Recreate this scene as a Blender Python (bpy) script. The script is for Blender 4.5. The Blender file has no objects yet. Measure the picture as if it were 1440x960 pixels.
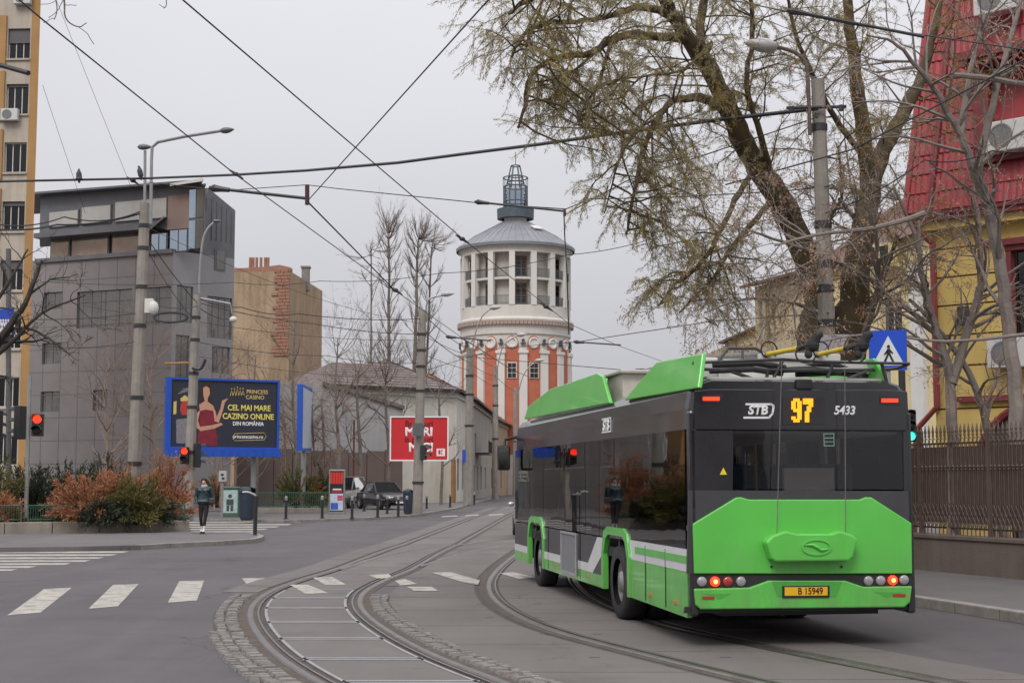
import bpy, bmesh, math, random
import numpy as np
from mathutils import Vector, Matrix
rad = math.radians
scene = bpy.context.scene
COL = scene.collection

# ------------------------------------------------------------------ camera, sky, sun, exposure
FPX, HOR, CAMZ = 2050.0, 195.0, 1.76
PITCH = math.atan(HOR / FPX)
cam_d = bpy.data.cameras.new('camera'); cam = bpy.data.objects.new('camera', cam_d); COL.objects.link(cam)
cam.location = (0, 0, CAMZ); cam.rotation_euler = (rad(90) + PITCH, 0, 0)
cam_d.sensor_width = 36; cam_d.lens = FPX / 1440 * 36; cam_d.clip_start = 0.1; cam_d.clip_end = 3000
scene.camera = cam

SUN_EL, SUN_AZ = rad(48), rad(200)
world = bpy.data.worlds.new('World'); scene.world = world; world.use_nodes = True
nt = world.node_tree; nt.nodes.clear()
def N(t, **k):
    n = nt.nodes.new(t)
    for a, b in k.items(): setattr(n, a, b)
    return n
out = N('ShaderNodeOutputWorld'); bg = N('ShaderNodeBackground'); sky = N('ShaderNodeTexSky')
sky.sky_type = 'NISHITA'; sky.sun_disc = False; sky.sun_elevation = SUN_EL; sky.sun_rotation = SUN_AZ
sky.dust_density = 5; sky.air_density = 1.0
hsv = N('ShaderNodeHueSaturation'); hsv.inputs['Saturation'].default_value = 0.15
# overcast cloud layer, CIE standard overcast sky: L(e) = Lz (1 + 2 sin e) / 3, linear in sin e, zenith 3 x horizon; soft cloud mottling
tc = N('ShaderNodeTexCoord'); sep = N('ShaderNodeSeparateXYZ')
mr = N('ShaderNodeMapRange'); mr.inputs['From Min'].default_value = 0; mr.inputs['From Max'].default_value = 1
mr.inputs['To Min'].default_value = 4.7; mr.inputs['To Max'].default_value = 14.1
noi = N('ShaderNodeTexNoise'); noi.inputs['Scale'].default_value = 2.2; noi.inputs['Detail'].default_value = 4
mp = N('ShaderNodeMapping'); mp.inputs['Scale'].default_value = (1, 1, 2.6)
mr2 = N('ShaderNodeMapRange'); mr2.inputs['From Min'].default_value = .3; mr2.inputs['From Max'].default_value = .7
mr2.inputs['To Min'].default_value = .96; mr2.inputs['To Max'].default_value = 1.04
mul = N('ShaderNodeMath', operation='MULTIPLY')
vm = N('ShaderNodeVectorMath', operation='SCALE'); vm.inputs[0].default_value = (0.97, 0.97, 1.03)
mix = N('ShaderNodeMix', data_type='RGBA'); mix.inputs['Factor'].default_value = .9
L = nt.links.new
L(tc.outputs['Generated'], sep.inputs[0]); L(sep.outputs['Z'], mr.inputs['Value'])
L(tc.outputs['Generated'], mp.inputs['Vector']); L(mp.outputs[0], noi.inputs['Vector'])
L(noi.outputs[0], mr2.inputs['Value']); L(mr.outputs[0], mul.inputs[0]); L(mr2.outputs[0], mul.inputs[1])
L(mul.outputs[0], vm.inputs['Scale'])
L(sky.outputs[0], hsv.inputs['Color']); L(hsv.outputs[0], mix.inputs['A']); L(vm.outputs[0], mix.inputs['B'])
L(mix.outputs['Result'], bg.inputs['Color']); bg.inputs['Strength'].default_value = 0.1
L(bg.outputs[0], out.inputs['Surface'])
sd = bpy.data.lights.new('sun', 'SUN'); sun = bpy.data.objects.new('sun', sd); COL.objects.link(sun)
sd.energy = 1.5; sd.angle = rad(25); sd.color = (1, .97, .93)
sun.rotation_euler = (rad(90) - SUN_EL, 0, rad(180) - SUN_AZ)
scene.view_settings.view_transform = 'Standard'; scene.view_settings.look = 'None'
scene.view_settings.exposure = 0.18; scene.view_settings.gamma = 1.0
scene.view_settings.use_curve_mapping = False
scene.cycles.max_bounces = 8; scene.cycles.transparent_max_bounces = 16
scene.cycles.use_denoising = True

# ------------------------------------------------------------------ pixel helpers (1440 x 960 photograph)
_c, _s = math.cos(PITCH), math.sin(PITCH)
def ray(px, py):
    a = (px - 720) / FPX; b = (480 - py) / FPX
    return Vector((a, _c - b * _s, _s + b * _c))
def P(px, py, D):
    d = ray(px, py); return Vector((0, 0, CAMZ)) + d * (D / d.y)
def G(px, py, z=0.0):
    d = ray(px, py); return Vector((0, 0, CAMZ)) + d * ((z - CAMZ) / d.z)

# ------------------------------------------------------------------ materials
MATS = {}
def mat(name, col, rough=.75, var=.12, scale=2.0, bump=0.0, bscale=30.0, metal=0.0, col2=None, coat=0.0, spec=.5, streak=0.0):
    if name in MATS: return MATS[name]
    m = bpy.data.materials.new(name); m.use_nodes = True; t = m.node_tree; b = t.nodes['Principled BSDF']
    b.inputs['Roughness'].default_value = rough; b.inputs['Metallic'].default_value = metal
    b.inputs['Specular IOR Level'].default_value = spec
    b.inputs['Coat Weight'].default_value = coat; b.inputs['Coat Roughness'].default_value = .05
    g = t.nodes.new('ShaderNodeNewGeometry')
    n = t.nodes.new('ShaderNodeTexNoise'); n.inputs['Scale'].default_value = scale; n.inputs['Detail'].default_value = 6
    n.inputs['Roughness'].default_value = .65
    t.links.new(g.outputs['Position'], n.inputs['Vector'])
    mx = t.nodes.new('ShaderNodeMix'); mx.data_type = 'RGBA'
    c = Vector(col[:3]); c2 = Vector(col2[:3]) if col2 else c * (1 + var)
    c1 = c if col2 else c * (1 - var)
    mx.inputs['A'].default_value = (*c1, 1); mx.inputs['B'].default_value = (*[min(1, v) for v in c2], 1)
    r = t.nodes.new('ShaderNodeMapRange'); r.inputs['From Min'].default_value = .3; r.inputs['From Max'].default_value = .7
    t.links.new(n.outputs[0], r.inputs['Value']); t.links.new(r.outputs[0], mx.inputs['Factor'])
    last = mx.outputs['Result']
    if streak:
        n3 = t.nodes.new('ShaderNodeTexNoise'); n3.inputs['Scale'].default_value = 1; n3.inputs['Detail'].default_value = 5
        mpp = t.nodes.new('ShaderNodeMapping'); mpp.inputs['Scale'].default_value = (3, 3, .25)
        t.links.new(g.outputs['Position'], mpp.inputs['Vector']); t.links.new(mpp.outputs[0], n3.inputs['Vector'])
        r3 = t.nodes.new('ShaderNodeMapRange'); r3.inputs['From Min'].default_value = .42; r3.inputs['From Max'].default_value = .75
        r3.inputs['To Max'].default_value = streak
        t.links.new(n3.outputs[0], r3.inputs['Value'])
        m3 = t.nodes.new('ShaderNodeMix'); m3.data_type = 'RGBA'; m3.inputs['B'].default_value = (*(c * .35), 1)
        t.links.new(r3.outputs[0], m3.inputs['Factor']); t.links.new(last, m3.inputs['A']); last = m3.outputs['Result']
    t.links.new(last, b.inputs['Base Color'])
    if bump:
        n2 = t.nodes.new('ShaderNodeTexNoise'); n2.inputs['Scale'].default_value = bscale; n2.inputs['Detail'].default_value = 5
        t.links.new(g.outputs['Position'], n2.inputs['Vector'])
        bp = t.nodes.new('ShaderNodeBump'); bp.inputs['Strength'].default_value = bump; bp.inputs['Distance'].default_value = .02
        t.links.new(n2.outputs[0], bp.inputs['Height']); t.links.new(bp.outputs[0], b.inputs['Normal'])
    MATS[name] = m; return m
def emat(name, col, strength):
    if name in MATS: return MATS[name]
    m = bpy.data.materials.new(name); m.use_nodes = True; b = m.node_tree.nodes['Principled BSDF']
    b.inputs['Base Color'].default_value = (*[v * .5 for v in col], 1)
    b.inputs['Emission Color'].default_value = (*col, 1); b.inputs['Emission Strength'].default_value = strength
    MATS[name] = m; return m
def glass(name, tint, rough=.02, ior=1.5):
    if name in MATS: return MATS[name]
    m = bpy.data.materials.new(name); m.use_nodes = True; t = m.node_tree; t.nodes.clear()
    o = t.nodes.new('ShaderNodeOutputMaterial'); mx = t.nodes.new('ShaderNodeMixShader')
    tr = t.nodes.new('ShaderNodeBsdfTransparent'); tr.inputs['Color'].default_value = (*tint, 1)
    gl = t.nodes.new('ShaderNodeBsdfGlossy'); gl.inputs['Roughness'].default_value = rough
    gl.inputs['Color'].default_value = (.9, .9, .9, 1)
    fr = t.nodes.new('ShaderNodeFresnel'); fr.inputs['IOR'].default_value = ior
    g = t.nodes.new('ShaderNodeNewGeometry'); n = t.nodes.new('ShaderNodeTexNoise'); n.inputs['Scale'].default_value = 1.3
    bp = t.nodes.new('ShaderNodeBump'); bp.inputs['Strength'].default_value = .12; bp.inputs['Distance'].default_value = .02
    t.links.new(g.outputs['Position'], n.inputs['Vector']); t.links.new(n.outputs[0], bp.inputs['Height'])
    t.links.new(bp.outputs[0], gl.inputs['Normal'])
    t.links.new(fr.outputs[0], mx.inputs['Fac']); t.links.new(tr.outputs[0], mx.inputs[1]); t.links.new(gl.outputs[0], mx.inputs[2])
    t.links.new(mx.outputs[0], o.inputs['Surface']); MATS[name] = m; return m

# ------------------------------------------------------------------ mesh builder
class MB:
    def __init__(s): s.v = []; s.f = []; s.m = []; s.cur = 0
    def quad(s, *pts):
        i = len(s.v); s.v += [tuple(p) for p in pts]; s.f.append(tuple(range(i, i + len(pts)))); s.m.append(s.cur)
    def box(s, x0, x1, y0, y1, z0, z1, M=None):
        i = len(s.v)
        vs = [(x0,y0,z0),(x1,y0,z0),(x1,y1,z0),(x0,y1,z0),(x0,y0,z1),(x1,y0,z1),(x1,y1,z1),(x0,y1,z1)]
        if M is not None: vs = [tuple(M @ Vector(v)) for v in vs]
        s.v += vs
        for f in ((0,3,2,1),(4,5,6,7),(0,1,5,4),(1,2,6,5),(2,3,7,6),(3,0,4,7)):
            s.f.append(tuple(i + k for k in f)); s.m.append(s.cur)
        return s
    def prism(s, pts, ext):                                   # polygon (3-D points) extruded by vector ext
        n = len(pts); i = len(s.v); e = Vector(ext)
        s.v += [tuple(p) for p in pts] + [tuple(Vector(p) + e) for p in pts]
        s.f.append(tuple(range(i, i + n))[::-1]); s.f.append(tuple(range(i + n, i + 2 * n))); s.m += [s.cur] * 2
        for k in range(n):
            k2 = (k + 1) % n; s.f.append((i + k, i + k2, i + n + k2, i + n + k)); s.m.append(s.cur)
        return s
    def tube(s, pts, r, n=6, cap=True):
        pts = [Vector(p) for p in pts]; m = len(pts)
        rs = r if isinstance(r, (list, tuple)) else [r] * m
        base = len(s.v); up = None
        for k in range(m):
            d = (pts[min(k + 1, m - 1)] - pts[max(k - 1, 0)])
            if d.length < 1e-9: d = Vector((0, 0, 1))
            d.normalize()
            if up is None:
                up = Vector((0, 0, 1)) if abs(d.z) < .9 else Vector((1, 0, 0))
            a = d.cross(up)
            if a.length < 1e-6: a = d.orthogonal()
            a.normalize(); b = a.cross(d); up = b
            for j in range(n):
                t = 2 * math.pi * j / n
                s.v.append(tuple(pts[k] + (a * math.cos(t) + b * math.sin(t)) * rs[k]))
        for k in range(m - 1):
            for j in range(n):
                j2 = (j + 1) % n
                s.f.append((base + k*n + j, base + k*n + j2, base + (k+1)*n + j2, base + (k+1)*n + j)); s.m.append(s.cur)
        if cap:
            s.f.append(tuple(base + j for j in range(n))[::-1]); s.f.append(tuple(base + (m-1)*n + j for j in range(n)))
            s.m += [s.cur] * 2
        return s
    def lathe(s, prof, c=(0, 0, 0), n=24, a0=0, a1=2 * math.pi):
        full = abs(a1 - a0 - 2 * math.pi) < 1e-6; cols = n if full else n + 1; base = len(s.v); m = len(prof)
        for j in range(cols):
            t = a0 + (a1 - a0) * j / n
            for (r, z) in prof: s.v.append((c[0] + r * math.cos(t), c[1] + r * math.sin(t), c[2] + z))
        for j in range(n):
            j2 = (j + 1) % cols
            for k in range(m - 1):
                s.f.append((base + j*m + k, base + j2*m + k, base + j2*m + k + 1, base + j*m + k + 1)); s.m.append(s.cur)
        return s
    def ball(s, c, r, n=8, sc=(1, 1, 1)):
        prof = [(max(1e-4, math.sin(math.pi * k / n)) * r, -math.cos(math.pi * k / n) * r) for k in range(n + 1)]
        i = len(s.v); s.lathe(prof, (0, 0, 0), n + 2)
        for k in range(i, len(s.v)):
            v = s.v[k]; s.v[k] = (c[0] + v[0] * sc[0], c[1] + v[1] * sc[1], c[2] + v[2] * sc[2])
        return s
    def xf(s, M, start=0):
        for k in range(start, len(s.v)): s.v[k] = tuple(M @ Vector(s.v[k]))
        return s
    def obj(s, name, mats, parent=None, smooth=False, bevel=0):
        me = bpy.data.meshes.new(name); me.from_pydata(s.v, [], s.f)
        for m in (mats if isinstance(mats, (list, tuple)) else [mats]): me.materials.append(m)
        me.polygons.foreach_set('material_index', s.m)
        if smooth: me.polygons.foreach_set('use_smooth', [True] * len(me.polygons))
        me.update()
        bm = bmesh.new(); bm.from_mesh(me); bmesh.ops.recalc_face_normals(bm, faces=bm.faces); bm.to_mesh(me); bm.free()
        o = bpy.data.objects.new(name, me); COL.objects.link(o)
        if parent is not None: o.parent = parent
        if bevel:
            b = o.modifiers.new('bevel', 'BEVEL'); b.width = bevel; b.segments = 2; b.limit_method = 'ANGLE'; b.angle_limit = rad(40)
        if smooth and not bevel:
            pass
        return o
def share(name, me, parent=None, M=None):
    o = bpy.data.objects.new(name, me); COL.objects.link(o)
    if parent is not None: o.parent = parent
    if M is not None: o.matrix_local = M
    return o
def tag(o, label, cat, group=None, kind=None):
    if label: o['label'] = label
    if cat: o['category'] = cat
    if group: o['group'] = group
    if kind: o['kind'] = kind
    return o
def struct(o): o['kind'] = 'structure'; return o
def empty(name, loc=(0, 0, 0), rz=0.0, label=None, cat=None, group=None):
    o = bpy.data.objects.new(name, None); COL.objects.link(o); o.location = loc; o.rotation_euler = (0, 0, rz)
    o.empty_display_size = .2
    if label: tag(o, label, cat, group)
    return o
def frameM(o, xdir, zdir=(0, 0, 1)):                 # matrix with local x along xdir, local z along zdir, origin o
    x = Vector(xdir).normalized(); z = Vector(zdir).normalized(); y = z.cross(x).normalized(); z = x.cross(y)
    return Matrix(((x.x, y.x, z.x, o[0]), (x.y, y.y, z.y, o[1]), (x.z, y.z, z.z, o[2]), (0, 0, 0, 1)))
def text_mesh(name, body, size, m, parent, M, bold=0.0, align='CENTER', extrude=.002, shear=0.0, sx=1.0, spacing=1.0):
    cu = bpy.data.curves.new(name, 'FONT'); cu.body = body; cu.size = size; cu.align_x = align; cu.align_y = 'CENTER'
    cu.extrude = extrude; cu.bevel_depth = bold * .9; cu.bevel_resolution = 0; cu.shear = shear; cu.resolution_u = 3; cu.space_character = spacing
    t = bpy.data.objects.new(name, cu); COL.objects.link(t)
    bpy.context.view_layer.update()
    dg = bpy.context.evaluated_depsgraph_get(); me = bpy.data.meshes.new_from_object(t.evaluated_get(dg))
    bpy.data.objects.remove(t); bpy.data.curves.remove(cu)
    me.name = name; me.materials.clear(); me.materials.append(m)
    if sx != 1.0:
        for v in me.vertices: v.co.x *= sx
    return share(name, me, parent, M)
# ------------------------------------------------------------------ ground, roads, tracks, pavements
rng = random.Random(7)
M_soil = mat('soil', (.09, .075, .055), .95, .35, 1.5, .5, 25)
M_asph = mat('asphalt', (.105, .102, .108), .82, .16, .35, .35, 90)
# finer two-scale wear for the road
def asphalt(name, a, b, c, rough=.8):
    m = bpy.data.materials.new(name); m.use_nodes = True; t = m.node_tree; bs = t.nodes['Principled BSDF']
    g = t.nodes.new('ShaderNodeNewGeometry')
    def noise(sc, det, mapping=None):
        n = t.nodes.new('ShaderNodeTexNoise'); n.inputs['Scale'].default_value = sc; n.inputs['Detail'].default_value = det
        n.inputs['Roughness'].default_value = .6
        if mapping:
            mp = t.nodes.new('ShaderNodeMapping'); mp.inputs['Scale'].default_value = mapping; mp.inputs['Rotation'].default_value = (0, 0, .25)
            t.links.new(g.outputs['Position'], mp.inputs['Vector']); t.links.new(mp.outputs[0], n.inputs['Vector'])
        else: t.links.new(g.outputs['Position'], n.inputs['Vector'])
        return n
    def ramp(n, lo, hi, tmax=1.0):
        r = t.nodes.new('ShaderNodeMapRange'); r.inputs['From Min'].default_value = lo; r.inputs['From Max'].default_value = hi
        r.inputs['To Max'].default_value = tmax; t.links.new(n.outputs[0], r.inputs['Value']); return r.outputs[0]
    def mixc(A, B, f):
        x = t.nodes.new('ShaderNodeMix'); x.data_type = 'RGBA'
        for k, v in (('A', A), ('B', B)):
            if isinstance(v, tuple): x.inputs[k].default_value = (*v, 1)
            else: t.links.new(v, x.inputs[k])
        t.links.new(f, x.inputs['Factor']); return x.outputs['Result']
    base = mixc(a, b, ramp(noise(.22, 5), .35, .65))
    base = mixc(base, c, ramp(noise(1, 5, (.9, .12, 1)), .48, .75, .75))          # long worn streaks along the traffic
    base = mixc(base, tuple(v * .55 for v in a), ramp(noise(.6, 8), .56, .72, .6))  # old patches and oil
    base = mixc(base, tuple(v * 1.55 for v in b), ramp(noise(160, 2), .52, .75, .5))  # aggregate
    vo = t.nodes.new('ShaderNodeTexVoronoi'); vo.feature = 'DISTANCE_TO_EDGE'; vo.inputs['Scale'].default_value = .33
    wn = noise(1.1, 4); wv = t.nodes.new('ShaderNodeVectorMath'); wv.operation = 'ADD'; t.links.new(g.outputs['Position'], wv.inputs[0]); t.links.new(wn.outputs['Color'], wv.inputs[1]); t.links.new(wv.outputs[0], vo.inputs['Vector'])
    cr = t.nodes.new('ShaderNodeMapRange'); cr.inputs['From Min'].default_value = .002; cr.inputs['From Max'].default_value = .008; cr.inputs['To Min'].default_value = 1; cr.inputs['To Max'].default_value = 0; t.links.new(vo.outputs['Distance'], cr.inputs['Value'])
    mk = t.nodes.new('ShaderNodeMath'); mk.operation = 'MULTIPLY'; t.links.new(cr.outputs[0], mk.inputs[0]); t.links.new(ramp(noise(.17, 3), .47, .6, .75), mk.inputs[1])
    base = mixc(base, tuple(v * .35 for v in a), mk.outputs[0])                       # tar-dark cracks where the surface is tired
    t.links.new(base, bs.inputs['Base Color'])
    rr = t.nodes.new('ShaderNodeMapRange'); rr.inputs['To Min'].default_value = rough - .2; rr.inputs['To Max'].default_value = rough + .1
    t.links.new(noise(.5, 5).outputs[0], rr.inputs['Value']); t.links.new(rr.outputs[0], bs.inputs['Roughness'])
    bp = t.nodes.new('ShaderNodeBump'); bp.inputs['Strength'].default_value = .35; bp.inputs['Distance'].default_value = .012
    t.links.new(noise(70, 3).outputs[0], bp.inputs['Height']); t.links.new(bp.outputs[0], bs.inputs['Normal'])
    MATS[name] = m; return m
M_road = asphalt('road_asphalt', (.070, .063, .067), (.091, .082, .086), (.110, .099, .097))
M_pave = asphalt('pavement_asphalt', (.112, .103, .103), (.137, .126, .124), (.158, .146, .139), .9)
M_slab = asphalt('concrete_slab', (.112, .098, .091), (.147, .129, .12), (.092, .081, .076), .85)
M_slab2 = asphalt('concrete_panel', (.125, .11, .104), (.155, .138, .129), (.102, .09, .085), .85)
M_kerb = mat('kerb_stone', (.26, .235, .215), .9, .25, 3, .4, 40)
M_paint = mat('road_paint', (.15, .14, .138), .85, .1, 3.2, .2, 60, col2=(.43, .40, .35)); [setattr(n.inputs['From Min'], 'default_value', .36) or setattr(n.inputs['From Max'], 'default_value', .54) for n in M_paint.node_tree.nodes if n.type == 'MAP_RANGE']
for n in M_paint.node_tree.nodes:
    if n.type == 'TEX_NOISE' and abs(n.inputs['Scale'].default_value - 3.2) < .1: n.inputs['Detail'].default_value = 12; n.inputs['Roughness'].default_value = .8
M_bed = mat('track_bed', (.075, .066, .06), .95, .3, 3, .6, 40)
M_steel = mat('rail_steel', (.20, .185, .18), .4, .25, 3, 0, 30, .8)
M_rust = mat('rail_rust', (.082, .062, .05), .85, .35, 5, .3, 50)
M_edge = mat('panel_edge_steel', (.33, .32, .325), .55, .2, 4, 0, 30, .5)
M_cob = mat('cobble', (.11, .10, .092), .8, .4, 7, .4, 50, col2=(.26, .24, .22))

mb = MB(); mb.quad((-900, -60, -.03), (900, -60, -.03), (900, 1800, -.03), (-900, 1800, -.03)); struct(mb.obj('ground', M_soil))
mb = MB(); mb.quad((-70, -20, 0), (40, -20, 0), (40, 420, 0), (-70, 420, 0)); struct(mb.obj('road', M_road))

def curve(pix):                                     # pixel points on the road -> x as a smooth function of y
    w = sorted([(g.y, g.x) for g in (G(*p) for p in pix)])
    ys = np.array([a for a, _ in w]); xs = np.array([b for _, b in w])
    yy = np.concatenate([np.linspace(5, 40, 211), np.linspace(40.5, 230, 300)])
    xx = np.interp(yy, ys, xs)
    k0 = (xs[1] - xs[0]) / (ys[1] - ys[0]); xx[yy < ys[0]] = xs[0] + k0 * (yy[yy < ys[0]] - ys[0])
    k1 = (xs[-1] - xs[-3]) / (ys[-1] - ys[-3]); xx[yy > ys[-1]] = xs[-1] + k1 * (yy[yy > ys[-1]] - ys[-1])
    for _ in range(60):
        xx[1:-1] = .25 * xx[:-2] + .5 * xx[1:-1] + .25 * xx[2:]
    return yy, xx
def X(cv, y): return float(np.interp(y, cv[0], cv[1]))
def offs(cv, o):                                    # parallel curve o metres to the right
    yy, xx = cv; d = np.gradient(xx, yy); L_ = np.sqrt(1 + d * d)
    x2 = xx + o / L_; y2 = yy - o * d / L_
    k = np.argsort(y2); return y2[k], x2[k]
LA = curve([(443,958),(410,940),(377,913),(355,883),(349,865),(353,852),(367,838),(390,827),(433,812),(467,803),(500,790),(530,778),(567,765),(600,753),(633,740),(667,727),(700,715),(720,707)])
LB = offs(LA, 1.5)
RA = curve([(1100,968),(1051,957),(951,932),(862,910),(780,890),(747,877),(720,863),(700,850),(687,833),(687,817),(700,800),(722,782),(770,748),(810,722)])
RB = offs(RA, 1.5)
BR1 = curve([(487,798),(533,782),(583,772),(633,765),(720,757),(800,749)])
BR2 = curve([(590,797),(620,786),(660,775),(720,766),(800,757)])

def ribbon(mb, cv, o0, o1, z0, y0, y1, step=.35, z1=None):
    a, b = offs(cv, o0), offs(cv, o1); n = max(2, int((y1 - y0) / step)); prev = None
    for k in range(n + 1):
        y = y0 + (y1 - y0) * (k / n) ** 1.5
        p, q = (X(a, y), y, z0), (X(b, y), y, z1 if z1 is not None else z0)
        if prev: mb.quad(prev[0], prev[1], q, p)
        prev = (p, q)
track = struct(empty('tram_track'))
def rail(cv, y0, y1, side):
    s = side
    mb = MB()
    ribbon(mb, cv, -.15 * s, .13 * s, .006, y0, y1)                                  # rusty flange and filler
    r = mb.obj('rail', M_rust, track)
    m2 = MB(); ribbon(m2, cv, -.03, .03, .022, y0, y1)                              # polished running head
    ribbon(m2, cv, -.03, -.045, .022, y0, y1, z1=.008); ribbon(m2, cv, .03, .045, .022, y0, y1, z1=.008)
    ribbon(m2, cv, .095 * s, .12 * s, .018, y0, y1)                                   # guard lip beside the groove
    m2.obj('rail_head', M_steel, r)
rail(LA, 9, 200, 1); rail(LB, 9, 200, -1); rail(RA, 9, 120, 1); rail(RB, 9, 120, -1)
rail(BR1, 29, 60, 1); rail(BR2, 30, 60, -1)
mb = MB(); ribbon(mb, LA, -.47, 0.5, .002, 9, 22.7); ribbon(mb, LB, -.5, .42, .002, 9, 22.6); mb.obj('track_bed', M_bed, track)
mb = MB(); ribbon(mb, RA, -.22, 1.7, .002, 9, 60); mb.obj('track_bed', M_bed, track)

def band(cl, ol, cr, orr, y0, y1, z, th, gap=.03, nseg=5):
    a, b = offs(cl, ol), offs(cr, orr); y0 += gap / 2; y1 -= gap / 2
    ys = [y0 + (y1 - y0) * k / nseg for k in range(nseg + 1)]
    lp = [Vector((X(a, y), y, z)) for y in ys]; rp = [Vector((X(b, y), y, z)) for y in ys]
    return lp + rp[::-1]
def slab(name, poly, th, m, parent):
    mb = MB(); mb.prism([p - Vector((0, 0, th)) for p in poly], (0, 0, th)); return mb.obj(name, m, parent)
jl = [9.5, 11.2, 12.9, 14.55, 16.4, 18.3, 20.3, 22.0, 23.7, 25.6, 27.6, 29.8, 32.2, 34.8]
for k in range(len(jl) - 1):                        # steel-edged panels inside the left track
    poly = band(LA, .19, LB, -.19, jl[k], jl[k + 1], .014, .012, .05)
    s = slab('concrete_panel', poly, .012, M_slab2, track)
    n = len(poly); c = sum(poly, Vector()) / n; me = MB()
    for i in range(n):
        p, q = poly[i], poly[(i + 1) % n]
        d = (q - p).normalized(); nrm = Vector((-d.y, d.x, 0)) * (.085 if abs(d.x) > .9 else .038)
        if (c - p).dot(nrm) < 0: nrm = -nrm
        z = Vector((0, 0, .004)); me.quad(p + z, q + z, q + nrm + z, p + nrm + z)
    if k < 8: me.obj('edge_frame', M_edge, s)
jc = [9.0, 11.4, 13.6, 15.9, 17.9, 20.0, 22.2, 24.6]
for k in range(len(jc) - 1):                        # slabs between the two tracks
    slab('concrete_slab', band(LB, .425, RA, -.24, jc[k], jc[k + 1], .011, .01, .03), .01, M_slab, track)
for a, b in ((24.6, 27.5), (27.5, 31), (31, 35), (35, 40)):
    slab('concrete_slab', band(LB, .18, RA, -.24, a, b, .011, .01, .03), .01, M_slab, track)
jr = [9.0, 11.0, 13.1, 15.2, 17.4, 19.6, 22, 24.5, 27, 30, 34]
for k in range(len(jr) - 1):
    slab('concrete_slab', band(RA, .16, RB, -.16, jr[k], jr[k + 1], .011, .01, .03), .01, M_slab, track)
    slab('concrete_slab', band(RB, .16, RB, .95, jr[k], jr[k + 1], .011, .01, .03), .01, M_slab, track)
for k in range(15):                                 # far stretch and the pale margin slabs beside the outer rail
    a = 34.8 + k * 5.0; slab('concrete_slab', band(LA, .16, LB, -.16, a, a + 5.0, .012, .01, .05), .01, M_slab2, track)
a = 23.2
for k in range(20):
    st = 1.5 + k * .22; slab('margin_slab', band(LA, -.75, LA, -.17, a, a + st, .010, .009, .05), .009, M_slab2, track); a += st
for k in range(10):
    a = 40 + k * 6; slab('concrete_slab', band(LB, .18, LB, 1.9, a, a + 6, .010, .009, .05), .009, M_slab, track)

for y, dx in ((14.7, .9), (14.7, 2.2), (16.9, 1.1), (16.9, 1.7), (18.9, .9), (18.9, 1.5), (12.5, 1.0), (12.5, 2.0), (21, 1.1), (21, 1.9), (23.2, 1.4), (26, 1.2)):
    x = X(offs(LB, .56), y) + dx; mb = MB(); mb.box(x, x + .11, y, y + .05, .0115, .0135); mb.obj('lifting_slot', M_bed, track)
# cobbles along the curve
cob = MB(); cob.box(-.5, .5, -.5, .5, 0, 1)
for i, v in enumerate(cob.v):
    if v[2] > .5: cob.v[i] = (v[0] * .82, v[1] * .82, v[2])
cobs = []
def lay(cv, rows, y0, y1):
    for (o, w) in rows:
        cc = offs(cv, o); y = y0
        while y < y1:
            dx = (X(cc, y + .1) - X(cc, y - .1)) / .2
            ln = rng.uniform(.07, .115); ds = ln / math.hypot(1, dx)
            cobs.append((X(cc, y) + rng.uniform(-.015, .015), y, math.atan2(1, dx) - math.pi / 2, w * rng.uniform(.85, 1.0), ln * .9, rng.uniform(.012, .03), rng.uniform(-.12, .12)))
            y += ds * rng.uniform(1.0, 1.1)
lay(LA, [(-.235, .165), (-.385, .125)], 11.0, 22.6); lay(LA, [(-.50, .10)], 13.0, 17.0)
lay(LB, [(.225, .15), (.355, .10)], 10.5, 22.5)
cobs.sort(key=lambda c: c[1])
strip = struct(empty('cobble_strip')); rest = MB(); cme = None
for i, (x, y, rz, w, ln, h, tl) in enumerate(cobs):
    M_ = Matrix.Translation((x, y, 0)) @ Matrix.Rotation(rz + tl, 4, 'Z') @ Matrix.Rotation(rng.uniform(-.06, .06), 4, 'X') @ Matrix.Diagonal((w, ln, h + .012, 1))
    if i % 2 == 0 and i < 600:
        if cme is None:
            o = cob.obj('cobble', M_cob, strip); cme = o.data; o.matrix_local = M_
        else: share('cobble', cme, strip, M_)
    else:
        st = len(rest.v); rest.box(-.5, .5, -.5, .5, 0, 1)
        for q in range(st, len(rest.v)):
            v = rest.v[q]
            if v[2] > .5: rest.v[q] = (v[0] * .82, v[1] * .82, v[2])
        rest.xf(M_, st)
o = rest.obj('cobbles', M_cob, strip); o['kind'] = 'stuff'

# painted markings
def paint(pix, z=.004, name='crosswalk_stripe'):
    mb = MB(); mb.quad(*[Vector((g.x, g.y, z)) for g in (G(*p) for p in pix)]); return struct(mb.obj(name, M_paint))
for q in ([(10,865),(57,861),(101,826),(62,828)], [(124,856),(166,852),(195,821),(159,822)], [(236,847),(277,844),(287,816),(252,817)], [(340,813),(373,812),(380,822),(352,827)]): paint(q)
for q in ([(407,823),(433,823),(462,835),(430,836)], [(440,813),(467,812),(487,823),(457,823)], [(517,809),(547,808),(553,814),(530,814)], [(555,817),(570,815),(587,822),(563,824)],
          [(572,826),(607,826),(617,832),(583,832)], [(607,806),(633,805),(675,817),(672,823),(653,820)], [(703,807),(720,805),(757,813),(730,815)]): paint(q, .0185)
for k, xr in enumerate((200, 182, 165, 147, 128, 100, 52, 25)):
    y = 771 + k * 4.15; paint([(-60, y), (xr, y - .3), (xr - 9, y + 1.7 + k * .1), (-60, y + 2.1 + k * .1)])
for k in range(5):
    y = 733.5 + k * 3.3; xr = 428 - k * 17; paint([(262, y), (xr, y - .4), (xr - 6, y + 1.2), (262, y + 1.6)])
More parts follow.
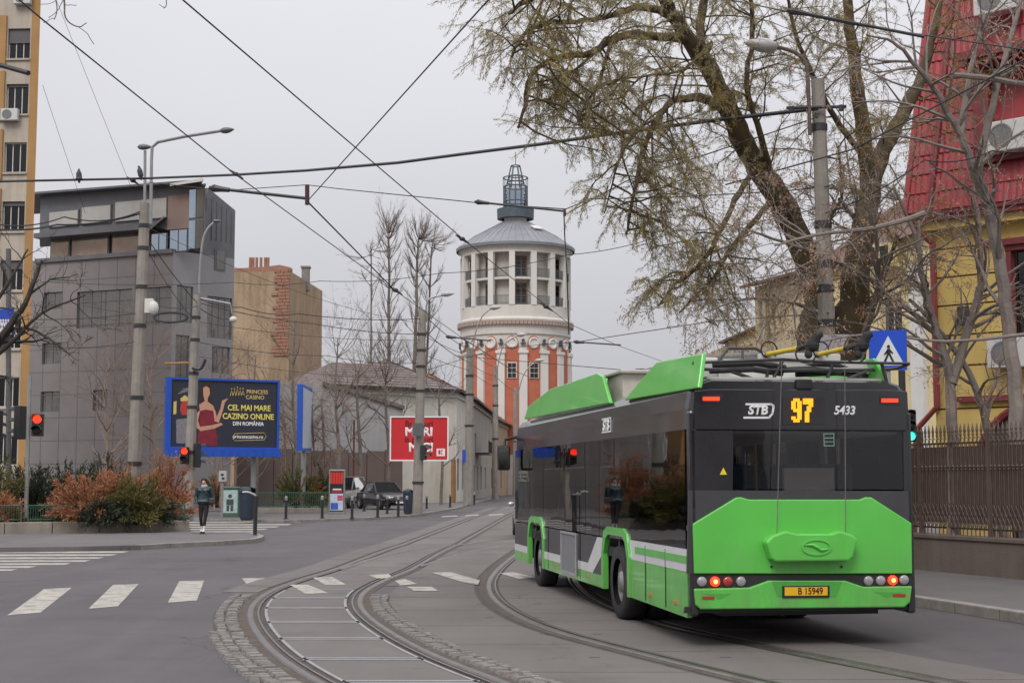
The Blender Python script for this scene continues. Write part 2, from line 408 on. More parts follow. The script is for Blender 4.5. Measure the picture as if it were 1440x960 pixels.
for a, b, y in ((622, 641, 726), (655, 672, 724.5), (688, 706, 723.5)): paint([(a, y), (b, y - 1), (b + 4, y + .4), (a - 2, y + 1.6)], .019)

# pavements with kerbs
def pavement(name, pix, z, kerb_edges, m=M_pave, extra=None):
    pts = [G(px, py, z) for px, py in pix] + (extra or [])
    mb = MB(); mb.prism([Vector((p.x, p.y, -.02)) for p in pts], (0, 0, z + .02)); o = struct(mb.obj(name, m))
    for a, b in kerb_edges:                         # each kerb stone about a metre long
        p, q = pts[a], pts[b]; L_ = (q - p).length; n = max(1, int(L_ / 1.0)); d = (q - p) / n; u = d.normalized()
        c = sum(pts, Vector()) / len(pts); nr = Vector((-u.y, u.x, 0))
        if (c - p).dot(nr) < 0: nr = -nr
        for k in range(n):
            m0 = p + d * k + u * .008; m1 = p + d * (k + 1) - u * .008; mm = MB(); off = -nr * .006
            mm.prism([Vector((v.x, v.y, -.01)) for v in (m0 + off, m1 + off, m1 + nr * .16, m0 + nr * .16)], (0, 0, z + .016))
            mm.obj('kerb_stone', M_kerb, o, bevel=.012)
    return o
pavement('traffic_island', [(-150,771),(90,768.5),(198,766),(240,763.5),(307,760.5),(357,757.5),(367,755.5),(372,752.5),(357,749),(269,749.5),(262,731),(-150,731)], .12, [(2,3),(3,4),(4,5),(5,6),(6,7),(7,8)])
pavement('far_pavement', [(-150,727.5),(269,728.5),(400,731),(517,727.3),(583,723.2),(640,714),(690,699.5),(712,692.5)], .12, [(1,2),(2,3),(3,4),(4,5),(5,6)], extra=[Vector((-6, 230, .12)), Vector((-70, 230, .12))])
kb = [G(1440, 877), G(1284, 852)]; kd = (kb[1] - kb[0]).normalized()
k0 = kb[0] - kd * 12; k1 = kb[0] + kd * 12; k2 = k1 + Vector((.06, 1, 0)) * 30; k3 = k2 + Vector((.03, 1, 0)) * 120
pts = [k0, k1, k2, k3, Vector((40, 190, 0)), Vector((40, k0.y, 0))]
mb = MB(); mb.prism([Vector((p.x, p.y, -.02)) for p in pts], (0, 0, .155)); rp = struct(mb.obj('right_pavement', M_pave))
for p, q in ((k0, k1), (k1, k2)):
    n = int((q - p).length); d = (q - p) / n; u = d.normalized(); nr = Vector((u.y, -u.x, 0))
    for k in range(n):
        a, b = p + d * k + u * .006, p + d * (k + 1) - u * .006; mm = MB()
        mm.prism([Vector((v.x, v.y, -.01)) for v in (a - nr * .006, b - nr * .006, b + nr * .17, a + nr * .17)], (0, 0, .152)); mm.obj('kerb_stone', M_kerb, rp, bevel=.015)
# ------------------------------------------------------------------ trolleybus
BW, BL = 2.52, 11.56
B0 = Vector((1.862, 15.45, 0)); bf = Vector((-.158, .9875, 0)).normalized(); br = Vector((bf.y, -bf.x, 0))
BM = frameM(B0 + br * BW / 2, br); BMI = BM.inverted()
bus = empty('trolleybus', label='green and black trolleybus on route 97 stopping beside the tram tracks', cat='bus')
bus.matrix_world = BM
def RL(px, py, y=0.0):                              # photo pixel -> (x, z) on the bus plane local y
    o = BMI @ Vector((0, 0, CAMZ)); d = BMI.to_3x3() @ ray(px, py); t = (y - o.y) / d.y; p = o + d * t; return p.x, p.z
def SL(px, py, x=-BW / 2):                          # photo pixel -> (y, z) on the left side plane
    o = BMI @ Vector((0, 0, CAMZ)); d = BMI.to_3x3() @ ray(px, py); t = (x - o.x) / d.x; p = o + d * t; return p.y, p.z
def crop(x, y): return 700 + x / 2.1833, 460 + y / 2.1833
M_green = mat('bus_green', (.10, .50, .065), .32, .07, 1.2, 0, 30, coat=.6, col2=(.115, .545, .08), streak=.12)
M_black = mat('bus_black', (.022, .021, .024), .22, .2, 2, 0, 30, coat=.5, streak=.0)
M_dgrey = mat('bus_dark_grey', (.05, .048, .052), .4, .15, 2, 0, 30, coat=.2)
M_white = mat('bus_white', (.62, .62, .62), .4, .06, 2, coat=.3, streak=.12)
M_rub = mat('rubber', (.025, .024, .024), .85, .25, 6, .2, 60)
M_rim = mat('wheel_rim', (.30, .29, .29), .5, .25, 6, 0, 30, .6)
M_dark = mat('dark_plastic', (.02, .02, .02), .6, .2, 5)
M_roofw = mat('roof_white', (.52, .51, .48), .6, .1, 3, streak=.2)
M_tubeg = mat('frame_metal', (.045, .045, .048), .45, .2, 6, 0, 30, .3)
M_glass = glass('bus_glass', (.62, .61, .61), .02, 1.85); M_glassr = glass('bus_rear_glass', (.80, .79, .79), .02, 1.5)
M_seat = mat('seat_fabric', (.05, .09, .14), .9, .2, 9); M_yel = mat('handrail_yellow', (.75, .55, .05), .4, .1, 5)
M_red_on = emat('lamp_red_lit', (1, .035, .012), 2.2); M_redl = mat('lamp_red', (.35, .03, .02), .2, .1, 5, coat=1)
M_lampc = mat('lamp_clear', (.30, .28, .29), .15, .1, 9, coat=1); M_led = emat('led_orange', (1, .33, .01), 1.5)
M_txtw = mat('letter_white', (.72, .72, .72), .5, .03, 2)
M_plate = mat('plate_yellow', (.75, .42, .01), .5, .05, 4); M_ink = mat('ink_black', (.012, .012, .012), .6, .1, 4)
hw = BW / 2
t_ = M_green.node_tree; bs_ = t_.nodes['Principled BSDF']; src_ = bs_.inputs['Base Color'].links[0].from_socket      # road dust on the lower panels
g_ = t_.nodes.new('ShaderNodeNewGeometry'); sp_ = t_.nodes.new('ShaderNodeSeparateXYZ'); t_.links.new(g_.outputs['Position'], sp_.inputs[0])
m1_ = t_.nodes.new('ShaderNodeMapRange'); m1_.inputs['From Min'].default_value = .3; m1_.inputs['From Max'].default_value = 1.15; m1_.inputs['To Min'].default_value = .75; m1_.inputs['To Max'].default_value = .04; t_.links.new(sp_.outputs['Z'], m1_.inputs['Value'])
n1_ = t_.nodes.new('ShaderNodeTexNoise'); n1_.inputs['Scale'].default_value = 3.5; n1_.inputs['Detail'].default_value = 8; n1_.inputs['Roughness'].default_value = .75; mp_ = t_.nodes.new('ShaderNodeMapping'); mp_.inputs['Scale'].default_value = (1, 1, .35); t_.links.new(g_.outputs['Position'], mp_.inputs['Vector']); t_.links.new(mp_.outputs[0], n1_.inputs['Vector'])
r1_ = t_.nodes.new('ShaderNodeMapRange'); r1_.inputs['From Min'].default_value = .38; r1_.inputs['From Max'].default_value = .72; t_.links.new(n1_.outputs[0], r1_.inputs['Value'])
k1_ = t_.nodes.new('ShaderNodeMath'); k1_.operation = 'MULTIPLY'; t_.links.new(m1_.outputs[0], k1_.inputs[0]); t_.links.new(r1_.outputs[0], k1_.inputs[1])
x1_ = t_.nodes.new('ShaderNodeMix'); x1_.data_type = 'RGBA'; x1_.inputs['B'].default_value = (.15, .145, .10, 1); t_.links.new(k1_.outputs[0], x1_.inputs['Factor']); t_.links.new(src_, x1_.inputs['A']); t_.links.new(x1_.outputs['Result'], bs_.inputs['Base Color'])
# structure: floor, roof, pillars
mb = MB(); mb.box(-hw + .38, hw - .38, .15, BL - .2, .33, .80); mb.box(-hw + .03, hw - .03, .06, 2.4, .80, 1.02); mb.box(-hw + .03, hw - .03, 2.4, BL - .06, .78, .9)
mb.obj('chassis', M_dark, bus)
ZR, ZW0, ZW1 = 2.84, 1.02, 2.34
mb = MB()
prof = [(-hw, 2.30), (-hw + .005, 2.52), (-hw + .04, 2.70), (-hw + .11, 2.80), (-hw + .24, ZR), (hw - .24, ZR), (hw - .11, 2.80), (hw - .04, 2.70), (hw - .005, 2.52), (hw, 2.30)]
ys = [(0.03, .955), (.06, .985), (.14, 1.0), (BL - .3, 1.0), (BL - .1, .985), (BL, .95)]
rows = [[(x * s, y, 2.30 + (z - 2.30) * (s if s < 1 else 1)) for x, z in prof] for y, s in ys]
for a, b in zip(rows, rows[1:]):
    for k in range(len(prof) - 1): mb.quad(a[k], a[k + 1], b[k + 1], b[k])
mb.quad(*rows[0]); mb.quad(*rows[-1][::-1]); 
roof = mb.obj('roof', M_black, bus, smooth=False)
mb = MB(); mb.box(-hw + .26, hw - .26, .16, BL - .3, ZR + .004, ZR + .03); mb.obj('roof_skin', M_roofw, roof)
mb = MB()
for x in (-hw + .035, hw - .095):
    for y in (.05, 1.75, 3.3, 4.9, 6.3, 7.8, 9.4, 10.4, BL - .12): mb.box(x, x + .06, y, y + .09, .9, 2.35)
mb.box(-hw + .03, -hw + .5, .05, .12, .9, 2.4); mb.box(hw - .12, hw - .03, .05, .12, .9, 2.4)
mb.obj('pillar_frame', M_dark, bus)
# left side glazing; panes are bonded edge to edge
def spane(name, y0, y1, z0, z1, m, x=-hw, th=.012, par=bus):
    mb = MB(); mb.box(x, x + th, y0, y1, z0, z1); return mb.obj(name, m, par)
wy = [.13, 3.42, 4.35, 5.25, 6.75, 8.55, 9.85, BL - .12]
for a, b in zip(wy, wy[1:]): spane('side_window', a + .008, b - .008, ZW0, 2.30, M_glass)
for y0, y1 in ((3.5, 4.3), (5.3, 6.7), (6.85, 8.5)):                     # tilting top vents
    mb = MB(); mb.box(-hw - .003, -hw + .003, y0, y1, 1.93, 1.95); mb.box(-hw - .003, -hw + .003, y0, y0 + .02, 1.95, 2.28); mb.box(-hw - .003, -hw + .003, y1 - .02, y1, 1.95, 2.28); mb.obj('vent_frame', M_black, bus)
for a, b in ((.13, 2.2), (2.2, 4.2), (4.2, 6.2), (6.2, 8.2), (8.2, 10), (10, BL - .12)): spane('side_window', a + .01, b - .01, ZW0, 2.30, glass('bus_glass_light', (.82, .82, .82), .02, 1.5), hw - .012)
mb = MB(); mb.box(-hw + .1, hw - .1, BL - .03, BL - .015, 1.0, 2.3); mb.obj('windscreen', glass('clear_glass', (.8, .82, .82)), bus)
mb = MB(); mb.box(-hw + .05, hw - .05, BL - .08, BL, .35, 1.0); mb.obj('front_panel', M_green, bus, bevel=.03)
# interior
for k, (y, x) in enumerate([(y, x) for y in (1.2, 2.1, 3.0, 5.2, 6.1, 8.6) for x in (-.85, -.42, .42, .85)]):
    mb = MB(); mb.box(x - .2, x + .2, y, y + .42, 1.25, 1.33); mb.box(x - .2, x + .2, y - .02, y + .06, 1.33, 1.95); mb.obj('seat', M_seat, bus, bevel=.03)
for y in (2.8, 4.6, 6.6, 8.2, 9.6):
    for x in (-.42, .42): mb = MB(); mb.tube([(x, y, .9), (x, y, 2.32)], .018, 8); mb.obj('handrail', M_yel, bus)
M_int = mat('interior_white', (.62, .61, .58), .5, .05, 3)
mb = MB(); mb.box(-hw + .1, hw - .1, .2, BL - .3, 2.26, 2.29); mb.obj('ceiling_panel', M_int, bus)
mb = MB(); mb.box(-hw + .1, -.3, 9.75, 9.8, .95, 2.25); mb.obj('cab_partition', M_int, bus)
for y in (2.25, 4.15, 6.15, 8.15): mb = MB(); mb.box(hw - .14, hw - .1, y, y + .16, .95, 2.26); mb.obj('door_frame', M_int, bus)
mb = MB(); mb.box(.15, .75, 1.0, 1.06, 1.45, 1.9); mb.obj('notice_board', M_int, bus)
# lower side panels (left side traced, right side plain)
def spoly(name, pts, m, x=-hw, th=.05, out=.0, par=bus, bevel=0):
    mb = MB(); mb.prism([Vector((x - out, y, z)) for y, z in pts], (th, 0, 0)); return mb.obj(name, m, par, bevel=bevel)
RWY, FWY, WR = 3.36, 9.20, .475
zs = .34
AR, AF = .66, .64                                    # half widths of the arches
def zline(y, a, b): return a
rear_skirt = spoly('skirt_panel', [(.10, zs - .02), (RWY - AR - .1, zs), (RWY - AR - .1, 1.0), (.10, 1.0)], M_green)
spoly('white_band', [(.10, .80), (RWY - AR - .16, .80), (RWY - AR - .06, 1.035), (.10, 1.035)], M_white, out=.004, th=.01, par=rear_skirt)
spoly('green_stripe', [(.10, .885), (RWY - AR - .35, .885), (RWY - AR - .35, .965), (.10, .965)], M_green, out=.008, th=.01, par=rear_skirt)
y0, y1 = RWY + AR + .1, FWY - AF - .1
mid = spoly('skirt_panel', [(y0, zs), (y1, zs), (y1, 1.0), (y0, 1.0)], M_dgrey)
spoly('lower_stripe', [(y0, zs - .002), (y1, zs - .002), (y1, .50), (y0, .50)], M_green, out=.004, th=.01, par=mid)
spoly('white_band', [(y0 + .0, 1.0), (y0 + .34, 1.0), (y0 + .95, .62), (y1, .62), (y1, .503), (y0 + .65, .503), (y0, .80)], M_white, out=.006, th=.01, par=mid)
mb = MB(); mb.box(-hw - .03, -hw + .01, y0 + 1.65, y0 + 2.75, .40, .99); gp = mb.obj('grille_panel', mat('grille_grey', (.20, .20, .205), .7, .12, 30, .6, 120), bus, bevel=.01)
mb = MB()
for a, b, c, d in ((1.62, 2.78, .385, .42), (1.62, 2.78, .97, 1.005), (1.62, 1.67, .42, .97), (2.73, 2.78, .42, .97)): mb.box(-hw - .042, -hw - .03, y0 + a, y0 + b, c, d)
mb.obj('grille_frame', mat('alu', (.42, .42, .43), .45, .1, 5, metal=.5), gp)
fr = spoly('skirt_panel', [(FWY + AF + .1, zs), (BL - .12, zs), (BL - .12, 1.0), (FWY + AF + .1, 1.0)], M_dgrey)
spoly('lower_stripe', [(FWY + AF + .1, zs - .002), (BL - .12, zs - .002), (BL - .12, .50), (FWY + AF + .1, .50)], M_green, out=.004, th=.01, par=fr)
spoly('white_band', [(FWY + AF + .1, .503), (BL - .12, .503), (BL - .12, .62), (FWY + AF + .1, .62)], M_white, out=.004, th=.01, par=fr)
def arch(yc, a):                                     # green flared arch trim round a wheel opening
    o_ = [(yc - a - .12, zs), (yc - a - .12, .82), (yc - a + .02, 1.10), (yc - a + .22, 1.16), (yc + a - .22, 1.16), (yc + a - .02, 1.10), (yc + a + .12, .82), (yc + a + .12, zs)]
    i_ = [(yc - a, zs), (yc - a, .80), (yc - a + .12, 1.0), (yc - a + .27, 1.06), (yc + a - .27, 1.06), (yc + a - .12, 1.0), (yc + a, .80), (yc + a, zs)]
    for side, m in ((-hw - .025, M_green), (hw - .045, M_green)):
        mb = MB()
        for k in range(7):
            q = [o_[k], o_[k + 1], i_[k + 1], i_[k]]; mb.prism([Vector((side, y, z)) for y, z in q], (.07, 0, 0))
        mb.obj('wheel_arch', m, bus)
    mb = MB(); mb.box(-hw + .36, hw - .36, yc - a, yc + a, .5, 1.1); mb.obj('wheel_housing', M_dark, bus)
arch(RWY, AR); arch(FWY, AF)
spoly('skirt_panel', [(.10, zs), (RWY - AR - .1, zs), (RWY - AR - .1, 1.0), (.10, 1.0)], M_green, x=hw - .05)
spoly('skirt_panel', [(y0, zs), (y1, zs), (y1, 1.0), (y0, 1.0)], M_green, x=hw - .05)
spoly('skirt_panel', [(FWY + AF + .1, zs), (BL - .12, zs), (BL - .12, 1.0), (FWY + AF + .1, 1.0)], M_green, x=hw - .05)
for y in (.95, 1.85, 5.6, 8.1): mb = MB(); mb.box(-hw - .0095, -hw - .001, y, y + .007, .36, 1.0); mb.obj('panel_seam', M_dark, bus)
for y in (.5, 1.6, 5.0, 7.4, 10.6):                  # orange side markers
    mb = MB(); mb.box(-hw - .014, -hw, y, y + .09, .43, .465); mb.obj('side_marker', mat('amber', (.7, .16, .01), .3, .1, 5, coat=.8), bus)
# wheels
def wheel(x, y, s, w=.28):
    mb = MB(); mb.lathe([(.30, -w/2), (WR - .03, -w/2), (WR, -w/2 + .05), (WR, w/2 - .05), (WR - .03, w/2), (.30, w/2)], n=32)
    mb.xf(Matrix.Translation((x, y, WR)) @ Matrix.Rotation(rad(90), 4, 'Y')); t = mb.obj('wheel', M_rub, bus, smooth=True)
    mb = MB(); mb.lathe([(.305, -.10), (.285, .02), (.27, .03), (.22, -.06), (.15, -.05), (.13, .06), (.001, .07)], n=32)
    for k in range(10):
        a = k * math.pi / 5; mb.lathe([(.016, -.05), (.016, .0), (.001, .0)], c=(.185 * math.cos(a), .185 * math.sin(a), 0), n=6)
    mb.xf(Matrix.Translation((x + s * .06, y, WR)) @ Matrix.Rotation(rad(90) * s, 4, 'Y')); mb.obj('rim', M_rim, t, smooth=True)
for s in (-1, 1):
    wheel(s * (hw - .17), FWY, s); wheel(s * (hw - .17), RWY, s, .30); wheel(s * (hw - .50), RWY, s, .28)
# mirror
mb = MB(); mb.box(-hw - .33, -hw - .10, BL - .22, BL - .10, 1.94, 2.40); mi = mb.obj('mirror', M_dark, bus, bevel=.04)
mb = MB(); mb.tube([(-hw - .2, BL - .15, 2.38), (-hw - .18, BL - .1, 2.5), (-hw + .1, BL - .08, 2.56)], .03, 8); mb.obj('mirror_arm', M_dark, mi)
mb = MB(); mb.box(-hw - .31, -hw - .13, BL - .225, BL - .22, 1.98, 2.36); mb.obj('mirror_glass', mat('mirror_glass', (.5, .5, .5), .05, .02, 1, metal=1), mi)
# roof fairings
def fairing(side):
    for pts in ([crop(72, 282), crop(74, 243), crop(130, 190), crop(270, 140), crop(290, 150), crop(335, 232)], [crop(380, 224), crop(412, 170), crop(455, 106), crop(595, 79), crop(605, 186)]):
        yz = [SL(*p) for p in pts]; mb = MB()
        zb = 2.66
        n = len(yz); inn, ln_ = (.03, .25) if side < 0 else (.16, .45); ly = [Vector((side * (hw - inn - max(0, z - 2.75) * ln_), y + (.0 if side < 0 else .35), max(z, zb))) for y, z in yz]
        mb.prism(ly, (-side * .05, 0, 0)); f = mb.obj('roof_fairing', M_green, bus, bevel=.012)
fairing(-1); fairing(1)
# ---- rear end
def rpoly(name, pix, m, y0=-.0, th=.03, par=bus, bevel=0, local=None):
    q = local or [RL(px, py) for px, py in pix]
    mb = MB(); mb.prism([Vector((x, y0, z)) for x, z in q], (0, -th, 0)); return mb.obj(name, m, par, bevel=bevel)
mb = MB(); mb.box(-hw + .01, -hw + .10, -.005, .12, .34, 2.5); mb.box(hw - .10, hw - .01, -.005, .12, .34, 2.5); mb.obj('corner_post', M_black, bus, bevel=.03)
rpoly('rear_header', [(976,549),(1000,546.5),(1256,547.5),(1276,550),(1279,606),(972,604)], M_black, .03, .035, bevel=.012)
rpoly('rear_window', [(1032,605),(1270,606),(1271,688),(1031,687)], M_glassr, .012, .012)
rpoly('rear_side_panel', [(971,605),(1031,605),(1030,689),(969,689)], M_black, .02, .025)
rpoly('window_surround', [(1270,606),(1279,606),(1281,690),(1271,690)], M_black, .02, .024)
rpoly('rear_waist', [(969,689),(1281,690),(1283,806),(966,806)], M_dgrey, .03, .035)
hatch = rpoly('engine_hatch', [(973,736),(1034,699),(1041,698.5),(1052,702),(1207,702),(1216,698.5),(1224,699),(1280,735),(1281,806),(975,806)], M_green, -.005, .035, bevel=.012)
rpoly('lamp_bar', [(973,807),(1282,807),(1281,824),(976,827)], M_dark, .01, .025)
bump = rpoly('bumper', [(975,827),(1053,825),(1079,815.5),(1187,815.5),(1212,824),(1281,823),(1278,846),(1270,853),(984,856),(977,850)], M_green, .01, .05, bevel=.015)
rpoly('bumper_valance', [(964,853),(1283,850),(1283,856),(963,862)], M_dark, .05, .03)
rpoly('plate_recess_shade', [(1084,817),(1182,817),(1174,838),(1092,838)], mat('bus_green_shaded', (.07, .34, .05), .5, .1, 3), -.0405, .003, par=bump)  # flat plate; the shade of the plate recess is put into a darker green
pl = rpoly('number_plate', [(1098,823),(1164,822.5),(1164,839),(1098,839.5)], M_ink, -.044, .008, par=bump)
rpoly('plate_face', [(1101,824.5),(1161,824),(1161,836),(1101,836.5)], M_plate, -.053, .003, par=pl)
RXF = Matrix(((1, 0, 0, 0), (0, 0, -1, 0), (0, 1, 0, 0), (0, 0, 0, 1)))   # text plane facing backwards
def rtext(name, body, px, py, hpx, m, par, y, **k):
    x, z = RL(px, py); s = hpx / 131 * 1.42
    return text_mesh(name, body, s, m, par, Matrix.Translation((x, y, z)) @ RXF, **k)
rtext('plate_number', 'B 15949', 1137, 830.3, 9.2, M_ink, pl, -.0575, bold=.0015, sx=.84)
rtext('fleet_number', '5433', 1187, 577.5, 12, M_txtw, bus, -.008, bold=.005, shear=.2, sx=.92)
# operator mark: letters with a swept bracket
lg = rtext('operator_letters', 'STB', 1065, 577.3, 12, M_txtw, bus, -.008, bold=.007, shear=.2, sx=1.02)
mb = MB()
def rp3(px, py, y=-.008): x, z = RL(px, py); return Vector((x, y, z))
for seg in ([(1049,568.2),(1084,568.2)], [(1046,587),(1081,587)], [(1084,568.2),(1087.5,570.5)], [(1087.5,570.5),(1086,581)], [(1086,581),(1081,587)]):
    a, b = rp3(*seg[0]), rp3(*seg[1]); d = (b - a).normalized(); n = Vector((-d.z, 0, d.x)) * .011; mb.prism([a - n - d*.008, b - n + d*.008, b + n + d*.008, a + n - d*.008], (0, -.003, 0))
mb.obj('operator_bracket', M_txtw, bus)
yc, zc = SL(*crop(333, 273)); SXF = Matrix(((0, 0, -1, 0), (-1, 0, 0, 0), (0, 1, 0, 0), (0, 0, 0, 1)))
text_mesh('operator_letters', 'STB', .2, M_txtw, bus, Matrix.Translation((-hw - .006, yc, 2.47)) @ SXF, bold=.008, sx=1.1, shear=.2)
mb = MB()
for z in (2.385, 2.56): mb.box(-hw - .008, -hw - .003, yc - .28, yc + .24, z, z + .02)
mb.box(-hw - .008, -hw - .003, yc - .30, yc - .28, 2.385, 2.58); mb.obj('operator_bracket', M_txtw, bus)
# destination display, LED dots
disp = rpoly('route_display', [(1100,559),(1159,559),(1159,596),(1100,596)], mat('display_dark', (.035, .03, .03), .3, .1, 4), -.004, .008)
G9 = ["01110","11011","11011","11011","01111","00011","00011","11011","01110"]; G7 = ["11111","11111","00011","00110","00110","01100","01100","01100","01100"]
mb = MB()
for gi, gl in enumerate((G9, G7)):
    for r_, row in enumerate(gl):
        for c_, ch in enumerate(row):
            if ch == '1':
                for sx in (0, 1):
                    for sy in (0, 1):
                        x, z = RL(1113.2 + gi * 16.2 + (c_ + sx * .5) * 2.75, 561.5 + (r_ + sy * .5) * 3.6); mb.box(x - .0075, x + .0075, -.016, -.012, z - .0105, z + .0105)
mb.obj('route_digits', M_led, disp)
for px, py, s in ((1000, 560.5, 1), (1251, 563, -1)):
    rpoly('marker_housing', [(px-15,py-6),(px+14+4*s,py-6),(px+13-2*s,py+6),(px-14,py+5)], M_dark, -.004, .008)
    rpoly('marker_lamp', [(px-12,py-2.6),(px+11,py-2.6),(px+11,py+2.6),(px-12,py+2.6)], M_red_on, -.012, .006)
for px, py, kind in ((986,817,0),(1004.5,817,1),(1022.5,816.8,2),(1041,816.8,0),(1220,816,0),(1237,815.6,2),(1254,815,1),(1270,814.6,0)):
    x, z = RL(px, py); mb = MB(); mb.lathe([(.052, 0), (.052, .02), (.045, .028), (.03, .034), (.001, .036)], n=20); mb.xf(Matrix.Translation((x, -.014, z)) @ Matrix.Rotation(rad(90), 4, 'X'))
    if kind == 1: ib = MB(); ib.lathe([(.024, 0), (.02, .006), (.001, .008)], n=14); ib.xf(Matrix.Translation((x, -.05, z)) @ Matrix.Rotation(rad(90), 4, 'X')); ib.obj('lamp_bulb', emat('bulb_amber', (1, .42, .10), 3.0), bus)
    mb.obj('tail_lamp', (M_lampc, M_red_on, M_redl if px < 1100 else M_lampc)[kind], bus, smooth=True)
for a, b, y in ((986, 1003, 839.5), (1253, 1271, 836)): rpoly('reflector', [(a,y-2),(b,y-2),(b,y+2),(a,y+2)], M_redl, -.041, .006, par=bump)
for a, b, c, y in ((986, 1028, 1003, 835), (1270, 1228, 1253, 833)): rpoly('bumper_crease_shade', [(a,y-1),(b,y-1.5),(c+ (6 if b > a else -6),y+7),(c,y+2)], MATS['bus_green_shaded'], -.0405, .002, par=bump)  # flat strips of darker green paint in the shade of the bumper creases
rpoly('hazard_sticker', [(1012,667),(1022,667),(1017,657)], mat('sticker_yellow', (.8, .6, .02), .5, .03, 3), -.006, .003)
x0 = RL(1159, 0)[0]
mb = MB()
for a, b, c, d in ((1158,1173,609,610),(1158,1173,626,627),(1158,1159,610,626),(1172,1173,610,626),(1159,1172,615,616),(1159,1172,620.5,621.3)):
    p, q = RL(a, c), RL(b, d); mb.box(p[0], q[0], -.006, -.001, q[1], p[1])
mb.obj('window_sticker', mat('sticker_green', (.25, .42, .35), .5, .03, 3), bus)
# rope retriever box
rb = rpoly('retriever_box', [(1069,761),(1078,752),(1094,746),(1098,745.5),(1112,749),(1160,749),(1170,745.5),(1176,746),(1190,751),(1197,757),(1190,782),(1184,787),(1083,788),(1077,784)], M_green, -.04, .15, bevel=.02)
x, z = RL(1139, 768)
mb = MB(); n = 40
for k in range(n):
    a, b = 2 * math.pi * k / n, 2 * math.pi * (k + 1) / n
    mb.prism([Vector((x + .165 * math.cos(a), -.19, z + .085 * math.sin(a))), Vector((x + .165 * math.cos(b), -.19, z + .085 * math.sin(b))), Vector((x + .145 * math.cos(b), -.19, z + .07 * math.sin(b))), Vector((x + .145 * math.cos(a), -.19, z + .07 * math.sin(a)))], (0, -.012, 0))
mb.tube([(x - .13, -.196, z + .025), (x - .05, -.2, z + .028), (x + .01, -.2, z), (x + .05, -.2, z - .028), (x + .13, -.196, z - .02)], [.006, .016, .018, .016, .006], 8)
mb.obj('maker_emblem', M_green, rb)
for px in (1083, 1181):
    x, z = RL(px, 796); mb = MB(); mb.lathe([(.014, 0), (.014, .012), (.001, .014)], n=10); mb.xf(Matrix.Translation((x, -.038, z)) @ Matrix.Rotation(rad(90), 4, 'X')); mb.obj('bolt', M_tubeg, hatch)
# ---- roof gear
mb = MB(); mb.box(-.8, .8, 6.0, 7.6, ZR + .03, ZR + .42); ac = mb.obj('air_conditioner', M_roofw, bus, bevel=.05)
mb = MB(); mb.box(-.95, -.35, 4.25, 5.2, ZR + .03, ZR + .36); mb.box(-1.0, -.2, 4.15, 5.3, ZR + .36, ZR + .41); mb.obj('resistor_box', mat('box_beige', (.42, .39, .34), .7, .15, 4), bus, bevel=.02)
mb = MB(); mb.box(-1.12, -.75, .5, 1.6, ZR + .03, ZR + .27); mb.box(-.3, 1.0, 2.2, 3.6, ZR + .03, ZR + .35); mb.obj('roof_box', M_roofw, bus, bevel=.03)
mb = MB()
for k, (x, z) in enumerate(((-.55, .10), (-.5, .17), (.15, .12), (.35, .18), (.5, .09))): mb.tube([(x - .38, .28 + .05 * k, ZR + z), (x + .1, .24 + .05 * k, ZR + z + .02), (x + .45, .3 + .04 * k, ZR + z - .02)], .032, 8)
mb.obj('cable_bundle', M_rub, bus)
gant = empty('pole_rack'); gant.parent = bus
def rt(name, pts, r, y=.25, m=M_tubeg, par=gant): # tubes given as rear pixels plus depth
    mb = MB(); mb.tube([Vector((*RL(p[0], p[1], p[2] if len(p) > 2 else y)[:1], p[2] if len(p) > 2 else y, RL(p[0], p[1], p[2] if len(p) > 2 else y)[1])) for p in pts], r, 8); return mb.obj(name, m, par)
rt('rack_tube', [(974,510,.1),(990,519,.1),(1012,520,.25),(1230,520,.25),(1262,518,.1),(1279,511,.05)], .018)
rt('rack_tube', [(974,510,.1),(1100,505,.1),(1170,509,.05),(1279,511,.05)], .016)
rt('rack_tube', [(1008,510,.3),(1024,490,.5),(1063,490,.5),(1077,499,.5)], .018); rt('rack_tube', [(1044,490,.5),(1044,512,.4)], .014)
for a in ([(1100,508),(1086,535),(1084,546)], [(1172,510),(1160,540)], [(1028,522),(1080,540),(1100,546)], [(1218,522),(1180,538),(1150,546)], [(1080,520),(1076,546)], [(1205,525),(1222,545)], [(1240,512,.1),(1250,547,.1)]): rt('rack_strut', a, .02)
q0, q1 = RL(1012, 521, .45), RL(1232, 512, .45)
mb = MB(); mb.box(q0[0], q1[0], .38, .55, q0[1], q1[1] + .03); mb.box(q0[0] + .45, q1[0] - .45, .36, .5, q1[1] + .02, q1[1] + .10); mb.obj('rack_beam', M_roofw, gant, bevel=.01)
mb = MB(); x, z = RL(1131, 541); mb.box(x - .09, x + .09, -.02, .12, z - .05, z + .06); mb.obj('rear_camera', M_dark, bus, bevel=.015)
M_poley = mat('pole_yellow', (.55, .40, .03), .5, .2, 8); M_pole = mat('pole_grey', (.20, .19, .18), .5, .2, 8, metal=.3)
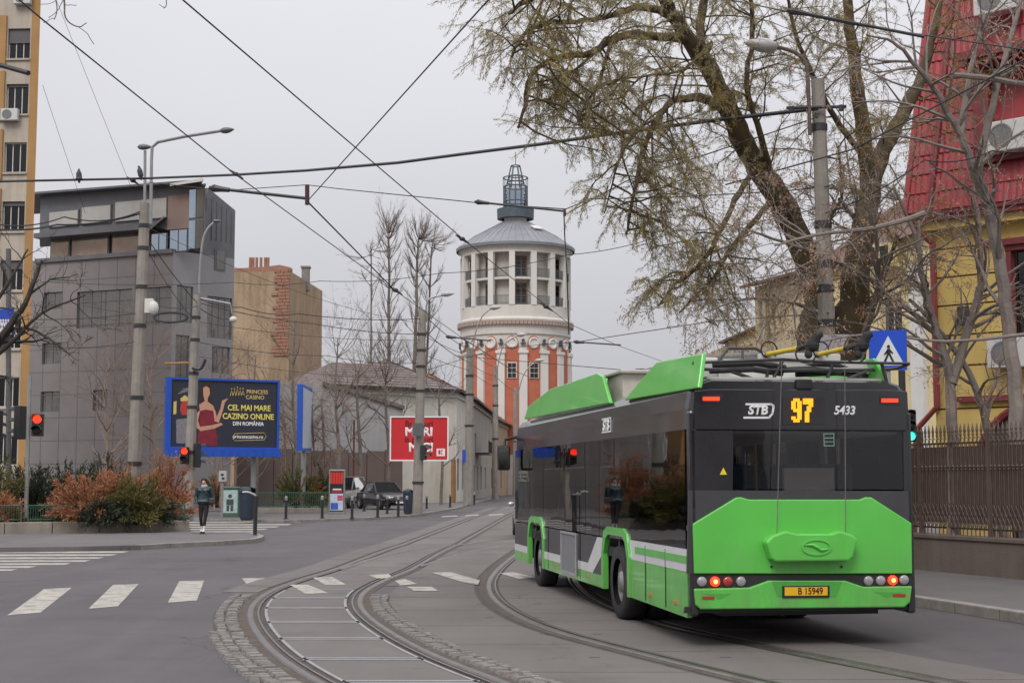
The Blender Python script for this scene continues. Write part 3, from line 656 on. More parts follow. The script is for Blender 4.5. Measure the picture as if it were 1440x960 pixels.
for pa, pb, pc, xb in ((1079, 1122, 1143, -.25), (1152, 1188, 1213, .25)):
    a = Vector((RL(pa, 498, .35)[0], .35, RL(pa, 498, .35)[1])); b = Vector((RL(pb, 490, -.15)[0], -.15, RL(pb, 490, -.15)[1])); c = Vector((RL(pc, 485, -.4)[0], -.4, RL(pc, 485, -.4)[1]))
    tp = empty('trolley_pole'); tp.parent = bus
    mb = MB(); mb.tube([(xb, 6.0, ZR + .5), (xb * 1.0, 3.0, ZR + .48), a], [.045, .04, .032], 8); mb.obj('pole_shaft', M_pole, tp)
    mb = MB(); mb.tube([a, b], .027, 10); mb.obj('pole_sleeve', M_poley, tp)
    mb = MB(); mb.tube([b, c], .026, 10); mb.tube([c + Vector((-.05, .02, -.06)), c, c + Vector((.04, -.03, .1)), c + Vector((.09, -.05, .12))], [.04, .06, .05, .03], 8); mb.ball(c, .075, 6); mb.ball(c + Vector((-.05, 0, -.1)), .045, 6); mb.obj('pole_head', M_rub, tp)
    mb = MB(); mb.tube([a + Vector((.02 + .09 * math.cos(t), 0, .05 + .09 * math.sin(t))) for t in [k * math.pi / 8 for k in range(-2, 12)]], .009, 6); mb.obj('rope_loop', M_rub, tp); mb = MB(); mb.tube([c + Vector((-.08 + .11 * math.cos(t), 0, -.1 + .09 * math.sin(t))) for t in [k * math.pi / 8 for k in range(4, 17)]], .009, 6); mb.obj('rope_loop', M_rub, tp)
mb = MB(); mb.box(-.4, .4, 5.6, 6.6, ZR + .43, ZR + .5); mb.tube([(-.25, 6.0, ZR + .42), (-.25, 6.0, ZR + .56)], .09, 10); mb.tube([(.25, 6.0, ZR + .42), (.25, 6.0, ZR + .56)], .09, 10); mb.obj('pole_base', M_tubeg, bus)
for pa, pb in (((1094, 508), (1087, 750)), ((1182, 508), (1183, 750))):
    a, b = RL(*pa), RL(*pb); mb = MB(); mb.tube([(a[0], -.12, a[1]), (b[0], -.12, b[1])], .005, 5); mb.obj('pole_rope', mat('rope', (.16, .14, .13), .9, .2, 9), bus)
# ------------------------------------------------------------------ buildings
M_wframe = mat('window_frame', (.30, .29, .28), .6, .1, 5); M_pane = glass('house_glass', (.25, .27, .3), .03)
M_inside = mat('room_dark', (.05, .047, .045), .9, .3, .8)
def facade(name, parent, o, u, W, H, holes, m, depth=.18, th=.3, frame=M_wframe, pane=M_pane, mull=1, wname='window', curtains=None):
    """wall in the plane (o, u, z) with real openings; u runs to the right seen from outside, normal = u x z outward"""
    u = Vector(u).normalized(); M_ = frameM(o, u); mb = MB()         # local: x along wall, y inward, z up
    xs = sorted({0, W, *[h[0] for h in holes], *[h[1] for h in holes]}); zs_ = sorted({0, H, *[h[2] for h in holes], *[h[3] for h in holes]})
    for a, b in zip(xs, xs[1:]):
        for c, d in zip(zs_, zs_[1:]):
            if any(h[0] - 1e-6 <= a and b <= h[1] + 1e-6 and h[2] - 1e-6 <= c and d <= h[3] + 1e-6 for h in holes): continue
            mb.quad((a, 0, c), (b, 0, c), (b, 0, d), (a, 0, d))
    for a, b, c, d in [h[:4] for h in holes]:
        mb.quad((a, 0, c), (a, depth, c), (a, depth, d), (a, 0, d)); mb.quad((b, 0, c), (b, depth, c), (b, depth, d), (b, 0, d))
        mb.quad((a, 0, c), (b, 0, c), (b, depth, c), (a, depth, c)); mb.quad((a, 0, d), (b, 0, d), (b, depth, d), (a, depth, d))
    mb.xf(M_); w = mb.obj(name, m, parent)
    for h in holes:
        a, b, c, d = h[:4]; f = .05; y = depth - .03; mb = MB()
        nm = h[4] if len(h) > 4 else mull
        mb.box(a, b, y, y + .05, c, c + f); mb.box(a, b, y, y + .05, d - f, d); mb.box(a, a + f, y, y + .05, c + f, d - f); mb.box(b - f, b, y, y + .05, c + f, d - f)
        for k in range(nm): x = a + (b - a) * (k + 1) / (nm + 1); mb.box(x - f * .45, x + f * .45, y + .002, y + .048, c + f, d - f)
        mb.xf(M_); wf = mb.obj(wname, frame, w)
        mb = MB(); mb.quad((a + f, y + .025, c + f), (b - f, y + .025, c + f), (b - f, y + .025, d - f), (a + f, y + .025, d - f)); mb.xf(M_); mb.obj('pane', pane, wf)
        mb = MB(); mb.box(a - .05, b + .05, depth + .25, depth + .28, c - .05, d + .05); mb.xf(M_); mb.obj('room_backing', M_inside, wf)
    return w
def wbox(mb, o, u, x0, x1, y0, y1, z0, z1): mb.box(x0, x1, y0, y1, z0, z1, frameM(o, u))

# ---- the round fire tower at the end of the street
TD = 185.0; tc_ = P(725, 675, TD); TX, TY = tc_.x, TD
def tz(py): return P(725, py, TD).z
tower = empty('fire_tower', (TX, TY, 0), 0, 'round white and orange tower with grey conical roof and glazed lantern', 'tower')
M_tw = mat('tower_render', (.58, .55, .50), .85, .07, .5, .1, 20, streak=.12); M_tw2 = mat('tower_white', (.62, .595, .55), .85, .05, .6)
M_tor = mat('tower_orange', (.44, .13, .075), .85, .12, .8); M_zinc = mat('zinc_roof', (.23, .24, .255), .5, .12, .7, 0, 20, .3)
M_lant = mat('lantern_steel', (.085, .105, .125), .5, .2, 2, 0, 20, .3); M_door = mat('door_wood', (.20, .10, .06), .7, .2, 4)
pm = 185.0 / 2050
def rr(px): return px * pm
R1 = rr(77.5)
mb = MB(); mb.lathe([(rr(76), 0), (rr(76), tz(478)), (rr(78), tz(476)), (rr(78), tz(465)), (rr(79.5), tz(463)), (rr(82), tz(458)), (rr(82), tz(455.5)), (rr(78.5), tz(454)), (R1, tz(453)), (R1, tz(437)), (rr(66), tz(436))], n=96)
mb.obj('drum', M_tw, tower)
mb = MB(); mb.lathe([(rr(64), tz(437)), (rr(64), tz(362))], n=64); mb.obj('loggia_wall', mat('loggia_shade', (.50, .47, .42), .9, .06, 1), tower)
for py in (401.5, 399): pass
mb = MB(); mb.lathe([(rr(64), tz(402)), (rr(75), tz(402)), (rr(75), tz(399)), (rr(64), tz(399))], n=64); mb.obj('gallery_floor', M_tw, tower)
mb = MB(); mb.lathe([(rr(64), tz(365)), (R1, tz(365)), (R1, tz(359)), (rr(81), tz(357)), (rr(81), tz(354.5)), (rr(60), tz(354))], n=96); mb.obj('upper_cornice', M_tw, tower)
mb = MB(); mb.lathe([(rr(84), tz(356)), (rr(84.5), tz(352)), (rr(82), tz(350)), (rr(60), tz(335)), (rr(36), tz(322)), (rr(21), tz(314)), (.01, tz(312))], n=72); rf = mb.obj('roof', M_zinc, tower)
for k in range(48):
    a = k * math.pi / 24; mb = MB(); mb.tube([Vector((math.cos(a) * rr(r), math.sin(a) * rr(r), tz(y) + .03)) for r, y in ((83, 351), (60, 335), (36, 322), (22, 314.5))], .035, 4); mb.obj('roof_seam', M_zinc, rf)
mb = MB(); a = rad(-52); mb.box(-.7, .7, -.5, .5, 0, .12, frameM(Vector((math.cos(a) * rr(48), math.sin(a) * rr(48), tz(328) + .12)), (-math.sin(a), math.cos(a), 0), (math.cos(a) * .5, math.sin(a) * .5, .85))); mb.obj('skylight', M_tw2, rf)
PH = rad(-93.7); ST = 2 * math.pi / 16
for k in range(16):
    a = PH + k * ST; c, s = math.cos(a), math.sin(a)
    Mx = frameM(Vector((c * rr(75), s * rr(75), tz(437))), (-s, c, 0)); h = tz(364) - tz(437)
    mb = MB(); mb.box(-.36, .36, -.3, .3, 0, h, Mx); mb.obj('column', M_tw2, tower)
    if s < .4:                                           # loggia railings, doors
        a2 = a + ST / 2; c2, s2 = math.cos(a2), math.sin(a2)
        for zb in (tz(436), tz(399)):
            mb = MB(); w = rr(75) * math.sin(ST / 2) - .36; My = frameM(Vector((c2 * rr(74.5), s2 * rr(74.5), zb)), (-s2, c2, 0))
            mb.box(-w, w, -.03, .03, 1.05, 1.12, My); mb.box(-w, w, -.03, .03, .1, .15, My)
            for q in range(13): x = -w + 2 * w * q / 12; mb.box(x - .02, x + .02, -.02, .02, .15, 1.05, My)
            mb.obj('railing', M_lant, tower)
            if k in (0, 14, 2, 4, 12):
                Mz = frameM(Vector((c2 * rr(64.5), s2 * rr(64.5), zb)), (-s2, c2, 0)); off = .55 if k else -.1
                mb = MB(); mb.box(off - .75, off + .75, -.12, .1, .1, 2.75, Mz); d = mb.obj('loggia_door', M_door, tower)
                mb = MB()
                for q in range(2):
                    for r_ in range(4): mb.box(off - .62 + q * .66, off - .06 + q * .66, -.16, -.10, .3 + r_ * .6, .82 + r_ * .6, Mz)
                mb.obj('door_pane', M_pane, d)
    a3 = a; c3, s3 = math.cos(a3), math.sin(a3)
    if s3 < .35:                                         # orange panel with roundel under an arched hood
        n = 8; mb = MB(); zt, zb, za = tz(490), tz(640), tz(479)
        hwid = .31 * ST
        def cp(t, z, r): return Vector((math.cos(t) * r, math.sin(t) * r, z))
        for q in range(n):
            t0, t1 = a3 - hwid + 2 * hwid * q / n, a3 - hwid + 2 * hwid * (q + 1) / n
            ar = lambda t: zt + (za - zt) * math.sqrt(max(0, 1 - ((t - a3) / hwid) ** 2))
            mb.quad(cp(t0, zb, rr(76.6)), cp(t1, zb, rr(76.6)), cp(t1, ar(t1), rr(76.6)), cp(t0, ar(t0), rr(76.6)))
        pn = mb.obj('orange_panel', M_tor, tower)
        mb = MB(); mb.lathe([(.70, 0), (.70, .15), (.52, .2), (.46, .05), (.01, .04)], n=24); mb.xf(frameM(cp(a3, tz(488.5), rr(76.4)), (-s3, c3, 0), (c3, s3, 0))); mb.obj('roundel', M_tw2, pn)
        if k in (0, 1):
            Mz = frameM(cp(a3, tz(537), rr(76.5)), (-s3, c3, 0)); mb = MB(); mb.box(-.6, .6, -.12, .1, 0, 2.0, Mz); wn = mb.obj('panel_window', M_tw, pn)
            mb = MB()
            for q in range(2):
                for r_ in range(3): mb.box(-.5 + q * .52, -.04 + q * .52, -.16, -.11, .1 + r_ * .62, .62 + r_ * .62, Mz)
            mb.obj('pane', M_pane, wn)
        a4 = a3 + ST / 2; c4, s4 = math.cos(a4), math.sin(a4)
        mb = MB(); Mp = frameM(cp(a4, tz(640), rr(76.8)), (-s4, c4, 0)); mb.box(-.5, .5, -.25, .3, 0, tz(503) - tz(640), Mp); mb.box(-.62, .62, -.38, .35, tz(503) - tz(640), tz(499) - tz(640), Mp); mb.obj('pilaster', M_tw2, tower)
        mb = MB(); ea = tz(492) - tz(640); mb.box(-.08, .08, -.3, -.02, ea, ea + .8, Mp); mb.box(-.32, .32, -.3, -.02, ea + .15, ea + .3, Mp); mb.box(-.2, .2, -.3, -.02, ea + .55, ea + .66, Mp); mb.obj('pilaster_emblem', M_lant, tower)
        mb = MB()
        for q in range(6):
            t = a3 + ST * (q - 2.5) / 6; Mq = frameM(cp(t, tz(463), rr(78.3)), (-math.sin(t), math.cos(t), 0)); mb.box(-.2, .2, -.35, .1, -.05, .5, Mq)
        mb.obj('dentil_row', mat('dentil', (.36, .28, .23), .9, .1, 2), tower)
mb = MB(); mb.lathe([(rr(17), tz(318)), (rr(16), tz(311)), (rr(16), tz(306))], n=32); mb.obj('lantern_neck', M_tw, tower)
mb = MB(); mb.lathe([(rr(20), tz(309)), (rr(26), tz(308.5)), (rr(26.5), tz(295)), (rr(25.5), tz(295)), (rr(25), tz(307)), (rr(17), tz(307))], n=24); mb.obj('lantern_gallery', M_lant, tower)
mb = MB(); mb.lathe([(rr(16), tz(306)), (rr(16.5), tz(263))], n=24); mb.obj('lantern_glazing', glass('lantern_glass', (.55, .6, .65)), tower)
mb = MB()
for k in range(12):
    a = k * math.pi / 6; c, s = math.cos(a), math.sin(a); mb.tube([(c * rr(16.7), s * rr(16.7), tz(306)), (c * rr(16.7), s * rr(16.7), tz(262))], .09, 5)
    mb.tube([(c * rr(17.5), s * rr(17.5), tz(262)), (c * rr(17.5), s * rr(17.5), tz(250))], .04, 4)
    if k % 2 == 0: mb.tube([(c * rr(13), s * rr(13), tz(262)), (c * rr(6), s * rr(6), tz(233))], .09, 5)
for r_, y in ((16.8, 284), (16.8, 263), (17.5, 250.5), (12, 257), (9.8, 248), (6.2, 233.5)):
    mb.tube([(math.cos(t) * rr(r_), math.sin(t) * rr(r_), tz(y)) for t in [k * math.pi / 12 for k in range(25)]], .08, 5)
mb.tube([(0, 0, tz(233)), (0, 0, tz(214))], .05, 5)
o = mb.obj('lantern_frame', M_lant, tower); o['kind'] = 'stuff'

# ---- grey panel-clad office building
M_clad = mat('zinc_cladding', (.255, .228, .222), .55, .10, .6, 0, 20, .25); M_clad2 = mat('zinc_cladding_light', (.285, .272, .278), .5, .08, .6, 0, 20, .25)
M_dzn = mat('zinc_dark', (.15, .15, .16), .5, .15, 1, 0, 20, .3); M_oglass = mat('office_glass', (.20, .185, .175), .08, .3, .6, .15, 1.5, .75)
A_ = P(243, 400, 84); A_.z = 0; _b = P(36, 400, 88.3); _b.z = 0; uL = (A_ - _b).normalized(); Bc = A_ - uL * 10.7; uR = Vector((.66, .75, 0)).normalized()
office = empty('office_building', (A_.x, A_.y, 0), 0, 'grey zinc clad modern office block with stepped glazed top floor', 'building')
for ob in (): pass
def oz(py, D=84): return P(243, py, D).z
def loc(o): o.parent = office; o.matrix_parent_inverse = Matrix.Translation((-A_.x, -A_.y, 0)); return o
class Par:                                            # keeps world coordinates while parenting to an Empty away from the origin
    pass
def hold(e): e.location = (0, 0, 0); return e
hold(office)
Wl = (A_ - Bc).length; z1, z0 = oz(352), 0
def lx(px): # pixel column -> distance along the left face
    d = ray(px, 400); # intersect with line Bc + uL t
    t = (Bc.x * d.y - Bc.y * d.x) / (uL.y * d.x - uL.x * d.y); return t
holes = []
for (a, b, c, d, n) in ((62, 89, 425, 400, 1), (62, 89, 505, 474, 1), (62, 89, 575, 545, 1), (109, 186, 455, 402, 3), (203, 241, 455, 402, 1), (135, 155, 575, 545, 1)): holes.append((lx(a), lx(b), oz(c), oz(d), n))
facade('wall', office, Bc, uL, Wl, z1, holes, M_clad, .15, frame=M_dzn, pane=M_oglass)
mb = MB(); Mo = frameM(Bc, uL)
for k in range(1, 8): x = Wl * k / 8; mb.box(x - .012, x + .012, -.012, .0, 0, z1, Mo)
for k in range(1, 11): z = z1 * k / 11; mb.box(0, Wl, -.010, -.002, z - .012, z + .012, Mo)
o = mb.obj('cladding_joint', M_dzn, office); o['kind'] = 'stuff'
WR_ = 5.4
def rx(px):
    d = ray(px, 400); t = (A_.x * d.y - A_.y * d.x) / (uR.y * d.x - uR.x * d.y); return t
WR_ = rx(329)
facade('wall', office, A_, uR, WR_, oz(352), [(rx(249), rx(272), oz(452), oz(400), 2), (rx(292), rx(327), oz(470), oz(410), 3), (rx(249), rx(268), oz(560), oz(470), 1), (rx(300), rx(325), oz(520), oz(482), 2)], M_clad2, .12, frame=M_dzn, pane=M_oglass)
# upper storey: side wing with slanted roof, glazed corner, terrace band
nL = -Vector((-.30, .95, 0)).normalized()
mb = MB(); Mo2 = frameM(A_, uR); h0, h1, h2 = oz(352), oz(287), oz(264)
mb.prism([Mo2 @ Vector(v) for v in ((rx(282), .0, h0), (WR_, .0, h0), (WR_, .0, oz(286) + .2), (rx(290), .0, h2 + .35))], (-uL.x * 7, -uL.y * 7, 0)); mb.obj('stair_wing', M_dzn, office)
for k in range(5): 
    x = rx(296 + 7 * k); mb = MB(); mb.box(x - .02, x + .02, -.05, 0, oz(330), oz(270 + 3.5 * k), Mo2); mb.obj('standing_seam', M_dzn, office)
mb = MB(); mb.box(rx(301), rx(316), -.04, .02, oz(372), oz(341), Mo2); wv = mb.obj('window', M_dzn, office); mb = MB(); mb.box(rx(303), rx(314), -.06, -.03, oz(370), oz(343), Mo2); mb.obj('pane', M_oglass, wv)
def lbox(name, a, b, c, d, y0, y1, m, par=office): mb = MB(); mb.box(lx(a), lx(b), y0, y1, oz(c), oz(d), Mo); return mb.obj(name, m, par)
lbox('terrace_floor', 50, 243, 356, 350, -.15, 6, M_dzn); 
lbox('recessed_wall', 56, 206, 352, 318, .9, 5, mat('plaster_brown', (.26, .17, .12), .9, .12, .7))
for a, b in ((58, 86), (88, 141), (145, 193)):
    f = lbox('glazing_frame', a, b, 354, 320, .7, .8, M_dzn); lbox('pane', a + 1.5, b - 1.5, 352, 322, .66, .69, mat('terrace_glass_reflect_brown', (.30, .22, .165), .1, .3, .5, .15, 1.5, .45), f)  # brown of the reflected buildings is put into the pane colour
lbox('lower_roof', 50, 207, 320, 313, -.3, 5, M_dzn)
mb = MB(); mb.prism([Mo @ Vector(v) for v in ((lx(50), .2, oz(313)), (lx(50), .2, P(50, 276, 88.2).z), (lx(284), .2, oz(261)), (lx(284), .2, oz(264)), (lx(262), .2, oz(268)), (lx(262), .2, oz(322)), (lx(232), .2, oz(322)), (lx(207), .2, oz(313)))], -nL * 5); mb.obj('top_wall', M_dzn, office)
for a, b, c in ((64, 106, 281), (110, 152, 278), (157, 231, 275)):
    f = lbox('glazing_frame', a, b, 305, c, .12, .2, M_dzn); lbox('pane', a + 1, b - 1, 304, c + 1.5, .08, .11, mat('frosted_band', (.42, .40, .375), .25, .1, 1, coat=.5), f)
mb = MB(); mb.prism([Mo @ Vector(v) for v in ((lx(46), -.5, P(46, 276, 88.2).z), (lx(290), -.5, oz(261)), (lx(290), -.5, oz(258.5)), (lx(46), -.5, P(46, 273, 88.2).z))], -nL * 7); mb.obj('roof', M_dzn, office)
lbox('timber_panel', 232, 262, 322, 274, .1, .19, mat('panel_brown', (.25, .18, .15), .7, .1, 1))
for a, b, c, d in ((262, 284, 352, 268), (236, 261, 354, 323), (210, 232, 352, 326)):
    f = lbox('glazing_frame', a, b, c, d, .1, .2, M_dzn)
    n = 2 if b - a > 20 else 1
    for k in range(2):
        for q in range(2 if d < 300 else 1):
            zc0, zc1 = (c, (c + d) / 2 + 1) if (q == 0 and d < 300) else ((c + d) / 2 - 1, d) if d < 300 else (c, d)
            lbox('pane', a + .8 + k * (b - a) / 2, a - .8 + (k + 1) * (b - a) / 2, zc0 - .8, zc1 + .8, .06, .09, mat('office_sky_glass', (.38, .45, .52), .06, .05, 2, 0, 20, .85), f)
mb = MB(); mb.prism([Mo @ Vector(v) for v in ((lx(244), -.55, oz(264.5)), (lx(290), -.55, oz(262)), (lx(290), -.55, oz(257.5)), (lx(244), -.55, oz(261)))], nL * .06); mb.obj('eave_trim', M_tw2, office)
mb = MB(); mb.prism([Mo @ Vector(v) for v in ((lx(206), -.2, oz(326)), (lx(232), -.2, oz(306)), (lx(232), -.2, oz(303)), (lx(206), -.2, oz(322)))], -nL * 3); mb.obj('porch_roof', M_dzn, office)
mb = MB(); mb.tube([Mo @ Vector((lx(164), 2, oz(268))), Mo @ Vector((lx(164), 2, oz(256)))], .16, 8); mb.obj('flue', M_clad2, office)

# ---- orange and cream apartment block at the left edge
M_or = mat('render_orange', (.38, .215, .085), .9, .12, .8, .2, 25, streak=.2); M_cr = mat('render_cream', (.44, .38, .31), .9, .12, .8, .2, 25, streak=.35)
apt = empty('apartment_block', (0, 0, 0), 0, 'tall cream and orange apartment block with shuttered windows', 'building')
C_ = P(24, 675, 70); C_.z = 0; uA = Vector((1, -.05, 0)).normalized(); Aw = 9.0; A0 = C_ - uA * Aw
def az(py): return P(30, py, 70).z
def ax(px): return Aw - (49 - px) * 70 / 2050
hs = []
for py in (62, 140, 222, 305, 388, 470, 552, 634):
    hs.append((ax(15), ax(47.5), az(py + 20), az(py - 22), 2)); hs.append((ax(-45), ax(-12), az(py + 20), az(py - 22), 2))
facade('wall', apt, A0, uA, Aw, az(-80), hs, M_cr, .2, frame=mat('white_frame', (.5, .48, .45), .5, .1, 4))
for py in (62, 140, 222, 305, 388, 470, 552):
    mb = MB(); mb.box(ax(-8), ax(13), -.10, -.002, az(py + 30), az(py - 48 + 8), frameM(A0, uA)); mb.obj('balcony_panel', M_or, apt)
    mb = MB(); mb.box(ax(14), ax(48.5), -.09, .02, az(py + 23), az(py + 20.5), frameM(A0, uA)); mb.obj('window_sill', M_cr, apt)
for py, h in ((62, 20), (140, 4), (305, 6), (388, 12)): mb = MB(); mb.box(ax(15.5), ax(47), .1, .16, az(py - 22 + h), az(py - 22), frameM(A0, uA)); mb.obj('roller_shutter', mat('shutter_grey', (.09, .085, .085), .6, .1, 4), apt)
mb = MB(); vd_ = Vector((C_.x * 1.02, C_.y, 0)).normalized() * 9; mb.prism([C_, C_ + uA * .42, C_ + uA * .42 + vd_, C_ + vd_], (0, 0, az(-80))); mb.obj('corner_pier', M_or, apt)
M_acw = mat('ac_white', (.52, .51, .49), .5, .08, 4)
def ac_unit(par, M_, s=1.0):
    mb = MB(); mb.box(-.42 * s, .42 * s, -.3 * s, 0, 0, .58 * s, M_); a = mb.obj('ac_unit', M_acw, par, bevel=.02)
    mb = MB(); mb.lathe([(.235 * s, 0), (.235 * s, .012), (.20 * s, .014), (.20 * s, .004), (.001, .004)], n=20); mb.xf(M_ @ Matrix.Translation((-.1 * s, -.301 * s, .29 * s)) @ Matrix.Rotation(rad(90), 4, 'X')); mb.obj('fan_grille', mat('ac_grille', (.16, .16, .16), .6, .2, 9), a)
    return a
Mw = frameM(A0, uA)
ac_unit(apt, Mw @ Matrix.Translation((ax(24), -.05, az(171)))); ac_unit(apt, Mw @ Matrix.Translation((ax(37), -.05, az(8))))

# ---- bare ochre party-wall building with brick chimney strip
M_och = mat('old_render', (.44, .32, .205), .95, .14, .45, .3, 12, col2=(.31, .22, .145), streak=.5); M_brk = mat('brick_red', (.28, .13, .085), .95, .3, 4, .5, 20, col2=(.36, .20, .14))
hb = empty('ochre_house', (0, 0, 0), 0, 'windowless ochre party wall with exposed brick strip and rooftop flues', 'building')
def hz(py, D=112): return P(400, py, D).z
Q0, Q1, Q2 = P(300, 440, 113), P(407, 440, 112), P(453, 440, 124)
for q in (Q0, Q1, Q2): q.z = 0
mb = MB(); mb.prism([Q0, Q1, Q2, Q2 + Vector((-12, 12, 0)), Q0 + Vector((0, 12, 0))], (0, 0, hz(381))); mb.obj('wall', M_och, hb)
u_ = (Q1 - Q0).normalized(); Mh = frameM(Q0, u_); Wh = (Q1 - Q0).length
mb = MB()
hs_ = rng
mb.prism([Mh @ Vector(v) for v in [(Wh * .0, -.0, hz(381)), (Wh + .05, 0, hz(381)), (Wh + .05, 0, hz(376)), (Wh * .86, 0, hz(372)), (Wh * .7, 0, hz(374)), (Wh * .45, 0, hz(375)), (0, 0, hz(376))]], (0, 1.0, 0)); mb.obj('parapet', M_brk, hb)
# brick courses of the exposed strip, each brick its own piece where it can be told apart
brick = None; bw_, bh_ = .62, .26
z = hz(500)
row = 0
while z < hz(380):
    x = Wh - 1.25 + rng.uniform(-.25, .2) + (row % 2) * .2
    while x < Wh - .05:
        w = min(bw_ * rng.uniform(.8, 1), Wh - x); M_ = Mh @ Matrix.Translation((x + w / 2, -.03 - rng.uniform(0, .03), z)) @ Matrix.Diagonal((w, .12, bh_ * .86, 1))
        if brick is None: b_ = MB(); b_.box(-.5, .5, -.5, .5, 0, 1); o = b_.obj('brick', M_brk, hb); brick = o.data; o.matrix_world = M_
        else: share('brick', brick, hb, M_)
        x += w + .03
    z += bh_; row += 1
for k, px in enumerate((352, 356, 361, 367, 373, 377)):
    p = P(px, 370, 114); mb = MB(); mb.tube([p - Vector((0, 0, 1.3)), p + Vector((0, 0, .45))], .12, 6); mb.obj('flue', M_brk, hb)
p = P(430, 384, 118); mb = MB(); mb.box(p.x - .3, p.x + .3, p.y - .3, p.y + .3, hz(384) - .6, p.z + .4); mb.box(p.x - .38, p.x + .38, p.y - .38, p.y + .38, p.z + .4, p.z + .55); mb.obj('chimney', mat('chimney_grey', (.2, .19, .18), .9, .2, 3), hb)

# ---- low houses along the left side of the street
M_gw = mat('grey_wall', (.36, .355, .36), .9, .1, .4, .15, 15, streak=.25); M_bw = mat('brown_hoarding', (.145, .105, .092), .8, .12, .5, 0, 20); M_cw = mat('cream_wall', (.56, .53, .465), .9, .12, .6, .2, 15, streak=.3)
M_tile = mat('old_roof_tiles', (.16, .128, .12), .9, .3, 2.5, .5, 14); M_rtile = mat('red_roof_tiles', (.22, .085, .06), .9, .3, 3, .5, 14)
gh = empty('walled_yard', (0, 0, 0), 0, 'long grey yard wall above brown hoarding beside the parked cars', 'wall')
g0, g1 = P(330, 675, 93), P(566, 675, 97)
for g in (g0, g1): g.z = 0
ug = (g1 - g0).normalized(); Mg = frameM(g0, ug); Wg = (g1 - g0).length
def gz(py, D=96): return P(500, py, D).z
mb = MB(); mb.prism([Mg @ Vector(v) for v in ((0, 0, gz(640)), (Wg, 0, gz(640)), (Wg, 0, gz(572)), (Wg * .72, 0, gz(553)), (Wg * .55, 0, gz(543)), (0, 0, gz(538)))], -Vector((ug.y, -ug.x, 0)) * .4); mb.obj('upper_wall', M_gw, gh)
for k in range(9):
    a, b = Wg * k / 9, Wg * (k + 1) / 9; mb = MB(); mb.box(a + .02, b - .02, -.08 - .02 * (k % 2), .3, 0, gz(636) + .1 * (k % 3), Mg); mb.obj('hoarding_panel', M_bw, gh)
mb = MB(); mb.prism([Mg @ Vector(v) for v in ((Wg * .5, -.2, gz(543)), (Wg * .72, -.2, gz(555)), (Wg, -.2, gz(574)), (Wg, -.2, gz(569)), (Wg * .72, -.2, gz(549)), (Wg * .5, -.2, gz(538)))], (0, .7, 0)); mb.obj('wall_coping', M_tile, gh)
mb = MB(); p = P(498, 590, 90); mb.tube([Vector((p.x, p.y, 0)), p], .06, 6); tag(mb.obj('rust_post', mat('rust_red', (.16, .04, .035), .7, .2, 5)), 'thin dark red metal post before the yard wall', 'post')

def gable_house(name, label, pl, pr, D0, D1, ez, rz_, depth, mw, mr, holes=(), rdrop=0.0):
    """street house: front wall from pixel column pl (distance D0) to pr (distance D1), eaves at ez metres, hipped roof to rz_"""
    h = empty(name, (0, 0, 0), 0, label, 'house'); a, b = P(pl, 675, D0), P(pr, 675, D1); a.z = b.z = 0
    u = (b - a).normalized(); W = (b - a).length; facade('wall', h, a, u, W, ez, list(holes), mw, .15)
    n = Vector((-u.y, u.x, 0)); M_ = frameM(a, u); mb = MB()
    mb.quad(M_ @ Vector((W, 0, 0)), M_ @ Vector((W, depth, 0)), M_ @ Vector((W, depth, ez)), M_ @ Vector((W, 0, ez))); mb.quad(M_ @ Vector((0, 0, 0)), M_ @ Vector((0, depth, 0)), M_ @ Vector((0, depth, ez)), M_ @ Vector((0, 0, ez))); mb.obj('side_wall', mw, h)
    e = .45; A1, B1, C1, D1_ = (-e, -e, ez), (W + e, -e, ez), (W + e, depth + e, ez), (-e, depth + e, ez); r0, r1 = (W * .25, depth / 2, rz_), (W * .75, depth / 2, rz_)
    mb = MB()
    for f in ((A1, B1, r1, r0), (B1, C1, r1), (C1, D1_, r0, r1), (D1_, A1, r0)): mb.quad(*[M_ @ Vector(v) for v in f])
    rf = mb.obj('roof', mr, h)
    nrow = 9                                          # tile courses on the street slope, each course a strip with its own lip
    for k in range(nrow):
        t0, t1 = k / nrow, (k + 1.08) / nrow; l = lambda p, q, t: Vector(p).lerp(Vector(q), t)
        q = [l(A1, r0, t0), l(B1, r1, t0), l(B1, r1, min(1, t1)), l(A1, r0, min(1, t1))]; up = Vector((0, -.03, .07))
        mb = MB(); mb.prism([M_ @ (q[0] + up), M_ @ (q[1] + up), M_ @ (q[2] + up * .3), M_ @ (q[3] + up * .3)], (0, 0, .05)); mb.obj('tile_course', mr, rf)
    mb = MB(); mb.box(-e, W + e, -e - .12, -e, ez - .1, ez + .02, M_); mb.obj('gutter', M_tubeg, rf)
    mb = MB(); mb.box(0, W, -.16, -.002, ez - .5, ez - .32, M_); mb.box(0, W, -.10, -.002, ez - .32, ez - .1, M_); mb.obj('cornice', mw, h)
    return h, M_, W
yz_ = lambda py, D: P(600, py, D).z
gable_house('tiled_house', 'cream single storey house with dark hipped tile roof behind the red hoarding', 470, 642, 104, 110, yz_(545, 106), yz_(510, 110), 11, M_cw, M_tile)
h2, Mh2, W2 = gable_house('street_house', 'narrow cream street house with balcony and timber gate', 640, 664, 110, 122, yz_(556, 116), yz_(512, 118), 12, M_cw, M_tile, [(1.2, 2.6, 1.0, 3.4), (4.5, 6.0, 1.0, 3.4), (8, 9.4, 1.0, 3.4)])
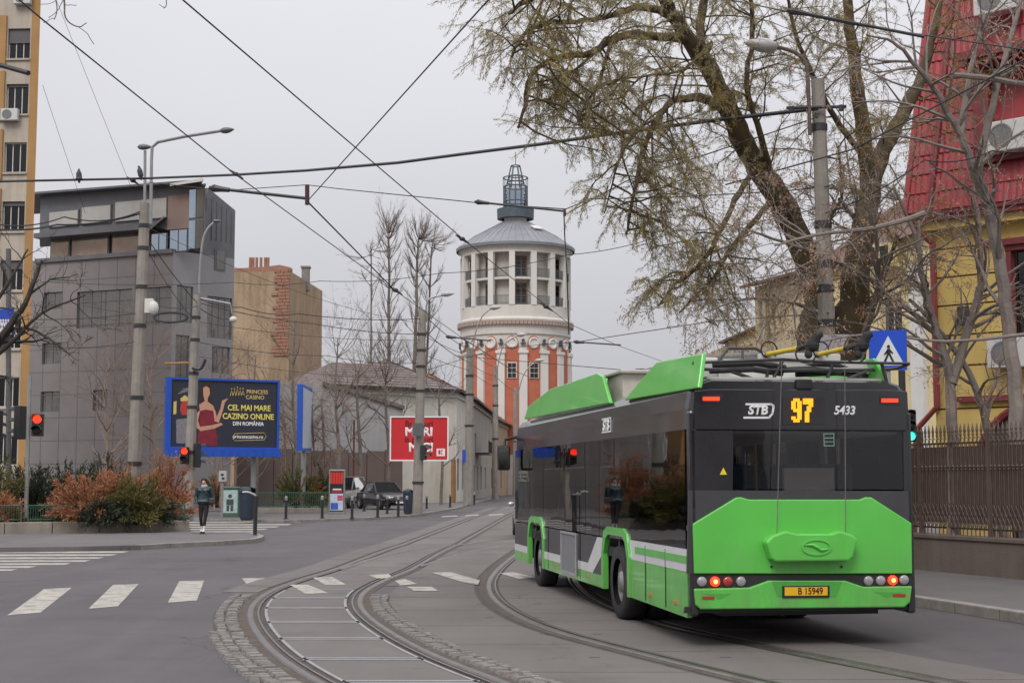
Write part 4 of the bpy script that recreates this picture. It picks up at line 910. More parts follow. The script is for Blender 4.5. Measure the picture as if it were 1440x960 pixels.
h3, Mh3, W3 = gable_house('street_house', 'weathered grey street house with hanging shop board', 664, 690, 123, 150, yz_(568, 130), yz_(525, 130), 9, mat('grey_render', (.30, .27, .235), .9, .15, .6, .2, 12, streak=.4), M_rtile, [(2, 3.6, .9, 3.0), (6, 7.6, .9, 3.0), (11, 12.5, .9, 3.0), (17, 19, .9, 3.0), (3, 5, 4.2, 5.8)])
gable_house('street_house', 'far ochre street house with rust red roof below the tower', 687, 724, 152, 190, yz_(592, 165), yz_(545, 165), 10, M_och, M_rtile, [(3, 5, .9, 3.0), (9, 11, .9, 3.0), (15, 17, .9, 3.0)])
# gate, balcony, shop board on those houses
mb = MB(); mb.box(-2.2, -.8, -.1, .05, .1, 3.2, Mh2)
for k in range(7): mb.box(-2.2 + k * .2, -2.02 + k * .2, -.16, -.10, .1, 3.0 + .5 * math.sin(math.pi * (k + .5) / 7), Mh2)
o = mb.obj('gate', mat('gate_timber', (.27, .13, .035), .7, .2, 4), h2)
mb = MB(); mb.box(3.5, 8.5, -1.2, 0, 4.0, 4.15, Mh3)
for k in range(14): mb.box(3.5 + k * .37, 3.54 + k * .37, -1.2, -1.16, 4.15, 5.1, Mh3)
mb.box(3.5, 8.5, -1.22, -1.16, 5.1, 5.16, Mh3); mb.obj('balcony', M_tubeg, h3)
mb = MB(); mb.box(9.5, 11.5, -1.4, -1.25, 2.8, 5.4, Mh3); mb.obj('shop_board', mat('board_pale', (.45, .46, .47), .6, .06, 2), h3)

# ---- right side: red mansard house behind the railings
M_ry = mat('render_yellow', (.58, .415, .135), .9, .10, .8, .15, 15, streak=.15); M_rd = mat('metal_tile_red', (.30, .028, .034), .55, .15, 1.5, 0, 20, .0, coat=.15); M_rdd = mat('trim_dark_red', (.17, .025, .03), .5, .15, 3)
rh = empty('red_roof_house', (0, 0, 0), 0, 'yellow house with steep red metal tile mansard and dormer window', 'house')
K0 = P(1312, 430, 33); K0.z = 0; uK = Vector((.73, -.68, 0)).normalized(); nK = Vector((uK.y, -uK.x, 0)); MK = frameM(K0, uK)   # local y inward
def kx(px, py=430, off=0.0):
    d = ray(px, py); o = K0 + nK * off; t = (o.x * d.y - o.y * d.x) / (uK.y * d.x - uK.x * d.y); return t
def kz(px, py): 
    d = ray(px, py); t = kx(px, py); p = K0 + uK * t; return CAMZ + d.z * (p.y / d.y)
ze = kz(1312, 308)
zg = [.15, kz(1330, 575), kz(1330, 515), kz(1330, 472), kz(1330, 430), kz(1330, 390), kz(1330, 350), ze]
wx0, wx1, wz0, wz1 = kx(1416), kx(1475), kz(1416, 512), kz(1416, 345)
cuts = sorted(set(zg + [wz0, wz1]))
for a, b in zip(cuts, cuts[1:]):                       # rusticated bands with recessed joints
    inwin = a >= wz0 - 1e-6 and b <= wz1 + 1e-6
    for x0_, x1_ in ([(0, wx0), (wx1, 12)] if inwin else [(0, 12)]):
        mb = MB(); mb.box(x0_, x1_, 0, .3, a + (.02 if a in zg else 0), b - (.02 if b in zg else 0), MK); mb.obj('wall_band', M_ry, rh)
mb = MB(); mb.box(.02, 12, .03, 8, .15, ze - .05, MK); mb.obj('wall_core', mat('joint_dark', (.12, .08, .03), .9, .2, 3), rh) if False else None
mb = MB(); mb.box(.02, wx0, .04, .28, .15, ze, MK); mb.box(wx0, wx1, .04, .28, .15, wz0 - .01, MK); mb.box(.0, .3, .3, 9, .15, ze, MK); mb.obj('wall_core', mat('joint_dark', (.14, .09, .03), .9, .2, 3), rh)
mb = MB(); mb.box(wx0, wx0 + .12, .0, .25, wz0, wz1, MK); mb.box(wx0, wx1, -.02, .25, wz1 - .12, wz1, MK); mb.box(wx0 - .5, wx1, -.1, 0, wz1, wz1 + .14, MK); wn = mb.obj('window', M_rdd, rh)
mb = MB(); mb.quad(*[MK @ Vector(v) for v in ((wx0, .2, wz0), (wx1, .2, wz0), (wx1, .2, wz1), (wx0, .2, wz1))]); mb.obj('pane', M_pane, wn); mb = MB(); mb.box(wx0, wx1, .6, .65, wz0, wz1, MK); mb.obj('room_backing', M_inside, wn)
za0, za1 = kz(1345, 600), kz(1345, 578)
mb = MB(); mb.box(kx(1345), 12, -.12, .0, kz(1345, 566), kz(1345, 558), MK); mb.obj('string_course', M_rdd, rh)
n = 14; xa, xb = kx(1352), kx(1352) + 3.2; mb = MB(); pts_ = [(xa + (xb - xa) * k / n, -.03, .9 + (kz(1345, 572) - .9) * math.sqrt(max(0, 1 - (2 * k / n - 1) ** 2))) for k in range(n + 1)]
mb.prism([MK @ Vector(v) for v in pts_], MK.to_3x3() @ Vector((0, .03 - .002, 0))); mb.obj('arch_shade_panel', M_inside, rh)  # flat dark panel on the wall, painted as the shaded arch opening
mb = MB(); mb.tube([MK @ Vector((v[0], -.05, v[2])) for v in pts_], .09, 6); mb.obj('arch_trim', M_rdd, rh)
# eaves, mansard
lean = .10; zt = ze + 8.0; x0 = kx(1290) 
mb = MB(); mb.box(x0, 12, -.45, 0.3, ze, ze + .10, MK); mb.box(x0 + .05, 12, -.40, .1, ze - .12, ze, MK); ev = mb.obj('eaves', M_rdd, rh)
mb = MB(); mb.box(x0 + .25, 12, -.28, .0, ze - .3, ze - .12, MK); mb.obj('eaves_moulding', M_ry, rh)
def mp_(x, h, out=0.0): return MK @ Vector((x, -.42 + h * lean - out, ze + .1 + h))
dx0, dx1, dh0, dh1 = kx(1392), kx(1475), kz(1392, 228) - ze - .1, kz(1392, 95) - ze - .1
mb = MB(); sl = .095
mb.quad(mp_(x0, 0), mp_(12, 0), mp_(12, 8), mp_(x0 + 8 * sl, 8)); mb.quad(mp_(x0, 0), mp_(x0 + 8 * sl, 8), MK @ Vector((x0 + 8 * sl, 6, zt)), MK @ Vector((x0, 6, ze + .1))); ms = mb.obj('mansard_sheet', M_rd, rh)
tl = MB(); tl.prism([Vector(v) for v in ((-.15, 0, 0), (.15, 0, 0), (.15, -.035, .0), (.07, -.055, .0), (0, -.03, 0), (-.07, -.055, 0), (-.15, -.035, 0))], (0, .03, .45))
tme = None; rest = MB(); cnt = 0
for r_ in range(18):
    h = r_ * .44; x = x0 + h * sl + .17
    while x < 7.5:
        if not (dx0 - .1 < x < dx1 and dh0 - .3 < h < dh1 + .1):
            M_ = frameM(mp_(x, h, .004 + .012), uK, (MK.to_3x3() @ Vector((0, lean, 1))).normalized())
            if x < 4.6 and cnt < 290:
                cnt += 1
                if tme is None: o = tl.obj('roof_tile', M_rd, rh); tme = o.data; o.matrix_world = M_
                else: share('roof_tile', tme, rh, M_)
            else:
                st = len(rest.v); rest.v += tl.v; rest.f += [tuple(i + st for i in f) for f in tl.f]; rest.m += tl.m; rest.xf(M_, st)
        x += .305
o = rest.obj('roof_tiles', M_rd, rh); o['kind'] = 'stuff'
mb = MB(); mb.tube([mp_(x0, 0, .03), mp_(x0 + 8 * sl, 8, .03)], .09, 6); mb.obj('hip_ridge', M_rd, rh)
mb = MB(); mb.tube([mp_(x0 + .62, 0, .08), mp_(x0 + .62 + 8 * sl, 8, .08)], .07, 8); mb.obj('downpipe', M_rdd, rh)
hA, hB = dh0 + ze + .1, dh1 + ze + .1                   # dormer
mb = MB(); yb = -.42 + dh0 * lean - .1
mb.box(dx0, dx0 + .35, yb - .1, 1.5, hA, hB, MK); mb.box(dx0 - .15, dx1 + .4, yb - .55, 1.6, hB, hB + .18, MK); mb.box(dx0, dx1, yb - .12, 1.5, hA - .12, hA, MK); mb.obj('dormer', M_rdd, rh)
mb = MB()
for k in range(7): mb.box(dx0 - .1 + k * .3, dx0 + .02 + k * .3, yb - .5, yb + .3, hB - .14, hB - .002, MK)
mb.obj('dormer_brackets', M_rd, rh)
mb = MB(); mb.quad(*[MK @ Vector(v) for v in ((dx0 + .35, yb + .35, hA), (dx1, yb + .35, hA), (dx1, yb + .35, hB), (dx0 + .35, yb + .35, hB))]); mb.obj('dormer_pane', M_pane, rh); mb = MB(); mb.box(dx0 + .3, dx1, yb + .8, yb + .85, hA, hB, MK); mb.obj('room_backing', M_inside, rh)
ac_unit(rh, MK @ Matrix.Translation((dx0 + .85, yb - .05, hA + .02)), 1.15); ac_unit(rh, MK @ Matrix.Translation((kx(1428), -.42 + (kz(1410, 30) - ze) * lean - .2, kz(1428, 22))), 1.2)
ac_unit(rh, MK @ Matrix.Translation((kx(1425), -.06, kz(1425, 518))), 1.1)
mb = MB(); xp = kx(1311); mb.tube([MK @ Vector(v) for v in ((xp - .15, -.5, ze), (xp - .12, -.3, ze - .3), (xp + .1, -.1, ze - .6), (xp + .1, -.1, kz(1312, 572)), (xp - .4, -.12, kz(1312, 603)), (xp - .55, -.15, .2))], .075, 8); mb.obj('downpipe', mat('pipe_red', (.24, .04, .04), .5, .12, 4), rh)
mb = MB(); p = MK @ Vector((kx(1357), -.12, kz(1357, 458))); mb.box(p.x - .1, p.x + .1, p.y - .1, p.y + .1, p.z, p.z + .42); mb.obj('wall_lantern', M_tubeg, rh)

# ---- pale houses farther back on the right
M_py = mat('render_pale_yellow', (.64, .54, .30), .9, .10, .7, .15, 12, streak=.2)
ph = empty('pale_house', (0, 0, 0), 0, 'pale yellow house with brown hipped roof seen between the willow trunks', 'house')
a, b = P(1128, 430, 58), P(1312, 430, 52); a.z = b.z = 0; u = (b - a).normalized(); W = (b - a).length; Mp = frameM(a, u)
def pxx(px):
    d = ray(px, 430); return (a.x * d.y - a.y * d.x) / (u.y * d.x - u.x * d.y)
pz = lambda py: P(1200, py, 55).z
facade('wall', ph, a, u, W, pz(385), [(pxx(1240), pxx(1268), pz(472), pz(424), 1), (pxx(1243), pxx(1254), pz(384), pz(358), 0)] and [(pxx(1240), pxx(1268), pz(472), pz(424), 1), (pxx(1172), pxx(1190), pz(470), pz(424), 1)], M_py, .15, frame=mat('white_frame', (.5, .48, .45), .5, .1, 4))
mb = MB(); mb.prism([Mp @ Vector(v) for v in ((0, 0, pz(385)), (W, 0, pz(385)), (W, 0, pz(335)), (0, 0, pz(385) + .3))], MK.to_3x3() @ Vector((0, .3, 0))); mb.obj('gable_wall', M_py, ph)
M_brf = mat('brown_roof', (.15, .085, .07), .85, .25, 2, .4, 14)
mb = MB(); e = .4; r0, r1 = (W * .35, 4, pz(243)), (W * .9, 4, pz(248)); A1, B1, C1, D1_ = (-e, -e, pz(385)), (W + e, -e, pz(340)), (W + e, 9, pz(340)), (-e, 9, pz(385))
for f in ((A1, B1, r1, r0), (B1, C1, r1), (C1, D1_, r0, r1), (D1_, A1, r0)): mb.quad(*[Mp @ Vector(v) for v in f])
rf = mb.obj('roof', M_brf, ph)
for px in (1243, 1262):
    mb = MB(); mb.box(pxx(px) - .28, pxx(px) + .28, -.6, .5, pz(384), pz(352), Mp); d = mb.obj('dormer', M_py, rf); mb = MB(); mb.box(pxx(px) - .2, pxx(px) + .2, -.63, -.6, pz(381), pz(356), Mp); mb.obj('pane', M_pane, d)
mb = MB(); mb.box(pxx(1285), pxx(1302), -.25, .0, 0, pz(385), Mp); mb.obj('white_pier', mat('render_white', (.6, .59, .56), .9, .06, 1), ph)
nh = empty('narrow_house', (0, 0, 0), 0, 'brownish narrow house with tall dark windows left of the pale yellow one', 'house')
a2, b2 = P(1062, 440, 64), P(1130, 440, 60); a2.z = b2.z = 0; u2 = (b2 - a2).normalized(); W2_ = (b2 - a2).length
z5 = lambda py: P(1090, py, 62).z
facade('wall', nh, a2, u2, W2_, z5(395), [(.3, .65, z5(480), z5(415), 0), (.95, 1.3, z5(480), z5(412), 1), (1.6, 1.85, z5(480), z5(412), 0)], mat('render_tan', (.47, .385, .255), .9, .14, .8, .2, 12, streak=.35), .15)
mb = MB(); Mn = frameM(a2, u2); mb.prism([Mn @ Vector(v) for v in ((-.5, -.5, z5(396)), (W2_ + .3, -.5, z5(396)), (W2_ + .3, 3, z5(370)), (.4, 3, z5(374)))], (0, 0, .12)); mb.obj('roof', M_brf, nh)
mb = MB(); mb.prism([Mn @ Vector(v) for v in ((0, 0, 0), (0, 7, 0), (0, 7, z5(395)), (0, 0, z5(395)))], (.05, 0, 0)); mb.obj('side_wall', MATS['render_tan'], nh)
bh = empty('beige_house', (0, 0, 0), 0, 'low beige house with stepped parapet beyond the bus roof', 'house')
a3, b3 = P(985, 490, 84), P(1064, 490, 80); a3.z = b3.z = 0; u3 = (b3 - a3).normalized(); W3_ = (b3 - a3).length; z6 = lambda py: P(1020, py, 82).z; Mb3 = frameM(a3, u3)
mb = MB(); mb.prism([Mb3 @ Vector(v) for v in ((0, 0, 0), (W3_, 0, 0), (W3_, 0, z6(468)), (W3_ * .45, 0, z6(482)), (W3_ * .45, 0, z6(486)), (0, 0, z6(497)))], Mb3.to_3x3() @ Vector((0, 6, 0))); mb.obj('wall', MATS['render_tan'], bh)
mb = MB(); mb.prism([Mb3 @ Vector(v) for v in ((W3_ * .4, -.3, z6(483)), (W3_ + .2, -.3, z6(467)), (W3_ + .2, -.3, z6(464)), (W3_ * .4, -.3, z6(480)))], Mb3.to_3x3() @ Vector((0, 6.4, 0))); mb.obj('roof', M_brf, bh)
def sm(pts, n=6):                                      # rounded polyline
    out = []
    for k in range(len(pts) - 1):
        p0, p1, p2, p3 = pts[max(0, k - 1)], pts[k], pts[k + 1], pts[min(len(pts) - 1, k + 2)]
        for q in range(n):
            t = q / n; out.append(.5 * ((2 * p1) + (p2 - p0) * t + (2 * p0 - 5 * p1 + 4 * p2 - p3) * t * t + (3 * p1 - p0 - 3 * p2 + p3) * t ** 3))
    return out + [pts[-1]]
# ------------------------------------------------------------------ vegetation
class Leaves:                                          # collects leaf quads fast
    def __init__(s): s.c = []; s.d = []; s.w = []; s.l = []; s.k = []
    def add(s, c, d, l, w, k=0): s.c.append(tuple(c)); s.d.append(tuple(d)); s.l.append(l); s.w.append(w); s.k.append(k)
    def obj(s, name, mats, parent, seed=0, fold=0):
        r = np.random.default_rng(seed); n = len(s.c); c = np.array(s.c); d = np.array(s.d); l = np.array(s.l)[:, None]; w = np.array(s.w)[:, None]
        d /= np.linalg.norm(d, axis=1, keepdims=True) + 1e-9; q = r.normal(size=(n, 3)); p = np.cross(d, q); p /= np.linalg.norm(p, axis=1, keepdims=True) + 1e-9
        v = np.stack([c, c + d * l * .5 + p * w * .5, c + d * l, c + d * l * .5 - p * w * .5], 1).reshape(-1, 3)
        me = bpy.data.meshes.new(name); me.vertices.add(4 * n); me.vertices.foreach_set('co', v.ravel())
        me.loops.add(4 * n); me.loops.foreach_set('vertex_index', np.arange(4 * n)); me.polygons.add(n)
        me.polygons.foreach_set('loop_start', np.arange(0, 4 * n, 4)); me.polygons.foreach_set('loop_total', np.full(n, 4))
        for m in mats: me.materials.append(m)
        me.polygons.foreach_set('material_index', np.array(s.k, dtype=np.int32)); me.update(); me.validate()
        o = bpy.data.objects.new(name, me); COL.objects.link(o); o.parent = parent; o['kind'] = 'stuff'; return o
def rvec(r, s=1.0): return Vector((r.gauss(0, s), r.gauss(0, s), r.gauss(0, s)))
def path(r, p, d, length, n, wob, trop):
    pts = [Vector(p)]; d = Vector(d).normalized(); st = length / n
    for k in range(n):
        d = (d + rvec(r, wob) + Vector(trop) * st).normalized(); pts.append(pts[-1] + d * st)
    return pts
def grow(mb, r, p, d, length, rad_, lev, prm, tips):
    """recursive bare branch; prm: list per level of (segments, wobble, tropism z, children, child angle, length ratio, radius ratio)"""
    seg, wob, tz_, nch, ang, lr, rr_ = prm[lev]; pts = path(r, p, d, length, seg, wob, (0, 0, tz_))
    rs = [max(.004, rad_ * (1 - .75 * k / seg)) for k in range(seg + 1)]; mb.tube(pts, rs, 6 if rad_ > .05 else 4 if rad_ > .015 else 3, cap=False)
    if lev + 1 >= len(prm): tips.append((pts[-1], (pts[-1] - pts[-2]).normalized())); return
    for k in range(nch):
        t = r.uniform(.25, 1.0) if lev else r.uniform(.35, 1.0); i = min(seg - 1, int(t * seg)); q = pts[i].lerp(pts[i + 1], t * seg - i); dd = (pts[i + 1] - pts[i]).normalized()
        side = dd.orthogonal().normalized(); side = Matrix.Rotation(r.uniform(0, 6.283), 3, dd) @ side
        nd = (dd * math.cos(ang) + side * math.sin(ang) * r.uniform(.7, 1.2)).normalized()
        grow(mb, r, q, nd, length * lr * r.uniform(.6, 1.15) * (1.1 - .4 * t), rs[i] * rr_, lev + 1, prm, tips)
M_bark = mat('bark_dark', (.045, .036, .030), .95, .35, 4, .9, 14); M_barkm = mat('bark_mossy', (.058, .048, .033), .95, .35, 2, .9, 12, col2=(.115, .078, .035))
M_twig = mat('twig_brown', (.17, .14, .12), .95, .25, 3); M_twigr = mat('twig_reddish', (.23, .165, .125), .95, .25, 2); M_barkg = mat('bark_grey', (.21, .175, .155), .95, .25, 3, .6, 18)  # twig brown is lightened to put distant haze into the far trees' colour
def leafmat(name, a, b, tr=.45):
    m = mat(name, a, .7, .2, 6, col2=b); t = m.node_tree; bs = t.nodes['Principled BSDF']; o = t.nodes['Material Output']
    tl = t.nodes.new('ShaderNodeBsdfTranslucent'); mx = t.nodes.new('ShaderNodeMixShader'); mx.inputs[0].default_value = tr
    src = bs.inputs['Base Color'].links[0].from_socket; t.links.new(src, tl.inputs['Color'])
    t.links.new(bs.outputs[0], mx.inputs[1]); t.links.new(tl.outputs[0], mx.inputs[2]); t.links.new(mx.outputs[0], o.inputs['Surface']); return m
LW = [leafmat('willow_leaf_olive', (.33, .285, .15), (.40, .34, .17)), leafmat('willow_leaf_dun', (.33, .27, .19), (.25, .21, .15)), leafmat('willow_leaf_yellow', (.40, .28, .05), (.30, .24, .07))]
# ---- willow: limbs follow the photograph, at their own distances
wil = empty('willow_tree', (0, 0, 0), 0, 'large mossy willow leaning over the road with drooping olive twigs', 'tree')
R = random.Random(11); wb = MB(); tw = MB(); limbs = []; M_wtwig = mat('willow_twig', (.13, .105, .065), .9, .25, 2, col2=(.20, .16, .07))
def limb(pix, r0, r1, n=8, reg=True):
    ctl = [P(*p) for p in pix]; pts = []
    for k in range(len(ctl) - 1):
        p0, p1, p2, p3 = ctl[max(0, k - 1)], ctl[k], ctl[k + 1], ctl[min(len(ctl) - 1, k + 2)]
        for q in range(5):
            t = q / 5; pts.append(.5 * ((2 * p1) + (p2 - p0) * t + (2 * p0 - 5 * p1 + 4 * p2 - p3) * t * t + (3 * p1 - p0 - 3 * p2 + p3) * t ** 3) + rvec(R, .012))
    pts.append(ctl[-1]); m = len(pts); rs = [r0 + (r1 - r0) * k / (m - 1) for k in range(m)]
    rs = [v * R.uniform(.92, 1.1) * (.68 if r0 < .17 else 1) for v in rs]; wb.tube(pts, rs, n)
    if reg: limbs.append((pts, rs))
    return pts
base = G(1165, 790, .15); WD = 28.0
limb([(1168, 760, WD), (1160, 640, WD), (1150, 540, WD), (1142, 470, WD), (1152, 425, WD), (1135, 370, WD), (1108, 300, WD - .2), (1065, 235, WD - .6), (1035, 180, WD - 1), (1005, 110, WD - 1.4), (968, 55, WD - 1.8), (940, 10, WD - 2.2), (915, -50, WD - 2.6)], .38, .10, 12)
limb([(1180, 760, WD), (1186, 600, WD), (1192, 480, WD + .1), (1202, 415, WD + .2), (1208, 355, WD + .3), (1222, 285, WD + .4), (1232, 235, WD + .5), (1262, 175, WD + .8), (1290, 120, WD + 1), (1310, 60, WD + 1.2), (1325, -10, WD + 1.3)], .38, .05, 12)
limb([(1222, 285, WD + .4), (1216, 200, WD + .2), (1205, 120, WD), (1195, 40, WD - .2), (1190, -40, WD - .4)], .17, .09, 8)
limb([(1200, 470, WD), (1228, 420, WD - .2), (1245, 380, WD - .4), (1262, 330, WD - .6)], .13, .05, 6)
limb([(1008, 115, WD - 1.4), (985, 60, WD - 1), (990, 0, WD - .8), (1000, -50, WD - .6)], .16, .1, 8)
limb([(1012, 150, WD - 1.2), (985, 138, WD - 2), (950, 140, WD - 2.6), (930, 160, WD - 3.0), (905, 210, WD - 3.3), (893, 270, WD - 3.5), (880, 330, WD - 3.6)], .13, .03, 7)
limb([(965, 55, WD - 1.8), (930, 52, WD - 2.4), (890, 50, WD - 3), (855, 58, WD - 3.4), (830, 75, WD - 3.7), (780, 82, WD - 4), (745, 110, WD - 4.2), (738, 150, WD - 4.4), (728, 180, WD - 4.5)], .14, .03, 7)
limb([(940, 20, WD - 2.2), (900, 10, WD - 3), (860, 22, WD - 3.6), (820, 30, WD - 4), (770, 32, WD - 4.4), (738, 48, WD - 4.7), (720, 80, WD - 5)], .11, .025, 6)
limb([(900, -20, WD - 2.6), (840, -20, WD - 3.6), (780, -10, WD - 4.4), (745, 0, WD - 5), (715, 20, WD - 5.4)], .10, .025, 6)
limb([(860, 60, WD - 3.4), (850, 90, WD - 4), (840, 120, WD - 4.3), (822, 150, WD - 4.6), (812, 172, WD - 4.8)], .06, .02, 5)
limb([(985, 95, WD - 1.6), (1000, 60, WD - 2.4), (960, 100, WD - 2.8), (900, 110, WD - 3), (870, 150, WD - 3.2)], .06, .02, 5)
limb([(1065, 235, WD - .6), (1040, 270, WD - 1.6), (1010, 330, WD - 2.2), (985, 370, WD - 2.6), (950, 400, WD - 2.9), (925, 430, WD - 3.1)], .10, .025, 6)
limb([(930, 165, WD - 3), (900, 180, WD - 3.4), (870, 230, WD - 3.7), (850, 300, WD - 3.9)], .05, .015, 5)
limb([(1090, 275, WD - .3), (1075, 210, WD - 1), (1050, 120, WD - 1.4), (1060, 40, WD - 1.6), (1050, -30, WD - 1.8)], .12, .05, 6)
limb([(1232, 235, WD + .5), (1190, 190, WD), (1150, 120, WD - .4), (1120, 50, WD - .8), (1105, -20, WD - 1)], .11, .04, 6)
limb([(1090, 280, WD - .3), (1040, 335, WD - 1.6), (1000, 392, WD - 2.2), (955, 440, WD - 2.6)], .09, .02, 6)
limb([(1135, 370, WD), (1160, 320, WD - .8), (1185, 270, WD - 1.2), (1175, 200, WD - 1.5)], .08, .02, 5)
wl = Leaves(); tips = []
prm = [(7, .16, -.02, 3, .7, .55, .55), (6, .22, -.12, 0, .7, .5, .5)]
def strand(p, d, length):                              # thin twig that bends down, with narrow leaves
    n = 6; pts = [Vector(p)]; d = Vector(d).normalized(); st = length / n
    for k in range(n):
        d = (d + Vector((0, 0, -.13)) + rvec(R, .19)).normalized(); pts.append(pts[-1] + d * st)
    tw.tube(pts, [.006, .006, .005, .005, .004, .004, .003], 3, cap=False)
    moss = R.random() < .28
    for k in range(n):
        for q in range(int(11 + 26 * st)):
            t = R.random(); c = pts[k].lerp(pts[k + 1], t) + rvec(R, .02); dd = (pts[k + 1] - pts[k]).normalized() + rvec(R, .6) + Vector((0, 0, -.4))
            wl.add(c, dd, R.uniform(.038, .075), R.uniform(.007, .0115), 2 if moss else (0 if R.random() < .6 else 1))
_env = [P(u, v, 24.5) for u, v in ((640, 130), (700, 165), (790, 175), (820, 285), (870, 375), (900, 420), (1010, 435), (1100, 480))]   # underside of the crown, world x -> lowest z
def inside(p): return p.x > P(662, 100, 24.5).x and p.z > np.interp(p.x, [q.x for q in _env], [q.z for q in _env])
for li, (pts, rs) in enumerate(limbs):
    thin = rs[0] < .13; start = int(len(pts) * (.35 if thin else .55)); cnt = 0; right = sum(p.x / p.y for p in pts) / len(pts) > .20
    for i in range(start, len(pts) - 1):
        L_ = (pts[i + 1] - pts[i]).length
        for q in range(max(1, int(L_ * ((6.5 if thin else 3.8) * (.45 if right else 1)) + R.random()))):
            if rs[i] > .3: continue
            dd = (pts[i + 1] - pts[i]).normalized(); side = Matrix.Rotation(R.uniform(0, 6.283), 3, dd) @ dd.orthogonal().normalized()
            bd = (dd * .5 + side + Vector((0, 0, .15))).normalized(); bl = R.uniform(.7, 1.9) * (1.0 if thin else 1.2)
            bp = path(R, pts[i], bd, bl, 5, .2, (0, 0, -.15))
            if not inside(bp[-1]): bp = path(R, pts[i], (dd * .4 + Vector((.5, .3, .4))).normalized(), bl * .5, 5, .2, (0, 0, -.15))
            if not inside(bp[-1]): continue
            wb.tube(bp, [.020, .017, .014, .011, .009, .006], 4, cap=False)
            for k in range(2, 6):
                for z_ in range(R.choice((2, 2, 3, 3))): strand(bp[k], (bp[k] - bp[k - 1]).normalized() * .7 + rvec(R, .6), R.uniform(.3, .95))
wb.obj('trunk', M_barkm, wil, smooth=True); o = tw.obj('twigs', M_wtwig, wil); o['kind'] = 'stuff'; wl.obj('crown', LW, wil, 3)

# ---- bare maples with dry seed clusters in front of the red house
M_seed = leafmat('dry_seed_cluster', (.46, .29, .18), (.34, .21, .13), .3)
def bare_tree(label, stems, seed, cat='tree', name='bare_tree', bark=M_barkg, prm=None, seeds=0.0, group=None, twigs=True):
    r = random.Random(seed); t = empty(name, (0, 0, 0), 0, label, cat, group); mb = MB(); tips = []; lv = Leaves()
    for (pix, r0, r1, nb, bl) in stems:
        ctl = [P(*p) for p in pix]; pts = [p + rvec(r, r0 * .08) for p in sm(ctl, 5)]; m = len(pts); rs = [r0 + (r1 - r0) * k / (m - 1) for k in range(m)]; mb.tube(pts, rs, 7, cap=False)
        for k in range(nb):
            t_ = r.uniform(.25, 1); i = min(m - 2, int(t_ * (m - 1))); dd = (pts[i + 1] - pts[i]).normalized()
            side = Matrix.Rotation(r.uniform(0, 6.283), 3, dd) @ dd.orthogonal().normalized()
            grow(mb, r, pts[i], (dd * .6 + side * .8 + Vector((0, 0, .1))).normalized(), bl * r.uniform(.6, 1.3), min(rs[i] * .55, .05), 0, prm or [(6, .16, .10, 4, .7, .6, .6), (5, .2, .10, 3, .7, .55, .6), (4, .22, .05, 0, .6, .5, .5)], tips)
    mb.obj('trunk', bark, t)
    if seeds:
        for p, d in tips:
            if r.random() < seeds:
                for q in range(r.randint(12, 26)): c = p + rvec(r, .07) + Vector((0, 0, -.05)); lv.add(c, rvec(r) + Vector((0, 0, -.6)), r.uniform(.04, .07), r.uniform(.015, .028))
        if lv.c: lv.obj('seed_clusters', [M_seed], t, seed)
    return t
bare_tree('slim bare tree forking behind the railings beside the crossing sign', [([(1342, 760, 26.3), (1340, 640, 26.3), (1335, 530, 26.3), (1318, 470, 26.2), (1300, 400, 26), (1285, 330, 25.8), (1255, 260, 25.6)], .13, .02, 16, 1.6), ([(1337, 540, 26.3), (1362, 460, 26.5), (1378, 400, 26.6), (1376, 320, 26.6), (1368, 230, 26.6)], .10, .03, 12, 1.3), ([(1310, 450, 26.2), (1296, 380, 26), (1292, 310, 26)], .06, .03, 6, 1.2)], 21, seeds=.16)
bare_tree('taller bare tree with pale bark before the red mansard roof', [([(1436, 780, 25.2), (1430, 600, 25.2), (1420, 480, 25.2), (1408, 390, 25.1), (1392, 300, 25), (1375, 255, 24.9), (1350, 190, 24.7), (1322, 140, 24.5), (1290, 95, 24.2), (1255, 60, 23.9), (1220, 50, 23.6)], .15, .012, 26, 1.6), ([(1372, 250, 24.9), (1395, 150, 25), (1420, 60, 25.1), (1440, -20, 25.2)], .08, .03, 10, 1.4), ([(1350, 190, 24.7), (1365, 100, 24.8), (1385, 20, 24.9)], .07, .03, 8, 1.3), ([(1340, 105, 24.6), (1390, 110, 24.4), (1440, 118, 24.2), (1500, 122, 24)], .05, .05, 8, 1.2)], 22, seeds=.14)
bare_tree('leaning bare stem crossing in front of the yellow wall', [([(1412, 760, 26.8), (1396, 640, 26.8), (1370, 540, 26.6), (1325, 470, 26.3), (1280, 420, 26)], .10, .03, 12, 1.3), ([(1300, 300, 24), (1230, 320, 23.6), (1150, 330, 23.2), (1090, 345, 22.9)], .05, .015, 10, 1.1), ([(1440, 470, 23), (1330, 480, 22.6), (1220, 470, 22.3), (1110, 490, 22)], .03, .01, 10, .9)], 23, seeds=.30)
pr2 = [(6, .18, .06, 5, .75, .6, .6), (5, .22, .04, 3, .8, .55, .6), (4, .22, .0, 0, .6, .5, .5)]
bare_tree('bare maple with tan seed clusters over the trolley poles', [([(1205, 790, 27.2), (1212, 500, 27.2), (1235, 400, 26.6), (1215, 330, 26), (1180, 280, 25.5)], .09, .03, 16, 1.9), ([(1235, 400, 26.6), (1180, 370, 25.4), (1100, 340, 24.6), (1040, 320, 24)], .05, .015, 14, 1.5), ([(1212, 480, 27.2), (1130, 430, 25.6), (1050, 420, 24.6), (990, 440, 24)], .045, .012, 14, 1.3)], 24, prm=pr2, seeds=.38)
